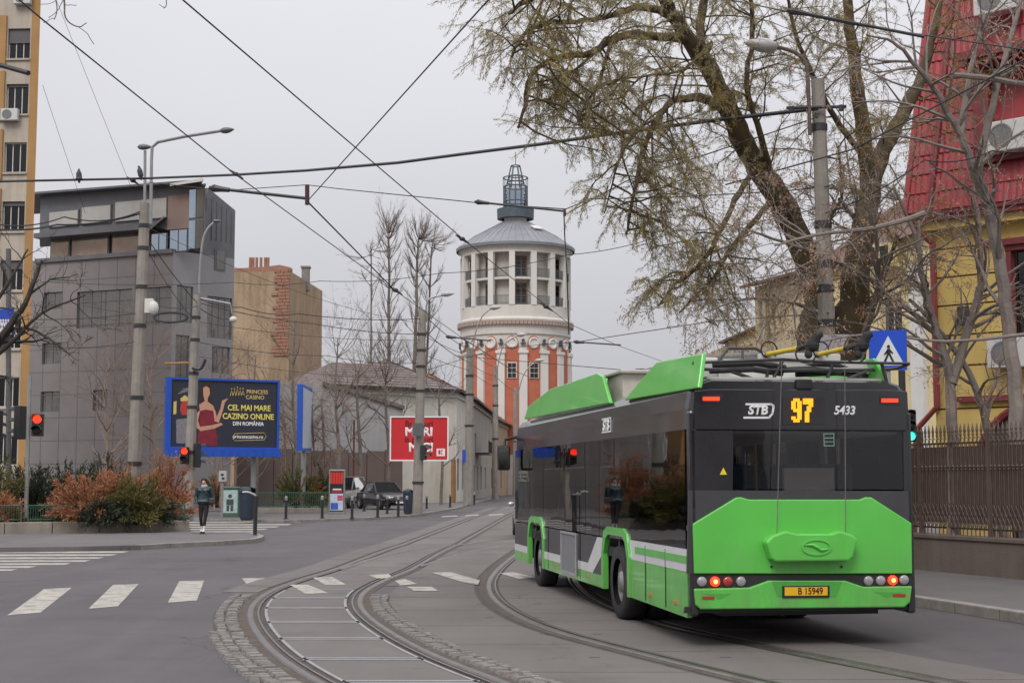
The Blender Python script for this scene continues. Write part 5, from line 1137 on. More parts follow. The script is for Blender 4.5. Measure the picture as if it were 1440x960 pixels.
# ---- far poplars
prp = [(6, .06, .35, 7, .25, .5, .6), (5, .10, .3, 4, .3, .55, .6), (4, .12, .2, 0, .35, .5, .5)]
def poplar(px, top, D, seed, label, w=1.0, lean=0):
    bare_tree(label, [([(px - lean, 690, D), (px - lean * .6, 560, D), (px, 450, D), (px + lean * .4, 350, D), (px + lean, top, D)], .28 * w, .04, int(95 * w), 2.4)], seed, name='poplar_tree', bark=M_twig, prm=prp, group=None)
poplar(547, 312, 150, 31, 'tallest slender bare poplar behind the tiled roof'); poplar(585, 335, 152, 32, 'forked bare poplar next to the street lamp pole', 1.1, 6); poplar(603, 350, 156, 33, 'bare poplar with leaning top nearest the tower', .7, 10); poplar(522, 390, 148, 34, 'short thin bare poplar beside the taller poplars', .45)
# ---- bare trees and shrubs round the yard
prs = [(6, .15, .10, 5, .6, .6, .62), (5, .2, .08, 4, .7, .55, .6), (4, .22, .05, 0, .6, .5, .5)]
def yard_tree(px, D, top, seed, label, n=16, bl=3.0, r0=.16, seeds=.25, bark=M_twig):
    bare_tree(label, [([(px, 712, D), (px + 2, 640, D), (px - 3, 560, D), (px, top, D)], r0, .03, n, bl)], seed, name='bare_tree', bark=bark, prm=prs, seeds=seeds)
yard_tree(475, 88, 475, 41, 'bare tree with tan seed heads in front of the grey yard wall', 24, 3.2); yard_tree(505, 90, 520, 42, 'twiggy bare tree behind the parked cars', 22, 3.2)
yard_tree(545, 92, 520, 43, 'bare tree rising behind the red hoarding', 22, 3.0, seeds=.05); yard_tree(415, 86, 450, 44, 'bare tree before the ochre party wall', 22, 3.2); yard_tree(360, 82, 500, 45, 'bare sapling above the casino hoarding', 18, 2.6, .1)
yard_tree(620, 100, 540, 46, 'bare tree beside the tiled house roof', 16, 2.6, .12, 0); yard_tree(150, 70, 520, 47, 'spreading bare shrub before the grey office', 20, 2.8, .09, 0, M_twigr); yard_tree(215, 72, 500, 48, 'pale bare shrub beside the concrete lamp pole', 20, 2.8, .09, 0, M_twigr); yard_tree(310, 76, 520, 49, 'bare shrub behind the blue framed hoarding', 18, 2.6, .09, 0, M_twigr)
for k, px in enumerate((400, 440, 330, 300, 455)): 
    yard_tree(px, 79, 640 - 10 * (k % 2), 60 + k, ['brushy bare shrub under the casino hoarding', 'brushy bare shrub left of the poster stand', 'brushy bare shrub behind the utility cabinets', 'brushy bare shrub behind the walking woman', 'brushy low bare shrub beside the narrow blue board'][k], 26, 1.3, .05, 0, M_twigr)
bare_tree('near leafless tree reaching in from the left edge', [([(-60, 760, 30), (-55, 600, 30), (-30, 520, 30), (5, 470, 30), (35, 425, 30), (60, 365, 30)], .16, .03, 10, 1.0), ([(-30, 520, 30), (20, 478, 29.6), (60, 440, 29.4), (120, 415, 29.2)], .06, .012, 8, .8), ([(-40, 480, 30), (10, 400, 30.2), (40, 350, 30.4)], .06, .015, 6, .8), ([(-30, 540, 30), (10, 470, 30.1), (40, 462, 29.8), (75, 480, 29.6), (100, 500, 29.5)], .05, .012, 5, .6)], 51, bark=M_bark)
bare_tree('dangling bare twigs of a tree above the camera', [([(60, -60, 14), (88, -10, 14), (92, 25, 14), (110, 38, 14), (122, 32, 14)], .012, .004, 4, .25), ([(70, -40, 14), (80, 10, 14), (76, 28, 14)], .008, .004, 2, .2), ([(232, -30, 14), (234, 5, 14), (230, 12, 14)], .006, .004, 1, .1)], 52, cat='twigs', name='overhanging_twigs', bark=M_twig, prm=[(4, .2, -.1, 0, .6, .5, .5)])
# ---- conifer shrubs of the planter
M_con = [leafmat('conifer_rust', (.42, .19, .095), (.33, .14, .07), .25), leafmat('conifer_dark', (.030, .042, .026), (.05, .062, .035), .15), leafmat('conifer_olive', (.16, .13, .035), (.10, .10, .03), .2), leafmat('ivy_green', (.05, .085, .03), (.08, .11, .03), .2)]
def conifer(label, px, py, D, w, h, kind, seed, n=90, flat=.5, kinds=None):
    r = random.Random(seed); g = P(px, py, D); t = empty('shrub', (0, 0, 0), 0, label, 'shrub'); mb = MB(); lv = Leaves()
    for k in range(n):
        a = r.uniform(0, 6.283); e = r.uniform(.08, 1.35) if flat < .6 else r.uniform(.4, 1.5); d = Vector((math.cos(a) * math.cos(e), math.sin(a) * math.cos(e), math.sin(e)))
        L_ = r.uniform(.55, 1.05); end = Vector((d.x * w * L_, d.y * w * .8 * L_, d.z * h * L_)); pts = [g + end * t_ + Vector((0, 0, .12 * math.sin(t_ * 3) - (.1 * t_ * t_))) + rvec(r, .02) for t_ in (0, .3, .6, .85, 1)]
        mb.tube(pts, [.03, .02, .014, .009, .004], 4, cap=False); kk = kind if not kinds else r.choice(kinds)
        for i in range(1, 5):
            for q in range(9):
                c = pts[i - 1].lerp(pts[i], r.random()); dd = (pts[i] - pts[i - 1]).normalized() * 1.1 + rvec(r, .45) + Vector((0, 0, .25)); ln = r.uniform(.15, .38)
                for z_ in range(4): lv.add(c + dd.normalized() * ln * z_ / 4 + rvec(r, .012), dd + rvec(r, .35), r.uniform(.07, .13), r.uniform(.025, .045), kk)
    mb.obj('branches', M_bark, t); lv.obj('foliage', M_con, t, seed); return t
PZ = 735
conifer('rust coloured spreading juniper in the middle of the planter', 125, PZ, 46.5, 1.75, 1.6, 0, 71, 90); conifer('second rust juniper rising beside the concrete pole', 170, PZ, 47, 1.1, 1.95, 0, 72, 60); conifer('rust juniper at the planter end before the casino hoarding', 232, PZ - 1, 49, 1.1, 2.3, 0, 73, 80)
conifer('olive yellow juniper low beside the concrete pole', 190, PZ, 46.5, 1.1, 1.5, 2, 74, 80); conifer('dark green yew behind the rust juniper', 95, PZ - 2, 50, 1.9, 2.3, 1, 75, 110); conifer('dark green yew beside the traffic light post', 40, PZ - 1, 49, 1.7, 2.0, 1, 76, 100); conifer('dark yew rising behind the planter middle', 155, PZ - 3, 52, 1.5, 2.4, 1, 77, 90)
conifer('small rust shrub at the left end of the planter', 2, PZ, 46, .8, .9, 0, 78, 50); conifer('mixed olive shrub at the far left of the planter', -15, PZ, 47, 1.2, 2.4, 2, 79, 70); conifer('small dark shrub under the rust juniper', 150, PZ, 46, .9, .75, 1, 80, 50); conifer('low dark shrub near the planter corner', 215, PZ, 47, .9, .9, 1, 81, 50)
conifer('olive garden shrub behind the railing across the road', 415, 712, 77, 1.5, 2.3, 2, 82, 70, kinds=[2, 2, 3]); conifer('green ivy mound beside the poster stand', 452, 711, 78, 1.1, 2.2, 3, 83, 70); conifer('rusty low shrub beside the poster stand', 435, 712, 77, 1.2, 1.6, 0, 84, 60, kinds=[0, 2]); conifer('brownish shrub behind the walking woman', 305, 712, 78, 1.4, 1.8, 0, 85, 60, kinds=[0, 2])
# grass tufts along the planter edge
r = random.Random(5); lv = Leaves(); 
for k in range(5000):
    px = r.uniform(-30, 266); g = P(px, 736.5 - 1.5 * r.random(), 46 + 2.2 * max(0, (px - 150) / 120)); g.z = .47
    if r.random() < .35 + .65 * (math.sin(px * .11) > .2): lv.add(g, rvec(r, .4) + Vector((0, 0, 1)), r.uniform(.08, .2), .02, 3)
gr = lv.obj('grass', M_con, None, 5)
# ------------------------------------------------------------------ poles, lamps, overhead line
M_conc = mat('pole_concrete', (.27, .245, .215), .95, .18, 2.5, .5, 30, streak=.3); M_galv = mat('galvanised', (.30, .30, .30), .5, .12, 5, 0, 30, .5); M_hd = mat('lamp_housing', (.12, .13, .125), .5, .15, 5, coat=.1); M_wire = mat('wire', (.03, .03, .032), .6, .1, 4); M_ins = mat('insulator', (.035, .028, .03), .5, .2, 6)
M_hdl = mat('lamp_housing_pale', (.42, .42, .41), .5, .1, 5)
def lamp_head(par, p, d, s=1.0, m=M_hd):
    d = Vector(d).normalized(); mb = MB(); n = 10; prof = []
    for k in range(n + 1):
        t = k / n; prof.append((max(.003, max(.003, .21 * s * math.sin(math.pi * (t ** .75)) ** .8)), t * .78 * s))
    mb.lathe(prof, n=12); M_ = frameM(p, (Vector((0, 0, 1)).cross(d)).normalized(), d); mb.v = [(v[0], v[1] * .72, v[2]) for v in mb.v]; mb.xf(M_); h = mb.obj('lamp_head', m, par, smooth=True)
    return h
def conc_pole(label, foot, D, px_t, py_t, w0=.17, w1=.11, lamps=(), bands=(.55, .8), cat='lamp post', name='street_lamp', pale=False):
    e = empty(name, (0, 0, 0), 0, label, cat); b = P(foot[0], 675, D); b.z = foot[1]; t = P(px_t, py_t, D); mb = MB()
    mb.tube([b, b.lerp(t, .5), t], [w0, (w0 + w1) / 2, w1], 10); po = mb.obj('pole', M_conc, e)
    for k in bands:
        c = b.lerp(t, k); mb = MB(); mb.tube([c - Vector((0, 0, .06)), c + Vector((0, 0, .06))], (w0 + (w1 - w0) * k) * 1.16, 10); mb.obj('clamp_band', M_tubeg, po)
    return e, b, t
def arm(e, pts, r=.035, n=8, m=M_galv): mb = MB(); mb.tube(pts, r, n); return mb.obj('lamp_arm', m, e)
# left corner pole with two lamps
e1, b1, t1 = conc_pole('tall concrete pole with two grey lamps above the juniper planter', (187, .12), 49, 204, 286, .24, .17, bands=(.2, .4, .62, .74, .86, .93))
arm(e1, [P(203.5, 300, 49), P(204, 212, 49)], .05); lamp_head(e1, P(193, 207, 49), (1, -.1, 0), .68)
arm(e1, [P(212, 315, 48.6), P(213, 225, 48.6), P(214, 207, 48.6), P(222, 200, 48.6), P(260, 192, 48), P(311, 184, 47.4)], .055); lamp_head(e1, P(309, 184.5, 47.4), (1, -.25, .06), .68)
mb = MB(); mb.box(*[v for v in (P(211, 428, 48.7).x - .16, P(211, 428, 48.7).x + .12)], 48.6, 48.8, P(211, 440, 48.7).z, P(211, 420, 48.7).z); mb.ball(P(216, 433, 48.5), .17, 8, (1, 1, 1.4)); mb.obj('camera_unit', M_tw2, e1)
# second pole before the hoarding
e2, b2, t2 = conc_pole('concrete pole with small curved lamp standing before the casino hoarding', (265, .12), 60, 277, 415, .235, .16, bands=(.3, .5, .65, .8, .9))
arm(e2, sm([P(280, 412, 60), P(281, 380, 60), P(285, 340, 60), P(292, 322, 60), P(302, 312, 60)]), .05); lamp_head(e2, P(299, 311, 60), (1, -.2, -.02), .5)
arm(e2, [P(276, 418, 60), P(324, 427, 60), P(326, 440, 60)], .035); mb = MB(); mb.ball(P(328, 449, 60), .16, 8, (1, 1, .8)); mb.obj('camera_dome', M_tw2, e2)
mb = MB(); mb.tube([P(232, 511, 60), P(266, 510, 60)], .05, 6); mb.obj('side_bracket', mat('rust_orange', (.36, .18, .07), .8, .2, 5), e2)
mb = MB(); mb.tube(sm([P(270, 517, 59.7), P(282, 518, 59.7), P(289, 505, 59.7)]), .07, 6); mb.obj('cable_clamp', M_tubeg, e2)
# pole 3 by the red hoarding, poles farther up the street
e3, b3, t3 = conc_pole('concrete pole with long lamp arm in front of the red hoarding', (587, .12), 73, 594, 436, .27, .20, bands=(.15, .42, .6, .72, .8, .88))
arm(e3, sm([P(600, 450, 73), P(600, 428, 73), P(606, 419, 73), P(622, 415, 73)]), .05); lamp_head(e3, P(620, 414, 73), (1, -.2, .05), .9, M_hdl)
e4, b4, t4 = conc_pole('weathered concrete pole before the cream street house', (659, .12), 101, 661, 489, .33, .25, bands=(.5, .7, .82)); arm(e4, sm([P(664, 500, 101), P(668, 470, 101), P(678, 445, 101), P(690, 434, 101)]), .05); lamp_head(e4, P(688, 433, 101), (1, -.2, .05), 1.1, M_hdl)
e5, b5, t5 = conc_pole('slim concrete pole beside the shop board', (696.5, .12), 128, 697, 514, .30, .22, bands=(.45, .7, .85)); arm(e5, sm([P(699, 520, 128), P(706, 490, 128), P(716, 478, 128), P(728, 472, 128)]), .05); lamp_head(e5, P(726, 471, 128), (1, -.2, .05), 1.25, M_hdl)
e6, b6, t6 = conc_pole('distant concrete pole right of the shop board', (724, .12), 160, 725, 545, .28, .22, bands=(.5,)); arm(e6, sm([P(727, 560, 160), P(735, 530, 160), P(745, 515, 160), P(755, 508, 160)]), .06); lamp_head(e6, P(752, 507, 160), (1, -.2, .05), 1.4, M_hdl)
# right-hand pole beside the willow
e7, b7, t7 = conc_pole('tall concrete pole with curved lamp beside the willow trunks', (1172, .15), 25.2, 1150, 112, .17, .115, bands=(.5, .57, .62, .7, .9))
arm(e7, sm([P(1139, 190, 25), P(1136, 110, 25), P(1132, 88, 25), P(1118, 74, 25), P(1092, 66, 25)]), .035, m=mat('arm_brown', (.10, .075, .065), .7, .2, 5)); lamp_head(e7, P(1094, 67, 25), (-1, -.2, .09), .82, M_hdl)
mb = MB(); mb.tube([P(1106, 152, 25), P(1190, 150, 25)], .03, 6); mb.tube([P(1113, 150, 25), P(1113, 158, 25)], .05, 6); mb.tube([P(1183, 148, 25), P(1183, 156, 25)], .05, 6); mb.obj('cross_arm', M_tubeg, e7)
# ---- overhead wires: (pixel, pixel, distance) chains
def wire(label, pts, r=.012, sag=0.0, name='overhead_wire', cat='wire'):
    w = [P(*p) for p in pts]
    if sag:
        out = []
        for a, b in zip(w, w[1:]):
            for k in range(12): t = k / 12; out.append(a.lerp(b, t) - Vector((0, 0, sag * 4 * t * (1 - t))))
        w = out + [w[-1]]
    mb = MB(); mb.tube(w, r, 5); return tag(mb.obj(name, M_wire), label, cat)
CW = lambda py: 2050 * 4.1 / (675 - py)               # distance of the contact wire (5.86 m up) at a pixel row
def cw(label, pix, r=.0082): return wire(label, [(x, y, CW(y)) for x, y in pix], r)
cw('contact wire above the left tram track running to the junction fitting', [(-20, -40), (60, 28), (328, 243), (555, 408), (650, 475)])
cw('contact wire above the right tram track passing the tower', [(220, -32), (257, 0), (470, 182), (650, 335), (800, 455), (872, 487), (960, 518)])
cw('steep contact wire running down to the steady arm left of the tower', [(720, -36), (687, 0), (540, 163), (434, 281)])
cw('contact wire from the steady arm to the far junction fitting', [(434, 285), (555, 408)], .013)
wire('thick twisted feeder cable spanning the crossing between pole tops', [(-40, 256, 44), (60, 254, 44), (205, 251, 45), (330, 246, 41), (430, 240, 38), (560, 229, 34), (650, 217, 32), (760, 203, 29), (850, 190, 28), (1000, 170, 26), (1150, 153, 25)], .038, cat='cable')
wire('thin span wire from the left steady arm past the tower lantern', [(205, 256, 46), (315, 268, 41), (432, 260, 39), (472, 265, 37), (680, 286, 33)], .012); wire('span wire from the tower side arm across the willow', [(680, 286, 33), (796, 294, 31), (830, 280, 30), (960, 277, 28), (1110, 268, 26), (1165, 262, 25)], .012)
wire('span wire climbing from the right steady arm into the willow', [(796, 301, 31), (880, 255, 28), (1000, 215, 26), (1150, 165, 25)], .012); wire('dropper cable hanging in front of the tower from the steady arm', [(793, 296, 31), (794, 330, 31.1), (797, 380, 31), (800, 470, 31.2)], .014)
wire('long thin wire crossing low over the poplars and tower', [(60, 396, 50), (330, 397, 48), (450, 395, 46), (620, 384, 42), (800, 358, 38), (950, 325, 34), (1160, 290, 26)], .010, .1); wire('sagging cable from the far left poles past the ochre house', [(270, 415, 60), (340, 432, 62), (420, 441, 66), (594, 448, 73)], .020, .15)
wire('lower sagging cable between the concrete poles', [(204, 330, 49), (277, 425, 60), (440, 455, 67), (594, 470, 73), (661, 500, 101)], .018, .12); wire('cable bundle running left from the corner pole', [(-30, 320, 42), (80, 316, 46), (198, 300, 49)], .030, .12); wire('second cable bundle from the left edge to the corner pole', [(-30, 310, 42), (90, 305, 46), (198, 297, 49)], .022, .22)
wire('pole to pole cable over the casino hoarding', [(198, 420, 49), (277, 430, 60), (330, 448, 62)], .018, .2); wire('cable from the red hoarding pole up the street', [(594, 440, 73), (661, 492, 101), (697, 516, 128)], .022, .2); wire('far cable along the street toward the tower', [(594, 462, 73), (661, 510, 101), (697, 528, 128), (725, 550, 160)], .022, .2)
wire('thin wire from the red hoarding pole toward the bus roof', [(650, 475, 42), (720, 520, 54), (745, 530, 70)], .014); wire('span wire in front of the tower drum', [(600, 520, 62), (700, 490, 52), (815, 480, 45), (1000, 452, 36), (1165, 440, 25)], .012); wire('short far span wire beside the tower', [(640, 500, 70), (760, 510, 60), (900, 522, 50)], .014)
wire('thin diagonal wire in the upper left sky', [(75, -10, 40), (185, 265, 46)], .006); wire('thin slanting wire at the left behind the lamp', [(60, 120, 40), (120, 300, 46)], .006); wire('thin wires crossing before the red roof', [(1020, 260, 24), (1200, 210, 23), (1440, 85, 21), (1500, 60, 20)], .014); wire('thin wire across the red roof top', [(1000, -5, 26), (1200, 35, 24), (1440, 70, 22)], .012); wire('service cable before the red house wall', [(1160, 300, 25), (1300, 225, 24), (1395, 212, 24.5), (1500, 195, 23)], .012, .1)
wire('slack telephone line from the corner pole to the red hoarding pole', [(204, 345, 49), (277, 452, 60), (594, 478, 73)], .012, .25); wire('upper telephone line over the ochre house wall', [(204, 318, 49), (594, 455, 73)], .010, .5); wire('thin line from the office wall to the second pole', [(120, 430, 80), (275, 440, 60)], .012, .2)
wire('low line crossing before the grey office windows', [(-30, 445, 44), (195, 440, 49)], .012, .15); wire('drooping line above the juniper planter', [(-30, 470, 44), (192, 480, 49)], .010, .3); wire('line from the second pole across the bare garden trees', [(274, 480, 60), (460, 500, 68), (590, 510, 73)], .014, .15); wire('line under the roof edge toward the weathered pole', [(590, 495, 73), (660, 520, 101), (697, 545, 128)], .018, .1)
wire('second low line across the garden trees', [(274, 500, 60), (590, 530, 73)], .010, .3)
# fittings and steady arms
def steady(label, a, b, D, up=None):
    e = empty('steady_arm', (0, 0, 0), 0, label, 'wire fitting'); A, B = P(*a, D), P(*b, D - .3); d = (B - A).normalized(); mb = MB(); mb.tube([A, B], .025, 6); mb.obj('arm_tube', M_tubeg, e)
    mb = MB(); mb.tube([A - d * .2, A - d * .1, A, A + d * .12], [.03, .055, .042, .035], 7); mb.ball(A - d * .12, .058, 6); mb.obj('insulator', M_ins, e)
    if up: mb = MB(); mb.tube([P(b[0], up[0], D - .3), P(b[0], up[1], D - .3)], .035, 6); mb.obj('arm_post', mat('rust_dark', (.07, .03, .03), .8, .2, 5), e)
    return e
steady('steady arm with insulator left of the tower sky', (312, 266), (432, 279), 21.2, (260, 288)); steady('steady arm in front of the tower lantern', (680, 285), (794, 297), 31.3, (294, 304)); steady('steady arm high in the willow near the lamp', (1125, 18), (1300, 52), 22, None); steady('small steady arm right of the tower drum', (816, 481), (873, 485), 43); steady('small steady arm low before the tower', (636, 474), (690, 479), 44, None); steady('rod insulator at the left edge before the apartment block', (-20, 86), (40, 103), 13, None)
for lb, px, py, D in (('wire clamp where feeder meets the left contact wire', 332, 245, 19.3), ('wire clamp on the contact wire before the tower drum', 650, 336, 24.5), ('junction clamp where the two left contact wires merge', 556, 408, 31), ('wire clamp on the span wire beside the pigeon', 187, 254, 45), ('wire clamp near the tower base on the low contact wire', 768, 431, 34), ('wire clamp in the willow twigs', 1000, 452, 36)):
    p = P(px, py, D); s = D / 24; mb = MB(); mb.ball(p, .036 * s, 6, (1.4, 1, 1)); mb.tube([p + Vector((-.11 * s, 0, .07 * s)), p, p + Vector((.12 * s, 0, -.08 * s))], [.012, .03 * s, .012], 6); tag(mb.obj('wire_clamp', M_ins), lb, 'wire fitting')
mb = MB(); mb.tube([P(685 + 24 * math.cos(t) * 1.0 - 445, 446 + 7 * math.sin(t), 59.5) for t in [k * math.pi / 8 for k in range(17)]], .05, 5); tag(mb.obj('cable_coil', M_wire), 'loop of spare black cable hanging between the two left poles', 'cable')
# pigeons
def pigeon(label, px, py, D, hd):
    r_ = P(px, py, D); me = bpy.data.meshes.new('pigeon'); pts = [(0, 0, 0), (.02 * hd, 0, .10), (.035 * hd, 0, .18), (.05 * hd, 0, .24), (.085 * hd, 0, .235), (-.03 * hd, 0, -.08), (-.06 * hd, 0, -.19), (.02, .02, -.07), (.02, .02, -.12)]
    me.from_pydata([(r_.x + a, r_.y + b, r_.z + c) for a, b, c in pts], [(0, 1), (1, 2), (2, 3), (3, 4), (0, 5), (5, 6), (5, 7), (7, 8)], []); o = bpy.data.objects.new('pigeon', me); COL.objects.link(o)
    mo = o.modifiers.new('skin', 'SKIN')
    for v, q in zip(me.skin_vertices[0].data if me.skin_vertices else [], pts): pass
    if not me.skin_vertices: me.attributes.new('skin', 'FLOAT', 'POINT') if False else None
    return o
def skin_obj(name, pts, edges, radii, mats, parent=None, sub=2, root=0):
    me = bpy.data.meshes.new(name); me.from_pydata([tuple(p) for p in pts], edges, []); o = bpy.data.objects.new(name, me); COL.objects.link(o); o.parent = parent
    bm = bmesh.new(); bm.from_mesh(me); ly = bm.verts.layers.skin.verify(); bm.verts.ensure_lookup_table()
    for v, r_ in zip(bm.verts, radii): v[ly].radius = (r_, r_) if not isinstance(r_, tuple) else r_
    bm.verts[root][ly].use_root = True; bm.to_mesh(me); bm.free()
    m = o.modifiers.new('skin', 'SKIN'); m.use_smooth_shade = True; s = o.modifiers.new('sub', 'SUBSURF'); s.levels = sub; s.render_levels = sub
    bpy.context.view_layer.update(); dg = bpy.context.evaluated_depsgraph_get(); nm = bpy.data.meshes.new_from_object(o.evaluated_get(dg)); o.modifiers.clear(); o.data = nm
    nm.materials.clear()
    for q in mats: nm.materials.append(q)
    nm.polygons.foreach_set('use_smooth', [True] * len(nm.polygons)); nm.polygons.foreach_set('material_index', [0] * len(nm.polygons)); return o
M_pig = mat('pigeon_grey', (.045, .045, .052), .7, .25, 20)
def pigeon(label, px, py, D, hd):
    c = P(px, py, D); pts = [(0, 0, 0), (.015 * hd, 0, .10), (.03 * hd, 0, .17), (.045 * hd, 0, .23), (.09 * hd, 0, .222), (-.03 * hd, 0, -.09), (-.05 * hd, 0, -.22)]
    o = skin_obj('pigeon', [c + Vector(p) for p in pts], [(0, 1), (1, 2), (2, 3), (3, 4), (0, 5), (5, 6)], [.092, .086, .05, .045, .008, .066, .024], [M_pig]); tag(o, label, 'pigeon')
    mb = MB()
    for s in (-1, 1): mb.tube([c + Vector((.01, s * .03, -.06)), c + Vector((.015, s * .03, -.15))], .007, 5)
    mb.obj('legs', M_ins, o)
pigeon('dark pigeon perched alone on the cables by the apartment block', 111, 248, 44.3, -.3); pigeon('grey pigeon perched on the cable beside the twin lamp pole', 197, 244, 44.8, -1)

# ------------------------------------------------------------------ planter, island furniture
M_pc = mat('planter_concrete', (.27, .235, .195), .95, .2, 1.5, .5, 25, streak=.45); M_gfen = mat('railing_green', (.035, .11, .075), .6, .2, 6); M_blk = mat('post_black', (.02, .02, .022), .5, .2, 6)
pa, pb = P(-60, 675, 44.5), P(268, 675, 47.3); pa.z = pb.z = .12; up_ = (pb - pa).normalized(); Wp = (pb - pa).length; MP = frameM(pa, up_)
planter = empty('planter', (0, 0, 0), 0, 'long low stained concrete planter wall filled with junipers', 'planter')
nseg = 5
for k in range(nseg): mb = MB(); mb.box(Wp * k / nseg + .01, Wp * (k + 1) / nseg - .01, 0, .3, -.12, .35, MP); mb.obj('wall_segment', M_pc, planter, bevel=.02)
mb = MB(); mb.box(Wp - .3, Wp - .01, .3, 6, -.12, .35, MP); mb.obj('end_wall', M_pc, planter, bevel=.02)
mb = MB(); mb.box(.02, Wp - .32, .3, 9, -.1, .32, MP); mb.obj('soil', M_soil, planter)
rail_ = empty('green_railing', (0, 0, 0), 0, 'low green wire railing along the planter wall', 'railing')
npan = 7
for k in range(npan):
    x0, x1 = Wp * k / npan + .1, Wp * (k + 1) / npan - .1
    if k in (4, 5): pass
    mb = MB()
    for x in (x0, x1): mb.tube([MP @ Vector((x, .36, .3)), MP @ Vector((x, .36, .86))], .025, 6)
    mb.tube([MP @ Vector((x0, .36, .86)), MP @ Vector((x1, .36, .86))], .02, 6); mb.tube([MP @ Vector((x0, .36, .42)), MP @ Vector((x1, .36, .42))], .015, 6)
    n = 11
    for q in range(n):
        x = x0 + (x1 - x0) * (q + .5) / n; w = (x1 - x0) / n * .5
        mb.tube([MP @ Vector((x + w * math.cos(t), .36, .66 + .18 * math.sin(t))) for t in [j * math.pi / 6 for j in range(7)]], .008, 4, cap=False); mb.tube([MP @ Vector((x - w, .36, .42)), MP @ Vector((x - w, .36, .66))], .008, 4, cap=False)
    o = mb.obj('railing_panel', M_gfen, rail_); o['kind'] = 'stuff'
# traffic lights
M_tl = mat('signal_black', (.018, .018, .02), .5, .15, 6); M_grn = emat('lamp_green_lit', (.05, 1, .55), 2.0)
def signal(par, c, facing, lit=None, n=2, s=1.0):
    f = Vector(facing).normalized(); M_ = frameM(c, Vector((-f.y, f.x, 0))); h = .30 * s * n
    mb = MB(); mb.box(-.15 * s, .15 * s, 0, .2 * s, -h / 2, h / 2, M_); hd = mb.obj('signal_head', M_tl, par, bevel=.02)
    for k in range(n):
        z = h / 2 - .15 * s - k * .30 * s; mb = MB(); mb.lathe([(.115 * s, 0), (.10 * s, .03), (.05 * s, .045), (.001, .05)], n=16); mb.xf(M_ @ Matrix.Translation((0, 0, z)) @ Matrix.Rotation(rad(90), 4, 'X'))
        mb.obj('signal_lens', (M_red_on if lit == 'red' and k == 0 else M_grn if lit == 'green' and k == n - 1 else M_tl), hd, smooth=True)
        mb = MB(); mb.lathe([(.135 * s, 0), (.135 * s, .2 * s), (.125 * s, .2 * s), (.125 * s, 0)], n=14, a0=rad(10), a1=rad(170)); mb.xf(M_ @ Matrix.Translation((0, 0, z)) @ Matrix.Rotation(rad(90), 4, 'X')); mb.obj('signal_hood', M_tl, hd)
    return hd
sl = empty('traffic_light', (0, 0, 0), 0, 'pedestrian signal showing a red man on a grey post in the planter', 'traffic light'); p0 = P(38, 675, 47); p0.z = .3
mb = MB(); mb.tube([p0, P(42, 528, 47)], .07, 8); mb.obj('post', M_galv, sl); signal(sl, P(52, 597, 46.8), (.12, -1, 0), 'red', 2, 1.2); signal(sl, P(24, 594, 47.4), (-1, .35, 0), None, 3, 1.2); signal(sl, P(-2, 600, 46.6), (.3, 1, 0), None, 3, 1.15)
mb = MB(); mb.tube([P(12, 740, 48), P(12, 350, 48)], .09, 8); tag(mb.obj('steel_post', mat('post_grey_dark', (.10, .10, .10), .6, .15, 5)), 'dark steel post behind the traffic light at the left edge', 'post')
sb = empty('tram_stop_sign', (0, 0, 0), 0, 'blue and white lattice sign on the dark post at the left edge', 'sign'); mb = MB(); q = [P(-12, 437, 47.5), P(19, 432, 47.5), P(21, 470, 47.5), P(-12, 478, 47.5)]; mb.prism(q, (0, .06, 0)); mb.obj('sign_board', mat('sign_blue', (.01, .05, .38), .5, .1, 4), sb)
mb = MB()
for k in range(9):
    a = P(-10 + k * 3.5, 449, 47.4); b = P(-10 + k * 3.5 + 5, 470, 47.4); c = P(-5 + k * 3.5, 449, 47.4); d = P(-10 + k * 3.5, 470, 47.4); mb.tube([a, b], .02, 4); mb.tube([c, d], .02, 4)
o = mb.obj('sign_lattice', M_txtw, sb); o['kind'] = 'stuff'
s2 = empty('traffic_light', (0, 0, 0), 0, 'pedestrian signal showing red on the pole before the casino hoarding', 'traffic light'); signal(s2, P(259, 640, 59.5), (.05, -1, 0), 'red', 2, 1.15); mb = MB(); mb.tube([P(266, 640, 60), P(259, 640, 59.6)], .04, 6); mb.obj('bracket', M_tl, s2); signal(s2, P(281, 640, 59.8), (1, .5, 0), None, 3, 1.1)
s3 = empty('traffic_light', (0, 0, 0), 0, 'dark signal head seen from the side on the red hoarding pole', 'traffic light'); signal(s3, P(599, 636, 72.6), (1, -.2, 0), None, 2, 1.25); mb = MB(); mb.tube([P(589, 636, 73), P(597, 636, 72.8)], .04, 6); mb.obj('bracket', M_tl, s3)
mb = MB(); mb.box(P(579, 600, 72).x, P(595, 600, 72).x, 72.4, 72.5, P(588, 612, 72).z, P(588, 594, 72).z); mb.obj('back_plate', mat('plate_grey', (.10, .10, .105), .6, .1, 4), s3)
s4 = empty('traffic_light', (0, 0, 0), 0, 'signal showing green at the right rear edge of the bus', 'traffic light'); mb = MB(); q = G(1290, 830, .15); q = Vector((P(1272, 675, 20.5).x, 20.5, .13)); mb.tube([q, Vector((q.x, q.y, 3.3))], .05, 8); mb.obj('post', M_tl, s4); signal(s4, P(1281, 598, 20.4), (-.15, -1, 0), 'green', 3, .5); mb = MB(); mb.tube([Vector((q.x, q.y, 2.45)), P(1281, 598, 20.5)], .03, 6); mb.obj('bracket', M_tl, s4)
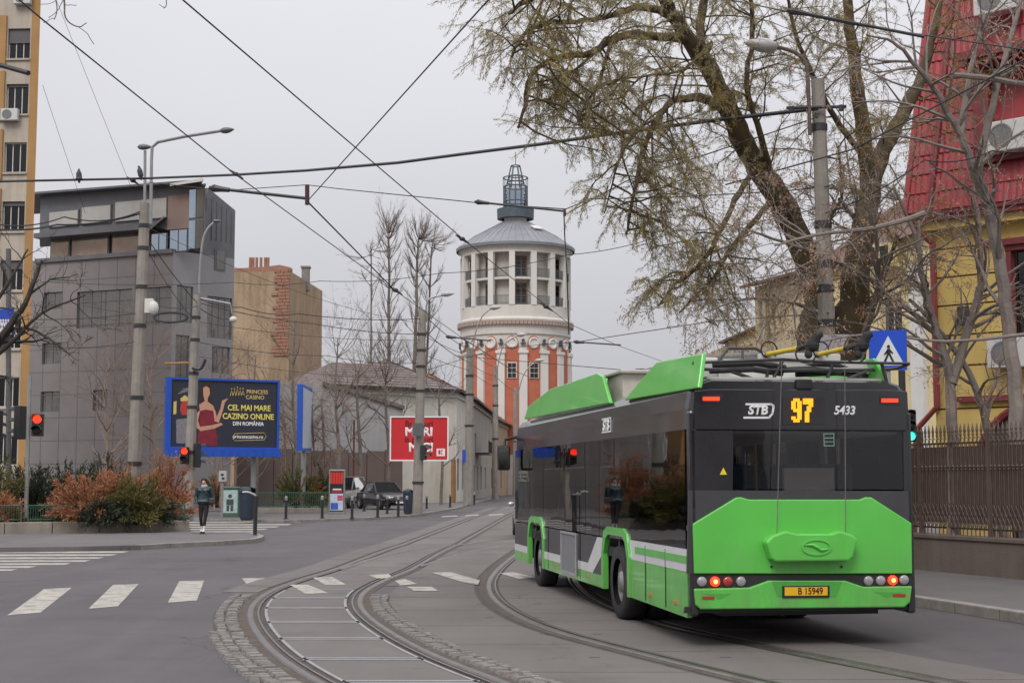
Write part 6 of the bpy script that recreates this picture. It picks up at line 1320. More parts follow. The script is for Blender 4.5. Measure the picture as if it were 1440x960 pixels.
# island post, bins, cabinets
ip = empty('guard_post', (0, 0, 0), 0, 'black hooked post at the tip of the traffic island', 'post'); g = G(358.5, 752, .12); k_ = g.y; mb = MB(); mb.tube([g, P(360, 697, k_)], .06, 8); mb.obj('post', M_blk, ip); mb = MB(); mb.tube(sm([P(360, 697, k_), P(355, 694, k_), P(348, 691.5, k_), P(341, 692, k_)]), .035, 6); mb.obj('hook', M_galv, ip)
def litter_bin(label, px, py, D, w, h, z0=.12):
    g = P(px, 675, D); g.z = z0; b = empty('litter_bin', (0, 0, 0), 0, label, 'bin'); mb = MB(); mb.lathe([(w * .42, .05), (w * .5, h * .8), (w * .52, h * .82), (w * .46, h * .84), (w * .44, h * .3)], c=g, n=18); mb.obj('bin_body', mat('bin_blue_black', (.02, .032, .05), .5, .2, 5), b, smooth=False)
    mb = MB(); mb.lathe([(w * .52, h * .84), (w * .5, h * .93), (w * .3, h), (.001, h * 1.02)], c=g, n=18, a0=.3, a1=5.4); mb.obj('bin_hood', mat('bin_blue_black', (.02, .032, .05), .5, .2, 5), b)
    mb = MB(); mb.box(g.x - w * .3, g.x + w * .3, g.y - w * .3, g.y + w * .3, z0, z0 + .06); mb.obj('bin_foot', M_blk, b); return b
litter_bin('dark blue round litter bin beside the island zebra crossing', 348, 700, 60.5, .68, 1.35); litter_bin('slim blue litter bin beside the red hoarding pole', 574, 700, 71.5, .5, 1.2)
M_cab = mat('cabinet_green', (.05, .11, .085), .6, .2, 4); M_wh = mat('poster_white', (.5, .55, .53), .7, .15, 6, col2=(.25, .40, .36))
for lb, a, b, D, w in (('green utility cabinet with a white stencilled figure poster', 311.5, 336.5, 66, 0), ('second green utility cabinet with torn posters', 338, 357, 66.5, 1)):
    e = empty('utility_cabinet', (0, 0, 0), 0, lb, 'cabinet'); p = P(a, 675, D); q = P(b, 675, D); zt_ = P(a, 684, D).z; mb = MB(); mb.box(p.x, q.x, D, D + .6, .12, zt_ - .06); mb.obj('cabinet_body', M_cab, e, bevel=.02); mb = MB(); mb.box(p.x - .04, q.x + .04, D - .05, D + .65, zt_ - .06, zt_); mb.obj('cabinet_top', mat('cabinet_green_light', (.10, .22, .17), .6, .1, 4), e)
    mb = MB(); mb.box(p.x + .06, q.x - .06, D - .012, D - .002, .3, zt_ - .15); po_ = mb.obj('poster', M_wh, e); cx = (p.x + q.x) / 2
    mb = MB()
    if not w:
        mb.ball((cx, D - .015, zt_ - .42), .09, 8, (1, .12, 1)); mb.box(cx - .16, cx + .16, D - .022, D - .013, zt_ - .82, zt_ - .56); mb.box(cx - .15, cx - .03, D - .022, D - .013, .38, zt_ - .84); mb.box(cx + .03, cx + .15, D - .022, D - .013, .38, zt_ - .84)
    else:
        for k in range(4): mb.box(p.x + .1 + .1 * k, p.x + .17 + .1 * k, D - .022, D - .013, .5 + .13 * k, .8 + .1 * k)
    o = mb.obj('poster_print', mat('stencil_dark', (.05, .07, .065), .8, .2, 6), po_); o['kind'] = 'stuff'
e = empty('parking_meter', (0, 0, 0), 0, 'pale square box on a post beside the utility cabinets', 'meter'); p = P(313, 675, 64); mb = MB(); mb.tube([Vector((p.x, 64, .12)), P(313, 677, 64)], .05, 8); mb.obj('post', M_galv, e)
mb = MB(); a, b = P(308, 677, 64), P(319, 662, 64); mb.box(a.x, b.x, 63.9, 64.1, a.z, b.z); bx_ = mb.obj('meter_box', mat('meter_grey', (.42, .41, .38), .6, .08, 4), e, bevel=.02); mb = MB(); mb.box(a.x + .1, b.x - .12, 63.885, 63.9, b.z - .2, b.z - .12); mb.box(a.x + .14, b.x - .08, 63.885, 63.9, b.z - .36, b.z - .28); mb.obj('meter_marks', M_ink, bx_)
# bollards
for k, (px, py, h) in enumerate(((402, 729.5, .98), (453, 728.8, .98), (495, 728, .95), (512, 718.5, .9), (531, 727, 1.0), (544.5, 722, .9), (560, 726.5, .95), (572, 723, .9), (600, 715, .8), (633, 713, .85), (667, 709.5, .85))):
    g = G(px, py, .12); lab = ['before the utility cabinets across the road', 'left of the poster stand', 'right of the poster stand', 'beside the dark saloon headlamp', 'in front of the dark saloon grille', 'behind the front row near the saloon', 'in front of the saloon wheel', 'beside the slim blue bin', 'right of the red hoarding pole', 'below the timber gate', 'at the foot of the weathered pole'][k]
    e = empty('bollard', g, 0, 'black steel bollard with grey cap ' + lab, 'bollard', 'bollards along the far pavement'); mb = MB(); mb.lathe([(.11, 0), (.11, .03), (.06, .05), (.06, h - .18), (.001, h - .18)], n=12); mb.obj('post', M_blk, e); mb = MB(); mb.lathe([(.066, h - .18), (.066, h - .06), (.05, h - .01), (.001, h)], n=12); mb.obj('cap', M_galv, e)
# ------------------------------------------------------------------ hoardings, stands
M_blue = mat('frame_blue', (.012, .075, .42), .5, .1, 4); M_navy = mat('poster_navy', (.022, .024, .04), .5, .1, 2); M_gold = mat('poster_gold', (.62, .46, .14), .6, .05, 3); M_goldy = mat('poster_yellow', (.72, .60, .12), .6, .05, 3); M_skin = mat('poster_skin', (.52, .27, .18), .6, .06, 5); M_dress = mat('poster_dress', (.20, .012, .025), .6, .25, 3); M_hair = mat('poster_hair', (.03, .015, .01), .6, .1, 3); M_pw = mat('poster_letters', (.78, .78, .78), .6, .03, 3)
bb = empty('billboard', (0, 0, 0), 0, 'blue framed casino hoarding with woman in a red dress', 'billboard')
BD = 66.0; c0, c1, c2, c3 = P(232, 629, BD), P(391, 635, BD + 2.4), P(391, 537, BD + 2.4), P(232, 528, BD)
ub = Vector((c1.x - c0.x, c1.y - c0.y, 0)).normalized(); BWd = Vector((c1.x - c0.x, c1.y - c0.y, 0)).length; zb0 = (c0.z + c1.z) / 2; zb1 = (c2.z + c3.z) / 2; BH = zb1 - zb0; MBd = frameM(Vector((c0.x, c0.y, zb0)), ub)
def bq(par, name, m, x0, x1, z0, z1, y0=-.02, y1=0): mb = MB(); mb.box(x0, x1, y0, y1, z0, z1, MBd); return mb.obj(name, m, par)
po = bq(bb, 'poster', M_navy, .22, BWd - .1, .12, BH - .1, -.05, .2)
for nm, a in (('frame_side', (0, .22, 0, BH)), ('frame_side', (BWd - .1, BWd, 0, BH)), ('frame_bar', (.22, BWd - .1, 0, .12)), ('frame_bar', (.22, BWd - .1, BH - .1, BH))): bq(bb, nm, M_blue, *a, -.12, .25)
bq(bb, 'service_shelf', M_blue, .0, BWd, -.32, -.02, -.5, .2)
for k in range(26): bq(bb, 'shelf_slat', M_blue, .05 + k * (BWd - .1) / 26, .09 + k * (BWd - .1) / 26, -.34, -.04, -.52, -.5) if k % 2 == 0 else None
mb = MB(); mb.tube([MBd @ Vector((BWd * .79, .2, -.3)), Vector(((MBd @ Vector((BWd * .79, .2, 0))).x, (MBd @ Vector((BWd * .79, .2, 0))).y, .12))], .12, 10); mb.obj('support_leg', M_galv, bb)
TXM = Matrix(((1, 0, 0, 0), (0, 0, -1, 0), (0, 1, 0, 0), (0, 0, 0, 1)))
def btext(body, px, py, hpx, m, **k):                   # text on the poster at photo pixels
    fx = (px - 232) / 159.0 * BWd; t = (px - 232) / 159.0; zt = 528 + 9 * t; zb = 629 + 6 * t; fz = BH * (zb - py) / (zb - zt)
    return text_mesh('poster_text', body, hpx / 107 * BH * 1.40, m, po, MBd @ Matrix.Translation((fx, -.054, fz)) @ TXM, **k)
def bpt(px, py, y=-.056): t = (px - 232) / 159.0; zt = 528 + 9 * t; zb = 629 + 6 * t; return MBd @ Vector((t * BWd, y, BH * (zb - py) / (zb - zt)))
btext('PRINCESS', 359, 552.5, 6.0, M_gold, bold=.004, sx=.95); btext('CASINO', 356, 560, 6.0, M_gold, bold=.004, sx=.95); btext('CEL MAI MARE', 348, 575, 8.6, M_goldy, bold=.012, sx=.86); btext('CAZINO ONLINE', 347, 587, 8.6, M_goldy, bold=.012, sx=.86); btext('DIN ROMÂNIA', 347, 597, 5.8, M_pw, bold=.007, sx=.9); btext('princesscasino.ro', 347, 615, 5.4, M_pw, bold=.004, sx=.9)
def bpoly(m, pts, y=-.056, par=po, nm='poster_art'): mb = MB(); mb.prism([bpt(px, py, y) for px, py in pts], MBd.to_3x3() @ Vector((0, .004, 0))); return mb.obj(nm, m, par)
mb = MB(); mb.tube([bpt(325 + 44 * (k > 0.5) * 0 + 0, 0, -.06)] * 0 or [bpt(x, y, -.058) for x, y in ((328, 610), (370, 610), (373, 615), (370, 620), (328, 620), (325, 615), (328, 610))], .012, 4); mb.obj('address_frame', M_gold, po)
mb = MB()
for k in range(5): a = bpt(322 + k * 4, 557, -.057); mb.tube([bpt(320.5 + k * 4, 556.5, -.058), bpt(322.5 + k * 4, 549 - (2 if k == 2 else 0), -.058), bpt(324.5 + k * 4, 556.5, -.058)], .018, 4); mb.ball(bpt(322.5 + k * 4, 547 - (2 if k == 2 else 0), -.058), .03, 5)
o = mb.obj('crown_emblem', M_gold, po); o['kind'] = 'stuff'
bpoly(M_hair, [(279, 542), (283, 538), (290, 538), (294, 543), (293, 555), (296, 566), (291, 570), (278, 570), (277, 556)], -.055); bpoly(M_skin, [(282, 545), (286, 542), (291, 545), (292, 553), (289, 559), (289, 564), (297, 570), (300, 580), (279, 580), (277, 568), (285, 563), (283, 556)], -.057)
bpoly(M_skin, [(296, 571), (300, 577), (302, 586), (307, 574), (309, 563), (314, 561), (318, 560), (313, 566), (310, 579), (305, 594), (299, 592)], -.058); bpoly(M_skin, [(279, 575), (276, 590), (279, 599), (296, 597), (308, 594), (311, 597), (299, 602), (280, 605), (272, 598), (274, 580)], -.060)
bpoly(M_dress, [(278, 577), (286, 575), (297, 577), (299, 590), (300, 601), (303, 613), (304, 626), (277, 625), (276, 612), (279, 600)], -.0585); bpoly(mat('poster_red', (.45, .04, .03), .6, .1, 5), [(252, 566), (256, 562), (262, 563), (264, 572), (262, 582), (254, 582), (251, 575)], -.056); bpoly(M_gold, [(251, 559), (257, 554), (263, 558), (262, 562), (252, 563)], -.056); bpoly(mat('poster_steel', (.20, .19, .20), .5, .3, 12), [(246, 588), (265, 586), (266, 608), (260, 622), (247, 621)], -.055); bpoly(M_gold, [(242, 563), (246, 562), (246, 580), (242, 581)], -.056)
for k in range(3): bpoly(MATS['poster_steel'], [(248 + 3 * k, 551 - 3 * k), (262 + 2 * k, 547 - 2 * k), (262 + 2 * k, 548.5 - 2 * k), (248 + 3 * k, 552.5 - 3 * k)], -.0555)
# red hoarding
rb_ = empty('billboard', (0, 0, 0), 0, 'red price hoarding with white border on the street corner', 'billboard'); RD = 78.0
r0, r1 = P(548, 648, RD), P(631, 585, RD); Mr = frameM(Vector((r0.x, RD, r0.z)), (1, .02, 0)); RW, RHt = r1.x - r0.x, r1.z - r0.z
def rbx(par, nm, m, x0, x1, z0, z1, y0, y1): mb = MB(); mb.box(x0, x1, y0, y1, z0, z1, Mr); return mb.obj(nm, m, par)
rp_ = rbx(rb_, 'poster', mat('poster_scarlet', (.55, .018, .022), .5, .06, 2), .07, RW - .07, .07, RHt - .07, -.03, .1)
for a in ((0, .07, 0, RHt), (RW - .07, RW, 0, RHt), (.07, RW - .07, 0, .07), (.07, RW - .07, RHt - .07, RHt)): rbx(rb_, 'frame_bar', M_pw, *a, -.08, .12)
def rtx(body, px, py, hpx, m, **k): return text_mesh('poster_text', body, hpx / 63 * RHt * 1.40, m, rp_, Mr @ Matrix.Translation(((px - 548) / 83 * RW, -.034, (648 - py) / 63 * RHt)) @ TXM, **k)
M_pdark = mat('poster_dark_text', (.07, .012, .015), .6, .1, 3)
rtx('Branduri', 589, 596, 8.5, M_pdark, bold=.012, sx=.95); rtx('MARI', 589, 607.5, 12, M_pw, bold=.028, sx=1.02); rtx('la prețuri', 589, 618, 8, M_pdark, bold=.010, sx=.95); rtx('MICI', 592, 629.5, 12.5, M_pw, bold=.028, sx=1.0)
lg_ = rbx(rp_, 'store_mark', M_pw, (614 - 548) / 83 * RW, (626 - 548) / 83 * RW, (648 - 641) / 63 * RHt, (648 - 630.5) / 63 * RHt, -.036, -.03)
mb = MB(); cx, cz = (620 - 548) / 83 * RW, (648 - 635.5) / 63 * RHt; sgn = .13
for a in (((-1, -.9), (-.2, -.9), (-.2, .9), (-1, .9)), ((0, 0), (1, .9), (.2, .9), (0, .6)), ((0, 0), (1, -.9), (.2, -.9), (0, -.6))): mb.prism([Mr @ Vector((cx + x * sgn, -.037, cz + z * sgn)) for x, z in a], (0, -.003, 0))
o = mb.obj('mark_shape', MATS['poster_scarlet'], lg_); o['kind'] = 'stuff'
rtx('la bătut în cuie', 588, 641, 2.2, M_pw) if False else None
mb = MB(); mb.tube([Mr @ Vector((RW * .52, .15, .05)), Vector(((Mr @ Vector((RW * .52, .15, 0))).x, RD + .15, .1))], .14, 8); mb.obj('support_leg', M_galv, rb_)
# narrow blue board seen almost edge on
nb = empty('billboard', (0, 0, 0), 0, 'blue framed hoarding seen almost edge on beside the casino hoarding', 'billboard'); q0, q1 = P(417, 634, 74), P(431, 634, 79.5); zt0, zt1 = P(419, 540, 74).z, P(432, 548, 79.5).z
mb = MB(); mb.prism([q0, q0 + Vector((.28, 0, 0)), q0 + Vector((.28, 0, zt0 - q0.z)), q0 + Vector((0, 0, zt0 - q0.z))], q1 - q0); mb.obj('board_body', M_blue, nb); mb = MB(); a = q0 + Vector((.29, .05, .15)); mb.prism([a, a + (q1 - q0) * .95, a + (q1 - q0) * .95 + Vector((0, 0, zt1 - q1.z - .3)), a + Vector((0, 0, zt0 - q0.z - .3))], (.01, 0, 0)); mb.obj('board_face', mat('board_sheet', (.45, .5, .58), .4, .15, 1), nb)
mb = MB(); p = (q0 + q1) / 2; mb.tube([Vector((p.x + .1, p.y, .1)), Vector((p.x + .1, p.y, p.z))], .14, 8); mb.obj('support_leg', M_galv, nb)
# poster stand on the pavement
ps = empty('poster_stand', (0, 0, 0), 0, 'upright advertising stand with red and blue panels on the pavement', 'stand'); SD = 72.0; a, b = P(462, 712, SD), P(485, 660, SD)
mb = MB(); mb.box(a.x, b.x, SD, SD + .25, .12, b.z); mb.obj('stand_body', M_galv, ps, bevel=.02); w = b.x - a.x; h = b.z - .12
def pst(nm, m, x0, x1, z0, z1, y=-.02): mb = MB(); mb.box(a.x + w * x0, a.x + w * x1, SD + y, SD, .12 + h * z0, .12 + h * z1); o = mb.obj(nm, m, ps); return o
pst('poster_panel', M_ink, .08, .92, .06, .97); 
for k in range(5): pst('poster_stripe', mat('poster_bright_red', (.62, .03, .02), .6, .1, 5), .1 + k * .165, .23 + k * .165, .68, .94, -.028)
pst('poster_panel', mat('poster_pale_blue', (.38, .47, .62), .6, .25, 4, col2=(.60, .62, .68)), .1, .9, .08, .46, -.03); pst('poster_blot', mat('poster_royal', (.04, .11, .42), .6, .2, 6), .14, .6, .1, .25, -.036); pst('poster_blot', mat('poster_pink', (.5, .08, .14), .6, .2, 6), .55, .88, .3, .42, -.036); pst('poster_line', M_pw, .25, .8, .54, .57, -.028); pst('poster_line', MATS['poster_bright_red'], .2, .85, .49, .52, -.028)
# low garden railing and wall across the road
gr_ = empty('garden_railing', (0, 0, 0), 0, 'low green railing on a stone edge across the road', 'railing'); a, b = P(362, 675, 73.5), P(462, 675, 74.5); a.z = b.z = .12; u = (b - a).normalized(); Wq = (b - a).length; Mq = frameM(a, u)
mb = MB(); mb.box(0, Wq, 0, .3, 0, .24, Mq); mb.obj('stone_edge', M_pc, gr_, bevel=.02); mb = MB(); mb.box(0, Wq, .12, .17, 1.0, 1.05, Mq); mb.box(0, Wq, .12, .17, .32, .36, Mq); mb.obj('top_rail', M_gfen, gr_)
bme = None
for k in range(34):
    M_ = Mq @ Matrix.Translation((.05 + k * (Wq - .1) / 33, .145, .24))
    if bme is None: mb = MB(); mb.tube([(0, 0, 0), (0, 0, .8)], .014, 5); o = mb.obj('bar', M_gfen, gr_); bme = o.data; o.matrix_local = M_
    else: share('bar', bme, gr_, M_)
# small blue street sign up the street
ss = empty('street_sign', (0, 0, 0), 0, 'small blue upright sign on the pavement before the timber gate', 'sign'); p = P(652.5, 675, 96); mb = MB(); mb.tube([Vector((p.x, 96, .12)), P(652.5, 632, 96)], .05, 6); mb.obj('post', M_galv, ss); q, w_ = P(650, 650, 95.9), P(655, 632, 95.9); mb = MB(); mb.box(q.x, w_.x, 95.85, 95.9, q.z, w_.z); mb.obj('sign_board', M_blue, ss)

# ------------------------------------------------------------------ cars
M_cpaint = mat('car_black', (.012, .013, .018), .35, .1, 2, coat=.4); M_cgold = mat('car_taupe', (.16, .145, .125), .35, .1, 2, .0, 30, .4, coat=.8); M_csil = mat('car_silver', (.40, .40, .40), .3, .08, 2, 0, 30, .6, coat=.8); M_chr = mat('chrome', (.6, .6, .6), .15, .05, 3, metal=1); M_cgl = glass('car_glass', (.22, .24, .25), .02, 1.18); M_hl = mat('headlamp', (.62, .63, .65), .1, .05, 4, coat=1)
def car(label, pos, rz, paint, L_=4.8, Wd=1.82, Ht=1.45, suv=False):
    e = empty('parked_car', pos, rz, label, 'car'); hw_ = Wd / 2; b = Ht / 1.45; zb_ = .24
    # stations along the length: (y, half width, belt z, hood/deck z); front at -y
    if suv: body = [(-L_/2, .62, .45, .78), (-L_/2 + .15, .80, .35, .95), (-L_/2 + .9, .9, .28, 1.06), (-.7, .93, .26, 1.12), (1.0, .93, .26, 1.14), (L_/2 - .3, .9, .3, 1.12), (L_/2, .80, .42, 1.0)]; cab = [(-.95, 1.10, .82), (-.25, Ht - .06, .70), (.4, Ht, .70), (L_/2 - .5, Ht - .05, .68), (L_/2 - .08, 1.12, .8)]
    else: body = [(-L_/2, .60, .40, .62), (-L_/2 + .12, .78, .30, .74), (-L_/2 + .7, .88, .24, .86), (-.75, .91, .22, .95), (.9, .91, .22, .98), (L_/2 - .5, .86, .26, .98), (L_/2, .72, .38, .86)]; cab = [(-.85, .94, .80), (-.05, Ht - .04, .62), (.55, Ht, .62), (1.1, Ht - .07, .6), (1.75, .98, .74)]
    mb = MB(); rows = []
    for y, w, z0, z1 in body:
        w = w * Wd / 1.82; rows.append([(-w * .92, y, z0), (-w, y, (z0 + z1) * .5), (-w * .96, y, z1 - .05), (-w * .82, y, z1), (0, y, z1 + .025), (w * .82, y, z1), (w * .96, y, z1 - .05), (w, y, (z0 + z1) * .5), (w * .92, y, z0)])
    for a, c in zip(rows, rows[1:]):
        for k in range(8): mb.quad(a[k], a[k + 1], c[k + 1], c[k])
        mb.quad(a[8], a[0], c[0], c[8])
    mb.quad(*rows[0]); mb.quad(*rows[-1]); bo = mb.obj('body', paint, e, smooth=False)
    s_ = bo.modifiers.new('sub', 'SUBSURF'); s_.levels = 2; s_.render_levels = 2; bo.data.polygons.foreach_set('use_smooth', [True] * len(bo.data.polygons))
    bm = bmesh.new(); bm.from_mesh(bo.data); bmesh.ops.remove_doubles(bm, verts=bm.verts, dist=1e-4); bm.to_mesh(bo.data); bm.free()
    mb = MB()                                            # glasshouse
    for (y0_, z0_, w0), (y1_, z1_, w1) in zip(cab, cab[1:]):
        for s in (-1, 1): 
            if z0_ > 1.12 * b and z1_ > 1.12 * b or suv: mb.quad((s * w0, y0_, z0_), (s * w1, y1_, z1_), (s * .86, y1_, body[3][3] - .02), (s * .86, y0_, body[3][3] - .02))
    (ya, za, wa), (yb, zb2, wb_) = cab[0], cab[1]; mb.quad((-wa, ya, za), (wa, ya, za), (wb_, yb, zb2), (-wb_, yb, zb2)); mb.quad((-wa, ya, za), (-wb_, yb, zb2), (-.86, yb, za)); mb.quad((wa, ya, za), (wb_, yb, zb2), (.86, yb, za))
    (ya, za, wa), (yb, zb2, wb_) = cab[-1], cab[-2]; mb.quad((-wa, ya, za), (wa, ya, za), (wb_, yb, zb2), (-wb_, yb, zb2)); mb.quad((-wa, ya, za), (-wb_, yb, zb2), (-.86, yb, za)); mb.quad((wa, ya, za), (wb_, yb, zb2), (.86, yb, za)); mb.obj('windows', M_cgl, e)
    mb = MB()
    for (y0_, z0_, w0), (y1_, z1_, w1) in zip(cab[1:-1], cab[2:-1]): mb.prism([(-w0, y0_, z0_), (w0, y0_, z0_), (w1, y1_, z1_), (-w1, y1_, z1_)], (0, 0, .03))
    mb.obj('roof', paint, e)
    for s in (-1, 1): mb = MB(); mb.tube([(s * cab[k][2], cab[k][0], cab[k][1]) for k in range(len(cab))], .035, 5); mb.obj('roof_pillar', paint, e)
    for s in (-1, 1):
        mb = MB(); x = s * .60 * Wd / 1.82; zc = .66 if not suv else .80; yf = -L_ / 2 + .09
        for q in ((0, .13), (-s * .19, .085)): mb.ball((x + q[0], yf + .02, zc), q[1], 8, (1, .6, .8))
        o = mb.obj('headlight', M_hl, e, smooth=True); o['kind'] = 'stuff'
        for y in (-L_ / 2 + .85, L_ / 2 - .95):
            mb = MB(); mb.lathe([(.19, -.1), (.30, -.1), (.325, -.06), (.325, .06), (.30, .1), (.19, .1)], n=24); mb.xf(Matrix.Translation((s * (hw_ - .12), y, .325)) @ Matrix.Rotation(rad(90), 4, 'Y')); w = mb.obj('wheel', M_rub, e, smooth=True); mb = MB(); mb.lathe([(.2, 0), (.18, .09), (.05, .07), (.001, .08)], n=20); mb.xf(Matrix.Translation((s * (hw_ - .11), y, .325)) @ Matrix.Rotation(rad(90) * s, 4, 'Y')); mb.obj('rim', M_rim, w)
        mb = MB(); mb.ball((s * (hw_ + .08), -.55, body[3][3] + .06), .1, 8, (1.1, .6, .75)); mb.obj('door_mirror', paint, e, smooth=True)
    mb = MB(); zg_ = .63 if not suv else .78; mb.prism([(-.36, -L_ / 2 - .03, zg_ + .1), (.36, -L_ / 2 - .03, zg_ + .1), (.28, -L_ / 2 - .03, zg_ - .12), (-.28, -L_ / 2 - .03, zg_ - .12)], (0, .12, 0)); gr2 = mb.obj('grille', M_chr, e); mb = MB()
    for k in range(5): mb.box(-.31 + .01 * k, .31 - .01 * k, -L_ / 2 - .04, -L_ / 2 - .032, zg_ + .065 - k * .04, zg_ + .08 - k * .04)
    o = mb.obj('grille_bars', M_ink, gr2); o['kind'] = 'stuff'
    mb = MB(); mb.box(-.26, .26, -L_ / 2 - .05, -L_ / 2 + .1, .36, .47); mb.obj('number_plate', M_pw, e)
    return e
g = P(540, 675, 84); car('dark saloon with round twin headlamps parked beside the bollards', (g.x, 84, .12), rad(27), M_cpaint, 4.9, 1.95, 1.55)
g = P(488, 675, 87); car('taupe estate parked behind the poster stand', (g.x - .3, 88, .12), rad(-12), M_cgold, 4.7, 1.95, 1.85, True)
g = P(731, 675, 44); car('silver car mostly hidden in front of the bus', (g.x + .74, 46, 0), rad(183), M_csil, 4.4, 1.8, 1.5)

# ------------------------------------------------------------------ walking woman
PD = G(286, 750, .12).y; pc = G(286, 750, .12); S = 1.0
wm = empty('person', pc, rad(0), 'woman in dark teal puffer jacket and black leggings walking across the island', 'person')
M_sk = mat('skin', (.50, .27, .20), .6, .06, 20); M_jk = mat('puffer_teal', (.013, .036, .043), .45, .25, 12, .5, 16); M_leg = mat('leggings_black', (.018, .014, .017), .9, .2, 12); M_hr = mat('hair_dark', (.03, .018, .013), .6, .2, 30); M_sock = mat('sock_white', (.6, .6, .58), .9, .05, 10); M_sho = mat('shoe_black', (.02, .02, .02), .6, .2, 10); M_scf = mat('scarf_grey', (.42, .42, .44), .9, .15, 12)
# one continuous body: pelvis, legs in mid-stride, torso, neck, head, arms with fingers
V = []; E = []; Rd = []
def add(p, r, par=None): V.append(Vector(p)); Rd.append(r); (E.append((par, len(V) - 1)) if par is not None else None); return len(V) - 1
pel = add((0, 0, .90), .13); wa_ = add((0, 0, 1.08), .12, pel); ch = add((0, .01, 1.28), .14, wa_); nk = add((0, 0, 1.45), .055, ch); hd_ = add((-.01, -.02, 1.56), .085, nk); tp_ = add((-.01, -.015, 1.65), .075, hd_)
ns = add((-.015, -.105, 1.555), .016, hd_)
for s, ky, fy, fx in ((-1, -.02, .10, -.03), (1, -.12, -.16, .0)):
    h_ = add((s * .085, 0, .84), .095, pel); kn = add((s * .07 + fx * .5, ky, .48), .06, h_); an = add((s * .04 + fx, fy, .10), .04, kn); to = add((s * .05 + fx, fy - .16, .045), .035, an)
for s, el, wr in ((-1, (-.26, .02, 1.10), (-.18, -.12, .98)), (1, (.27, .04, 1.08), (.32, -.04, .86))):
    sh = add((s * .17, .01, 1.38), .06, ch); e_ = add(el, .045, sh); w_ = add(wr, .03, e_); d = (Vector(wr) - Vector(el)).normalized(); pm_ = add(Vector(wr) + d * .06, .03, w_)
    for k in range(4): f0 = add(Vector(wr) + d * .10 + Vector((0, (k - 1.5) * .018, 0)), .009, pm_); add(V[f0] + d * (.035, .045, .042, .03)[k] + Vector((-s * .012, 0, 0)), .007, f0)
    th = add(Vector(wr) + d * .05 + Vector((-s * .02, -.035, 0)), .010, pm_); add(V[th] + d * .03 + Vector((0, -.012, 0)), .008, th)
bd = skin_obj('body', V, E, Rd, [M_sk, M_leg, M_sock], wm)
for pgn in bd.data.polygons:
    z = pgn.center.z; pgn.material_index = 1 if .24 < z < 1.1 and abs(pgn.center.x) < .2 else 2 if z <= .24 else 0
jv = [(0, 0, .86), (0, 0, .98), (0, 0, 1.15), (0, .01, 1.30), (0, .01, 1.42), (-.17, .01, 1.38), (-.26, .03, 1.10), (-.185, -.11, .99), (.17, .01, 1.38), (.27, .04, 1.08), (.315, -.03, .89)]
skin_obj('jacket', [Vector(v) for v in jv], [(0, 1), (1, 2), (2, 3), (3, 4), (4, 5), (5, 6), (6, 7), (4, 8), (8, 9), (9, 10)], [(.19, .15), (.20, .16), (.195, .155), (.19, .155), (.11, .10), .09, .072, .052, .09, .072, .052], [M_jk], wm, root=2)
mb = MB(); mb.lathe([(.085, -.03), (.10, 0), (.085, .05), (.06, .06)], c=(0, 0, 1.45), n=14); mb.obj('scarf', M_scf, wm, smooth=True)
mb = MB(); mb.ball((-.01, .015, 1.625), .105, 10, (.95, 1.0, .95)); mb.v = [(x, max(y, -.055 + max(0, (1.66 - z)) * .8), z) for x, y, z in mb.v]; mb.ball((-.005, .115, 1.62), .05, 8); mb.obj('hair', M_hr, wm, smooth=True)
mb = MB()
for s in (-1, 1): mb.ball((-.012 + s * .032, -.093, 1.578), .010, 6)
mb.box(-.035, .012, -.098, -.09, 1.512, 1.520); o = mb.obj('face_features', M_hr, wm); o['kind'] = 'stuff'
for x, y in ((-.075, .03), (.05, -.24)): mb = MB(); mb.ball((x, y, .045), .06, 8, (.75, 2.0, .7)); mb.obj('shoe', M_sho, wm, smooth=True)
bg_ = empty('handbag', pc, 0, 'small dark shoulder bag at the walking woman\'s hip', 'bag'); mb = MB(); mb.box(.20, .36, -.22, -.10, .92, 1.10); mb.obj('bag_body', mat('bag_dark', (.04, .036, .035), .5, .2, 9), bg_, bevel=.03); mb = MB(); mb.tube(sm([Vector((.22, -.16, 1.1)), Vector((.10, -.19, 1.28)), Vector((-.10, -.13, 1.43))]), .012, 5); mb.obj('bag_strap', MATS['bag_dark'], bg_)

# ------------------------------------------------------------------ right side: wall, iron fence, signs
M_wallb = mat('plinth_render', (.15, .115, .10), .95, .15, 1.2, .4, 25, streak=.3); M_iron = mat('iron_brown', (.12, .082, .068), .6, .25, 6, 0, 30, .2); M_sheet = mat('fence_sheet', (.145, .10, .087), .7, .2, 2)
fa, fb = G(1440, 815, .135), G(1285, 800, .135); fd = (fb - fa).normalized(); f0 = fa - fd * 5; f0.z = .0; FL = 20.0; MF = frameM(f0, fd)                       # local y points to the house side or road side
sgn = 1.0 if (MF.to_3x3() @ Vector((0, 1, 0))).x > 0 else -1.0
pw = empty('plinth_wall', (0, 0, 0), 0, 'low brown rendered wall carrying the iron fence', 'wall')
for k in range(8): mb = MB(); mb.box(FL * k / 8 + .004, FL * (k + 1) / 8 - .004, 0, .35 * sgn, 0, .72, MF); mb.obj('wall_segment', M_wallb, pw); mb = MB(); mb.box(FL * k / 8 + .004, FL * (k + 1) / 8 - .004, -.03 * sgn, .38 * sgn, .72, .79, MF); mb.obj('coping', M_wallb, pw, bevel=.01)
fe = empty('iron_fence', (0, 0, 0), 0, 'ornate brown iron fence with spear tips on the low wall', 'fence'); yF = .17 * sgn
def fbx(nm, x0, x1, z0, z1, t=.02, m=M_iron, y=yF): mb = MB(); mb.box(x0, x1, y - t, y + t, z0, z1, MF); return mb.obj(nm, m, fe)
nb_ = 10
for k in range(nb_ + 1): fbx('fence_post', FL * k / nb_ - .04, FL * k / nb_ + .04, .79, 2.66, .045)
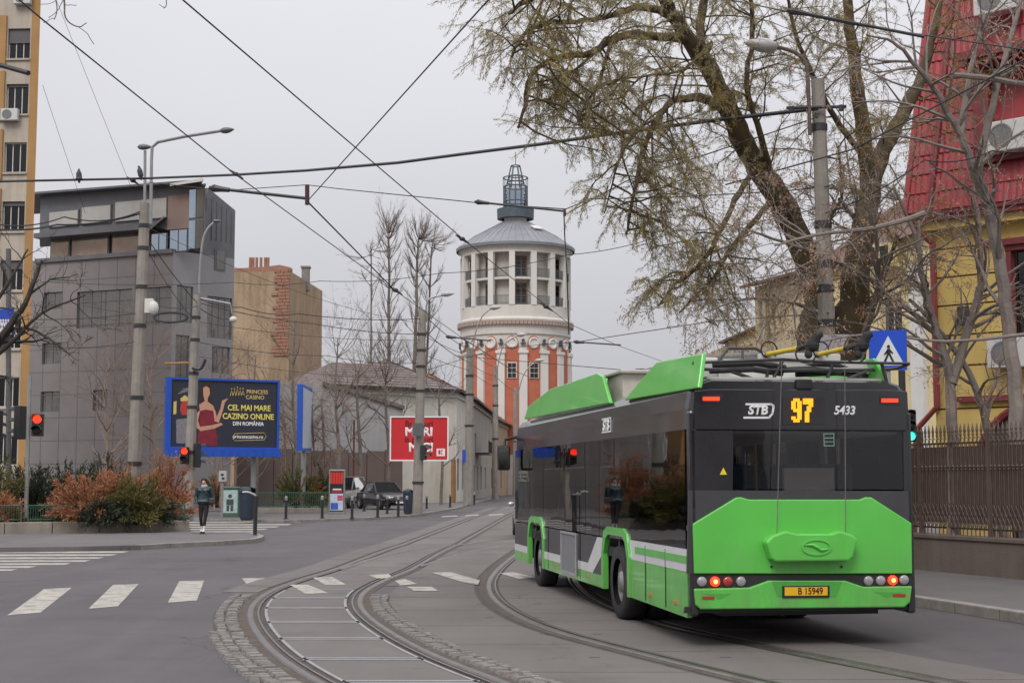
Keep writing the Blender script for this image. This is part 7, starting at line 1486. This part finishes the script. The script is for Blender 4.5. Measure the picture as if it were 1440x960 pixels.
for z in (.90, 1.32, 1.98, 2.40): fbx('fence_rail', 0, FL, z, z + .035, .018)
for k in range(nb_): fbx('backing_sheet', FL * k / nb_ + .06, FL * (k + 1) / nb_ - .06, 1.0, 2.36, .004, M_sheet, yF + .035 * sgn)
pk = MB(); pk.tube([(0, 0, .80), (0, 0, 2.52)], .012, 5); pk.lathe([(.004, 2.50), (.022, 2.56), (.016, 2.6), (.026, 2.63), (.003, 2.76)], n=6); pk.lathe([(.013, 1.97), (.028, 2.0), (.013, 2.03)], n=6); pk.lathe([(.013, 1.93), (.024, 1.95), (.013, 1.97)], n=6)
pkm = None; n = int(FL / .115)
for k in range(n):
    x = (k + .5) * FL / n; M_ = MF @ Matrix.Translation((x, yF - .022 * sgn, 0))
    if pkm is None: o = pk.obj('picket', M_iron, fe); pkm = o.data; o.matrix_local = M_
    else: share('picket', pkm, fe, M_)
sc_ = MB(); sc_.box(-.052, .052, -.006, .006, .925, .935); sc_.box(-.006, .006, -.006, .006, .93, 2.43)
for s in (-1, 1): sc_.tube([Vector((s * .045 * math.sin(t * 1.0), 0, .93 + .40 * t / 6.283)) for t in [j * 6.283 / 10 for j in range(11)]], .009, 4, cap=False)
for s in (-1, 1): sc_.tube([Vector((s * .05 * math.sin(t), 0, 2.42 + .09 * (1 - math.cos(t)) / 2)) for t in [j * 3.1416 / 6 for j in range(7)]], .007, 4, cap=False)
scm = None
for k in range(n):
    x = (k + 1.0) * FL / n; M_ = MF @ Matrix.Translation((x, yF - .03 * sgn, 0))
    if scm is None: o = sc_.obj('scroll_ornament', M_iron, fe); scm = o.data; o.matrix_local = M_
    else: share('scroll_ornament', scm, fe, M_)
# crossing sign and back of a triangular sign
M_sblue = mat('sign_blue_bright', (.008, .065, .48), .45, .05, 3); M_swht = mat('sign_white', (.60, .62, .64), .5, .05, 3); M_sback = mat('sign_back', (.34, .34, .35), .5, .08, 3, 0, 30, .4)
cs = empty('crossing_sign', (0, 0, 0), 0, 'blue square pedestrian crossing sign behind the bus roof', 'sign'); CD = 21.5
cpts = [P(1222, 465, CD), P(1275, 463.5, CD), P(1276, 520, CD), P(1223, 521, CD)]; mb = MB(); mb.prism(cpts, (0, .03, 0)); sbd = mb.obj('sign_board', M_sblue, cs)
def cpx(u_, v_, y=-.004): a = cpts[0].lerp(cpts[1], u_); b = cpts[3].lerp(cpts[2], u_); return a.lerp(b, v_) + Vector((0, y, 0))
def cpoly(m, pts, nm, y=-.004): mb = MB(); mb.prism([cpx(u_, v_, y) for u_, v_ in pts], (0, .003, 0)); return mb.obj(nm, m, sbd)
cpoly(M_swht, [(.50, .14), (.93, .88), (.07, .88)], 'sign_triangle')
for q in ([(.46, .40), (.50, .36), (.55, .39), (.54, .45), (.48, .45)], [(.47, .46), (.55, .46), (.56, .60), (.50, .62), (.45, .58)], [(.47, .48), (.38, .60), (.40, .63), (.49, .54)], [(.55, .48), (.63, .57), (.61, .60), (.53, .53)], [(.50, .60), (.56, .60), (.66, .80), (.61, .82)], [(.47, .58), (.51, .62), (.42, .82), (.36, .81)]): cpoly(M_ink, q, 'walking_figure', -.008)
for k in range(4): cpoly(M_ink, [(.20 + k * .17, .85), (.25 + k * .17, .80), (.31 + k * .17, .80), (.27 + k * .17, .85)], 'zebra_bar', -.008)
mb = MB(); mb.tube([P(1249, 520, CD + .05), Vector((P(1249, 520, CD + .05).x, CD + .05, .13))], .035, 8); mb.obj('post', M_galv, cs)
ts = empty('give_way_sign', (0, 0, 0), 0, 'grey back of a triangular sign beside the pole heads', 'sign'); mb = MB(); mb.prism([P(1142, 470, 24), P(1194, 470, 24), P(1172, 512, 24), P(1160, 512, 24)], (0, .02, 0)); mb.obj('sign_plate', M_sback, ts); mb = MB(); mb.tube([P(1166, 480, 24.06), Vector((P(1166, 480, 24.06).x, 24.06, .13))], .03, 8); mb.obj('post', M_galv, ts)

# ------------------------------------------------------------------ invented houses behind the viewpoint, added so the bus glass has something to reflect
for k, (x0, w, h, m, lb) in enumerate(((-22, 15, 11, M_och, 'invented unseen ochre three storey house added for bus glass reflections'), (-5, 13, 9, M_cw, 'invented unseen cream two storey house added for bus glass reflections'), (10, 16, 13, M_gw, 'invented unseen grey four storey house added for bus glass reflections'))):
    e = empty('reflection_house', (0, 0, 0), 0, lb, 'house'); hs = [(1.2 + q * 2.6, 2.5 + q * 2.6, 1.0 + f * 3.2, 2.9 + f * 3.2, 1) for q in range(int((w - 2) / 2.6)) for f in range(int(h / 3.4))]
    facade('wall', e, Vector((x0 + w, -26 - k, 0)), (-1, 0, 0), w, h, hs, m, .15)
    mb = MB(); mb.prism([(x0 - .3, -25.6 - k, h), (x0 + w + .3, -25.6 - k, h), (x0 + w, -31 - k, h + 3), (x0, -31 - k, h + 3)], (0, 0, .15)); mb.obj('roof', M_tile, e)
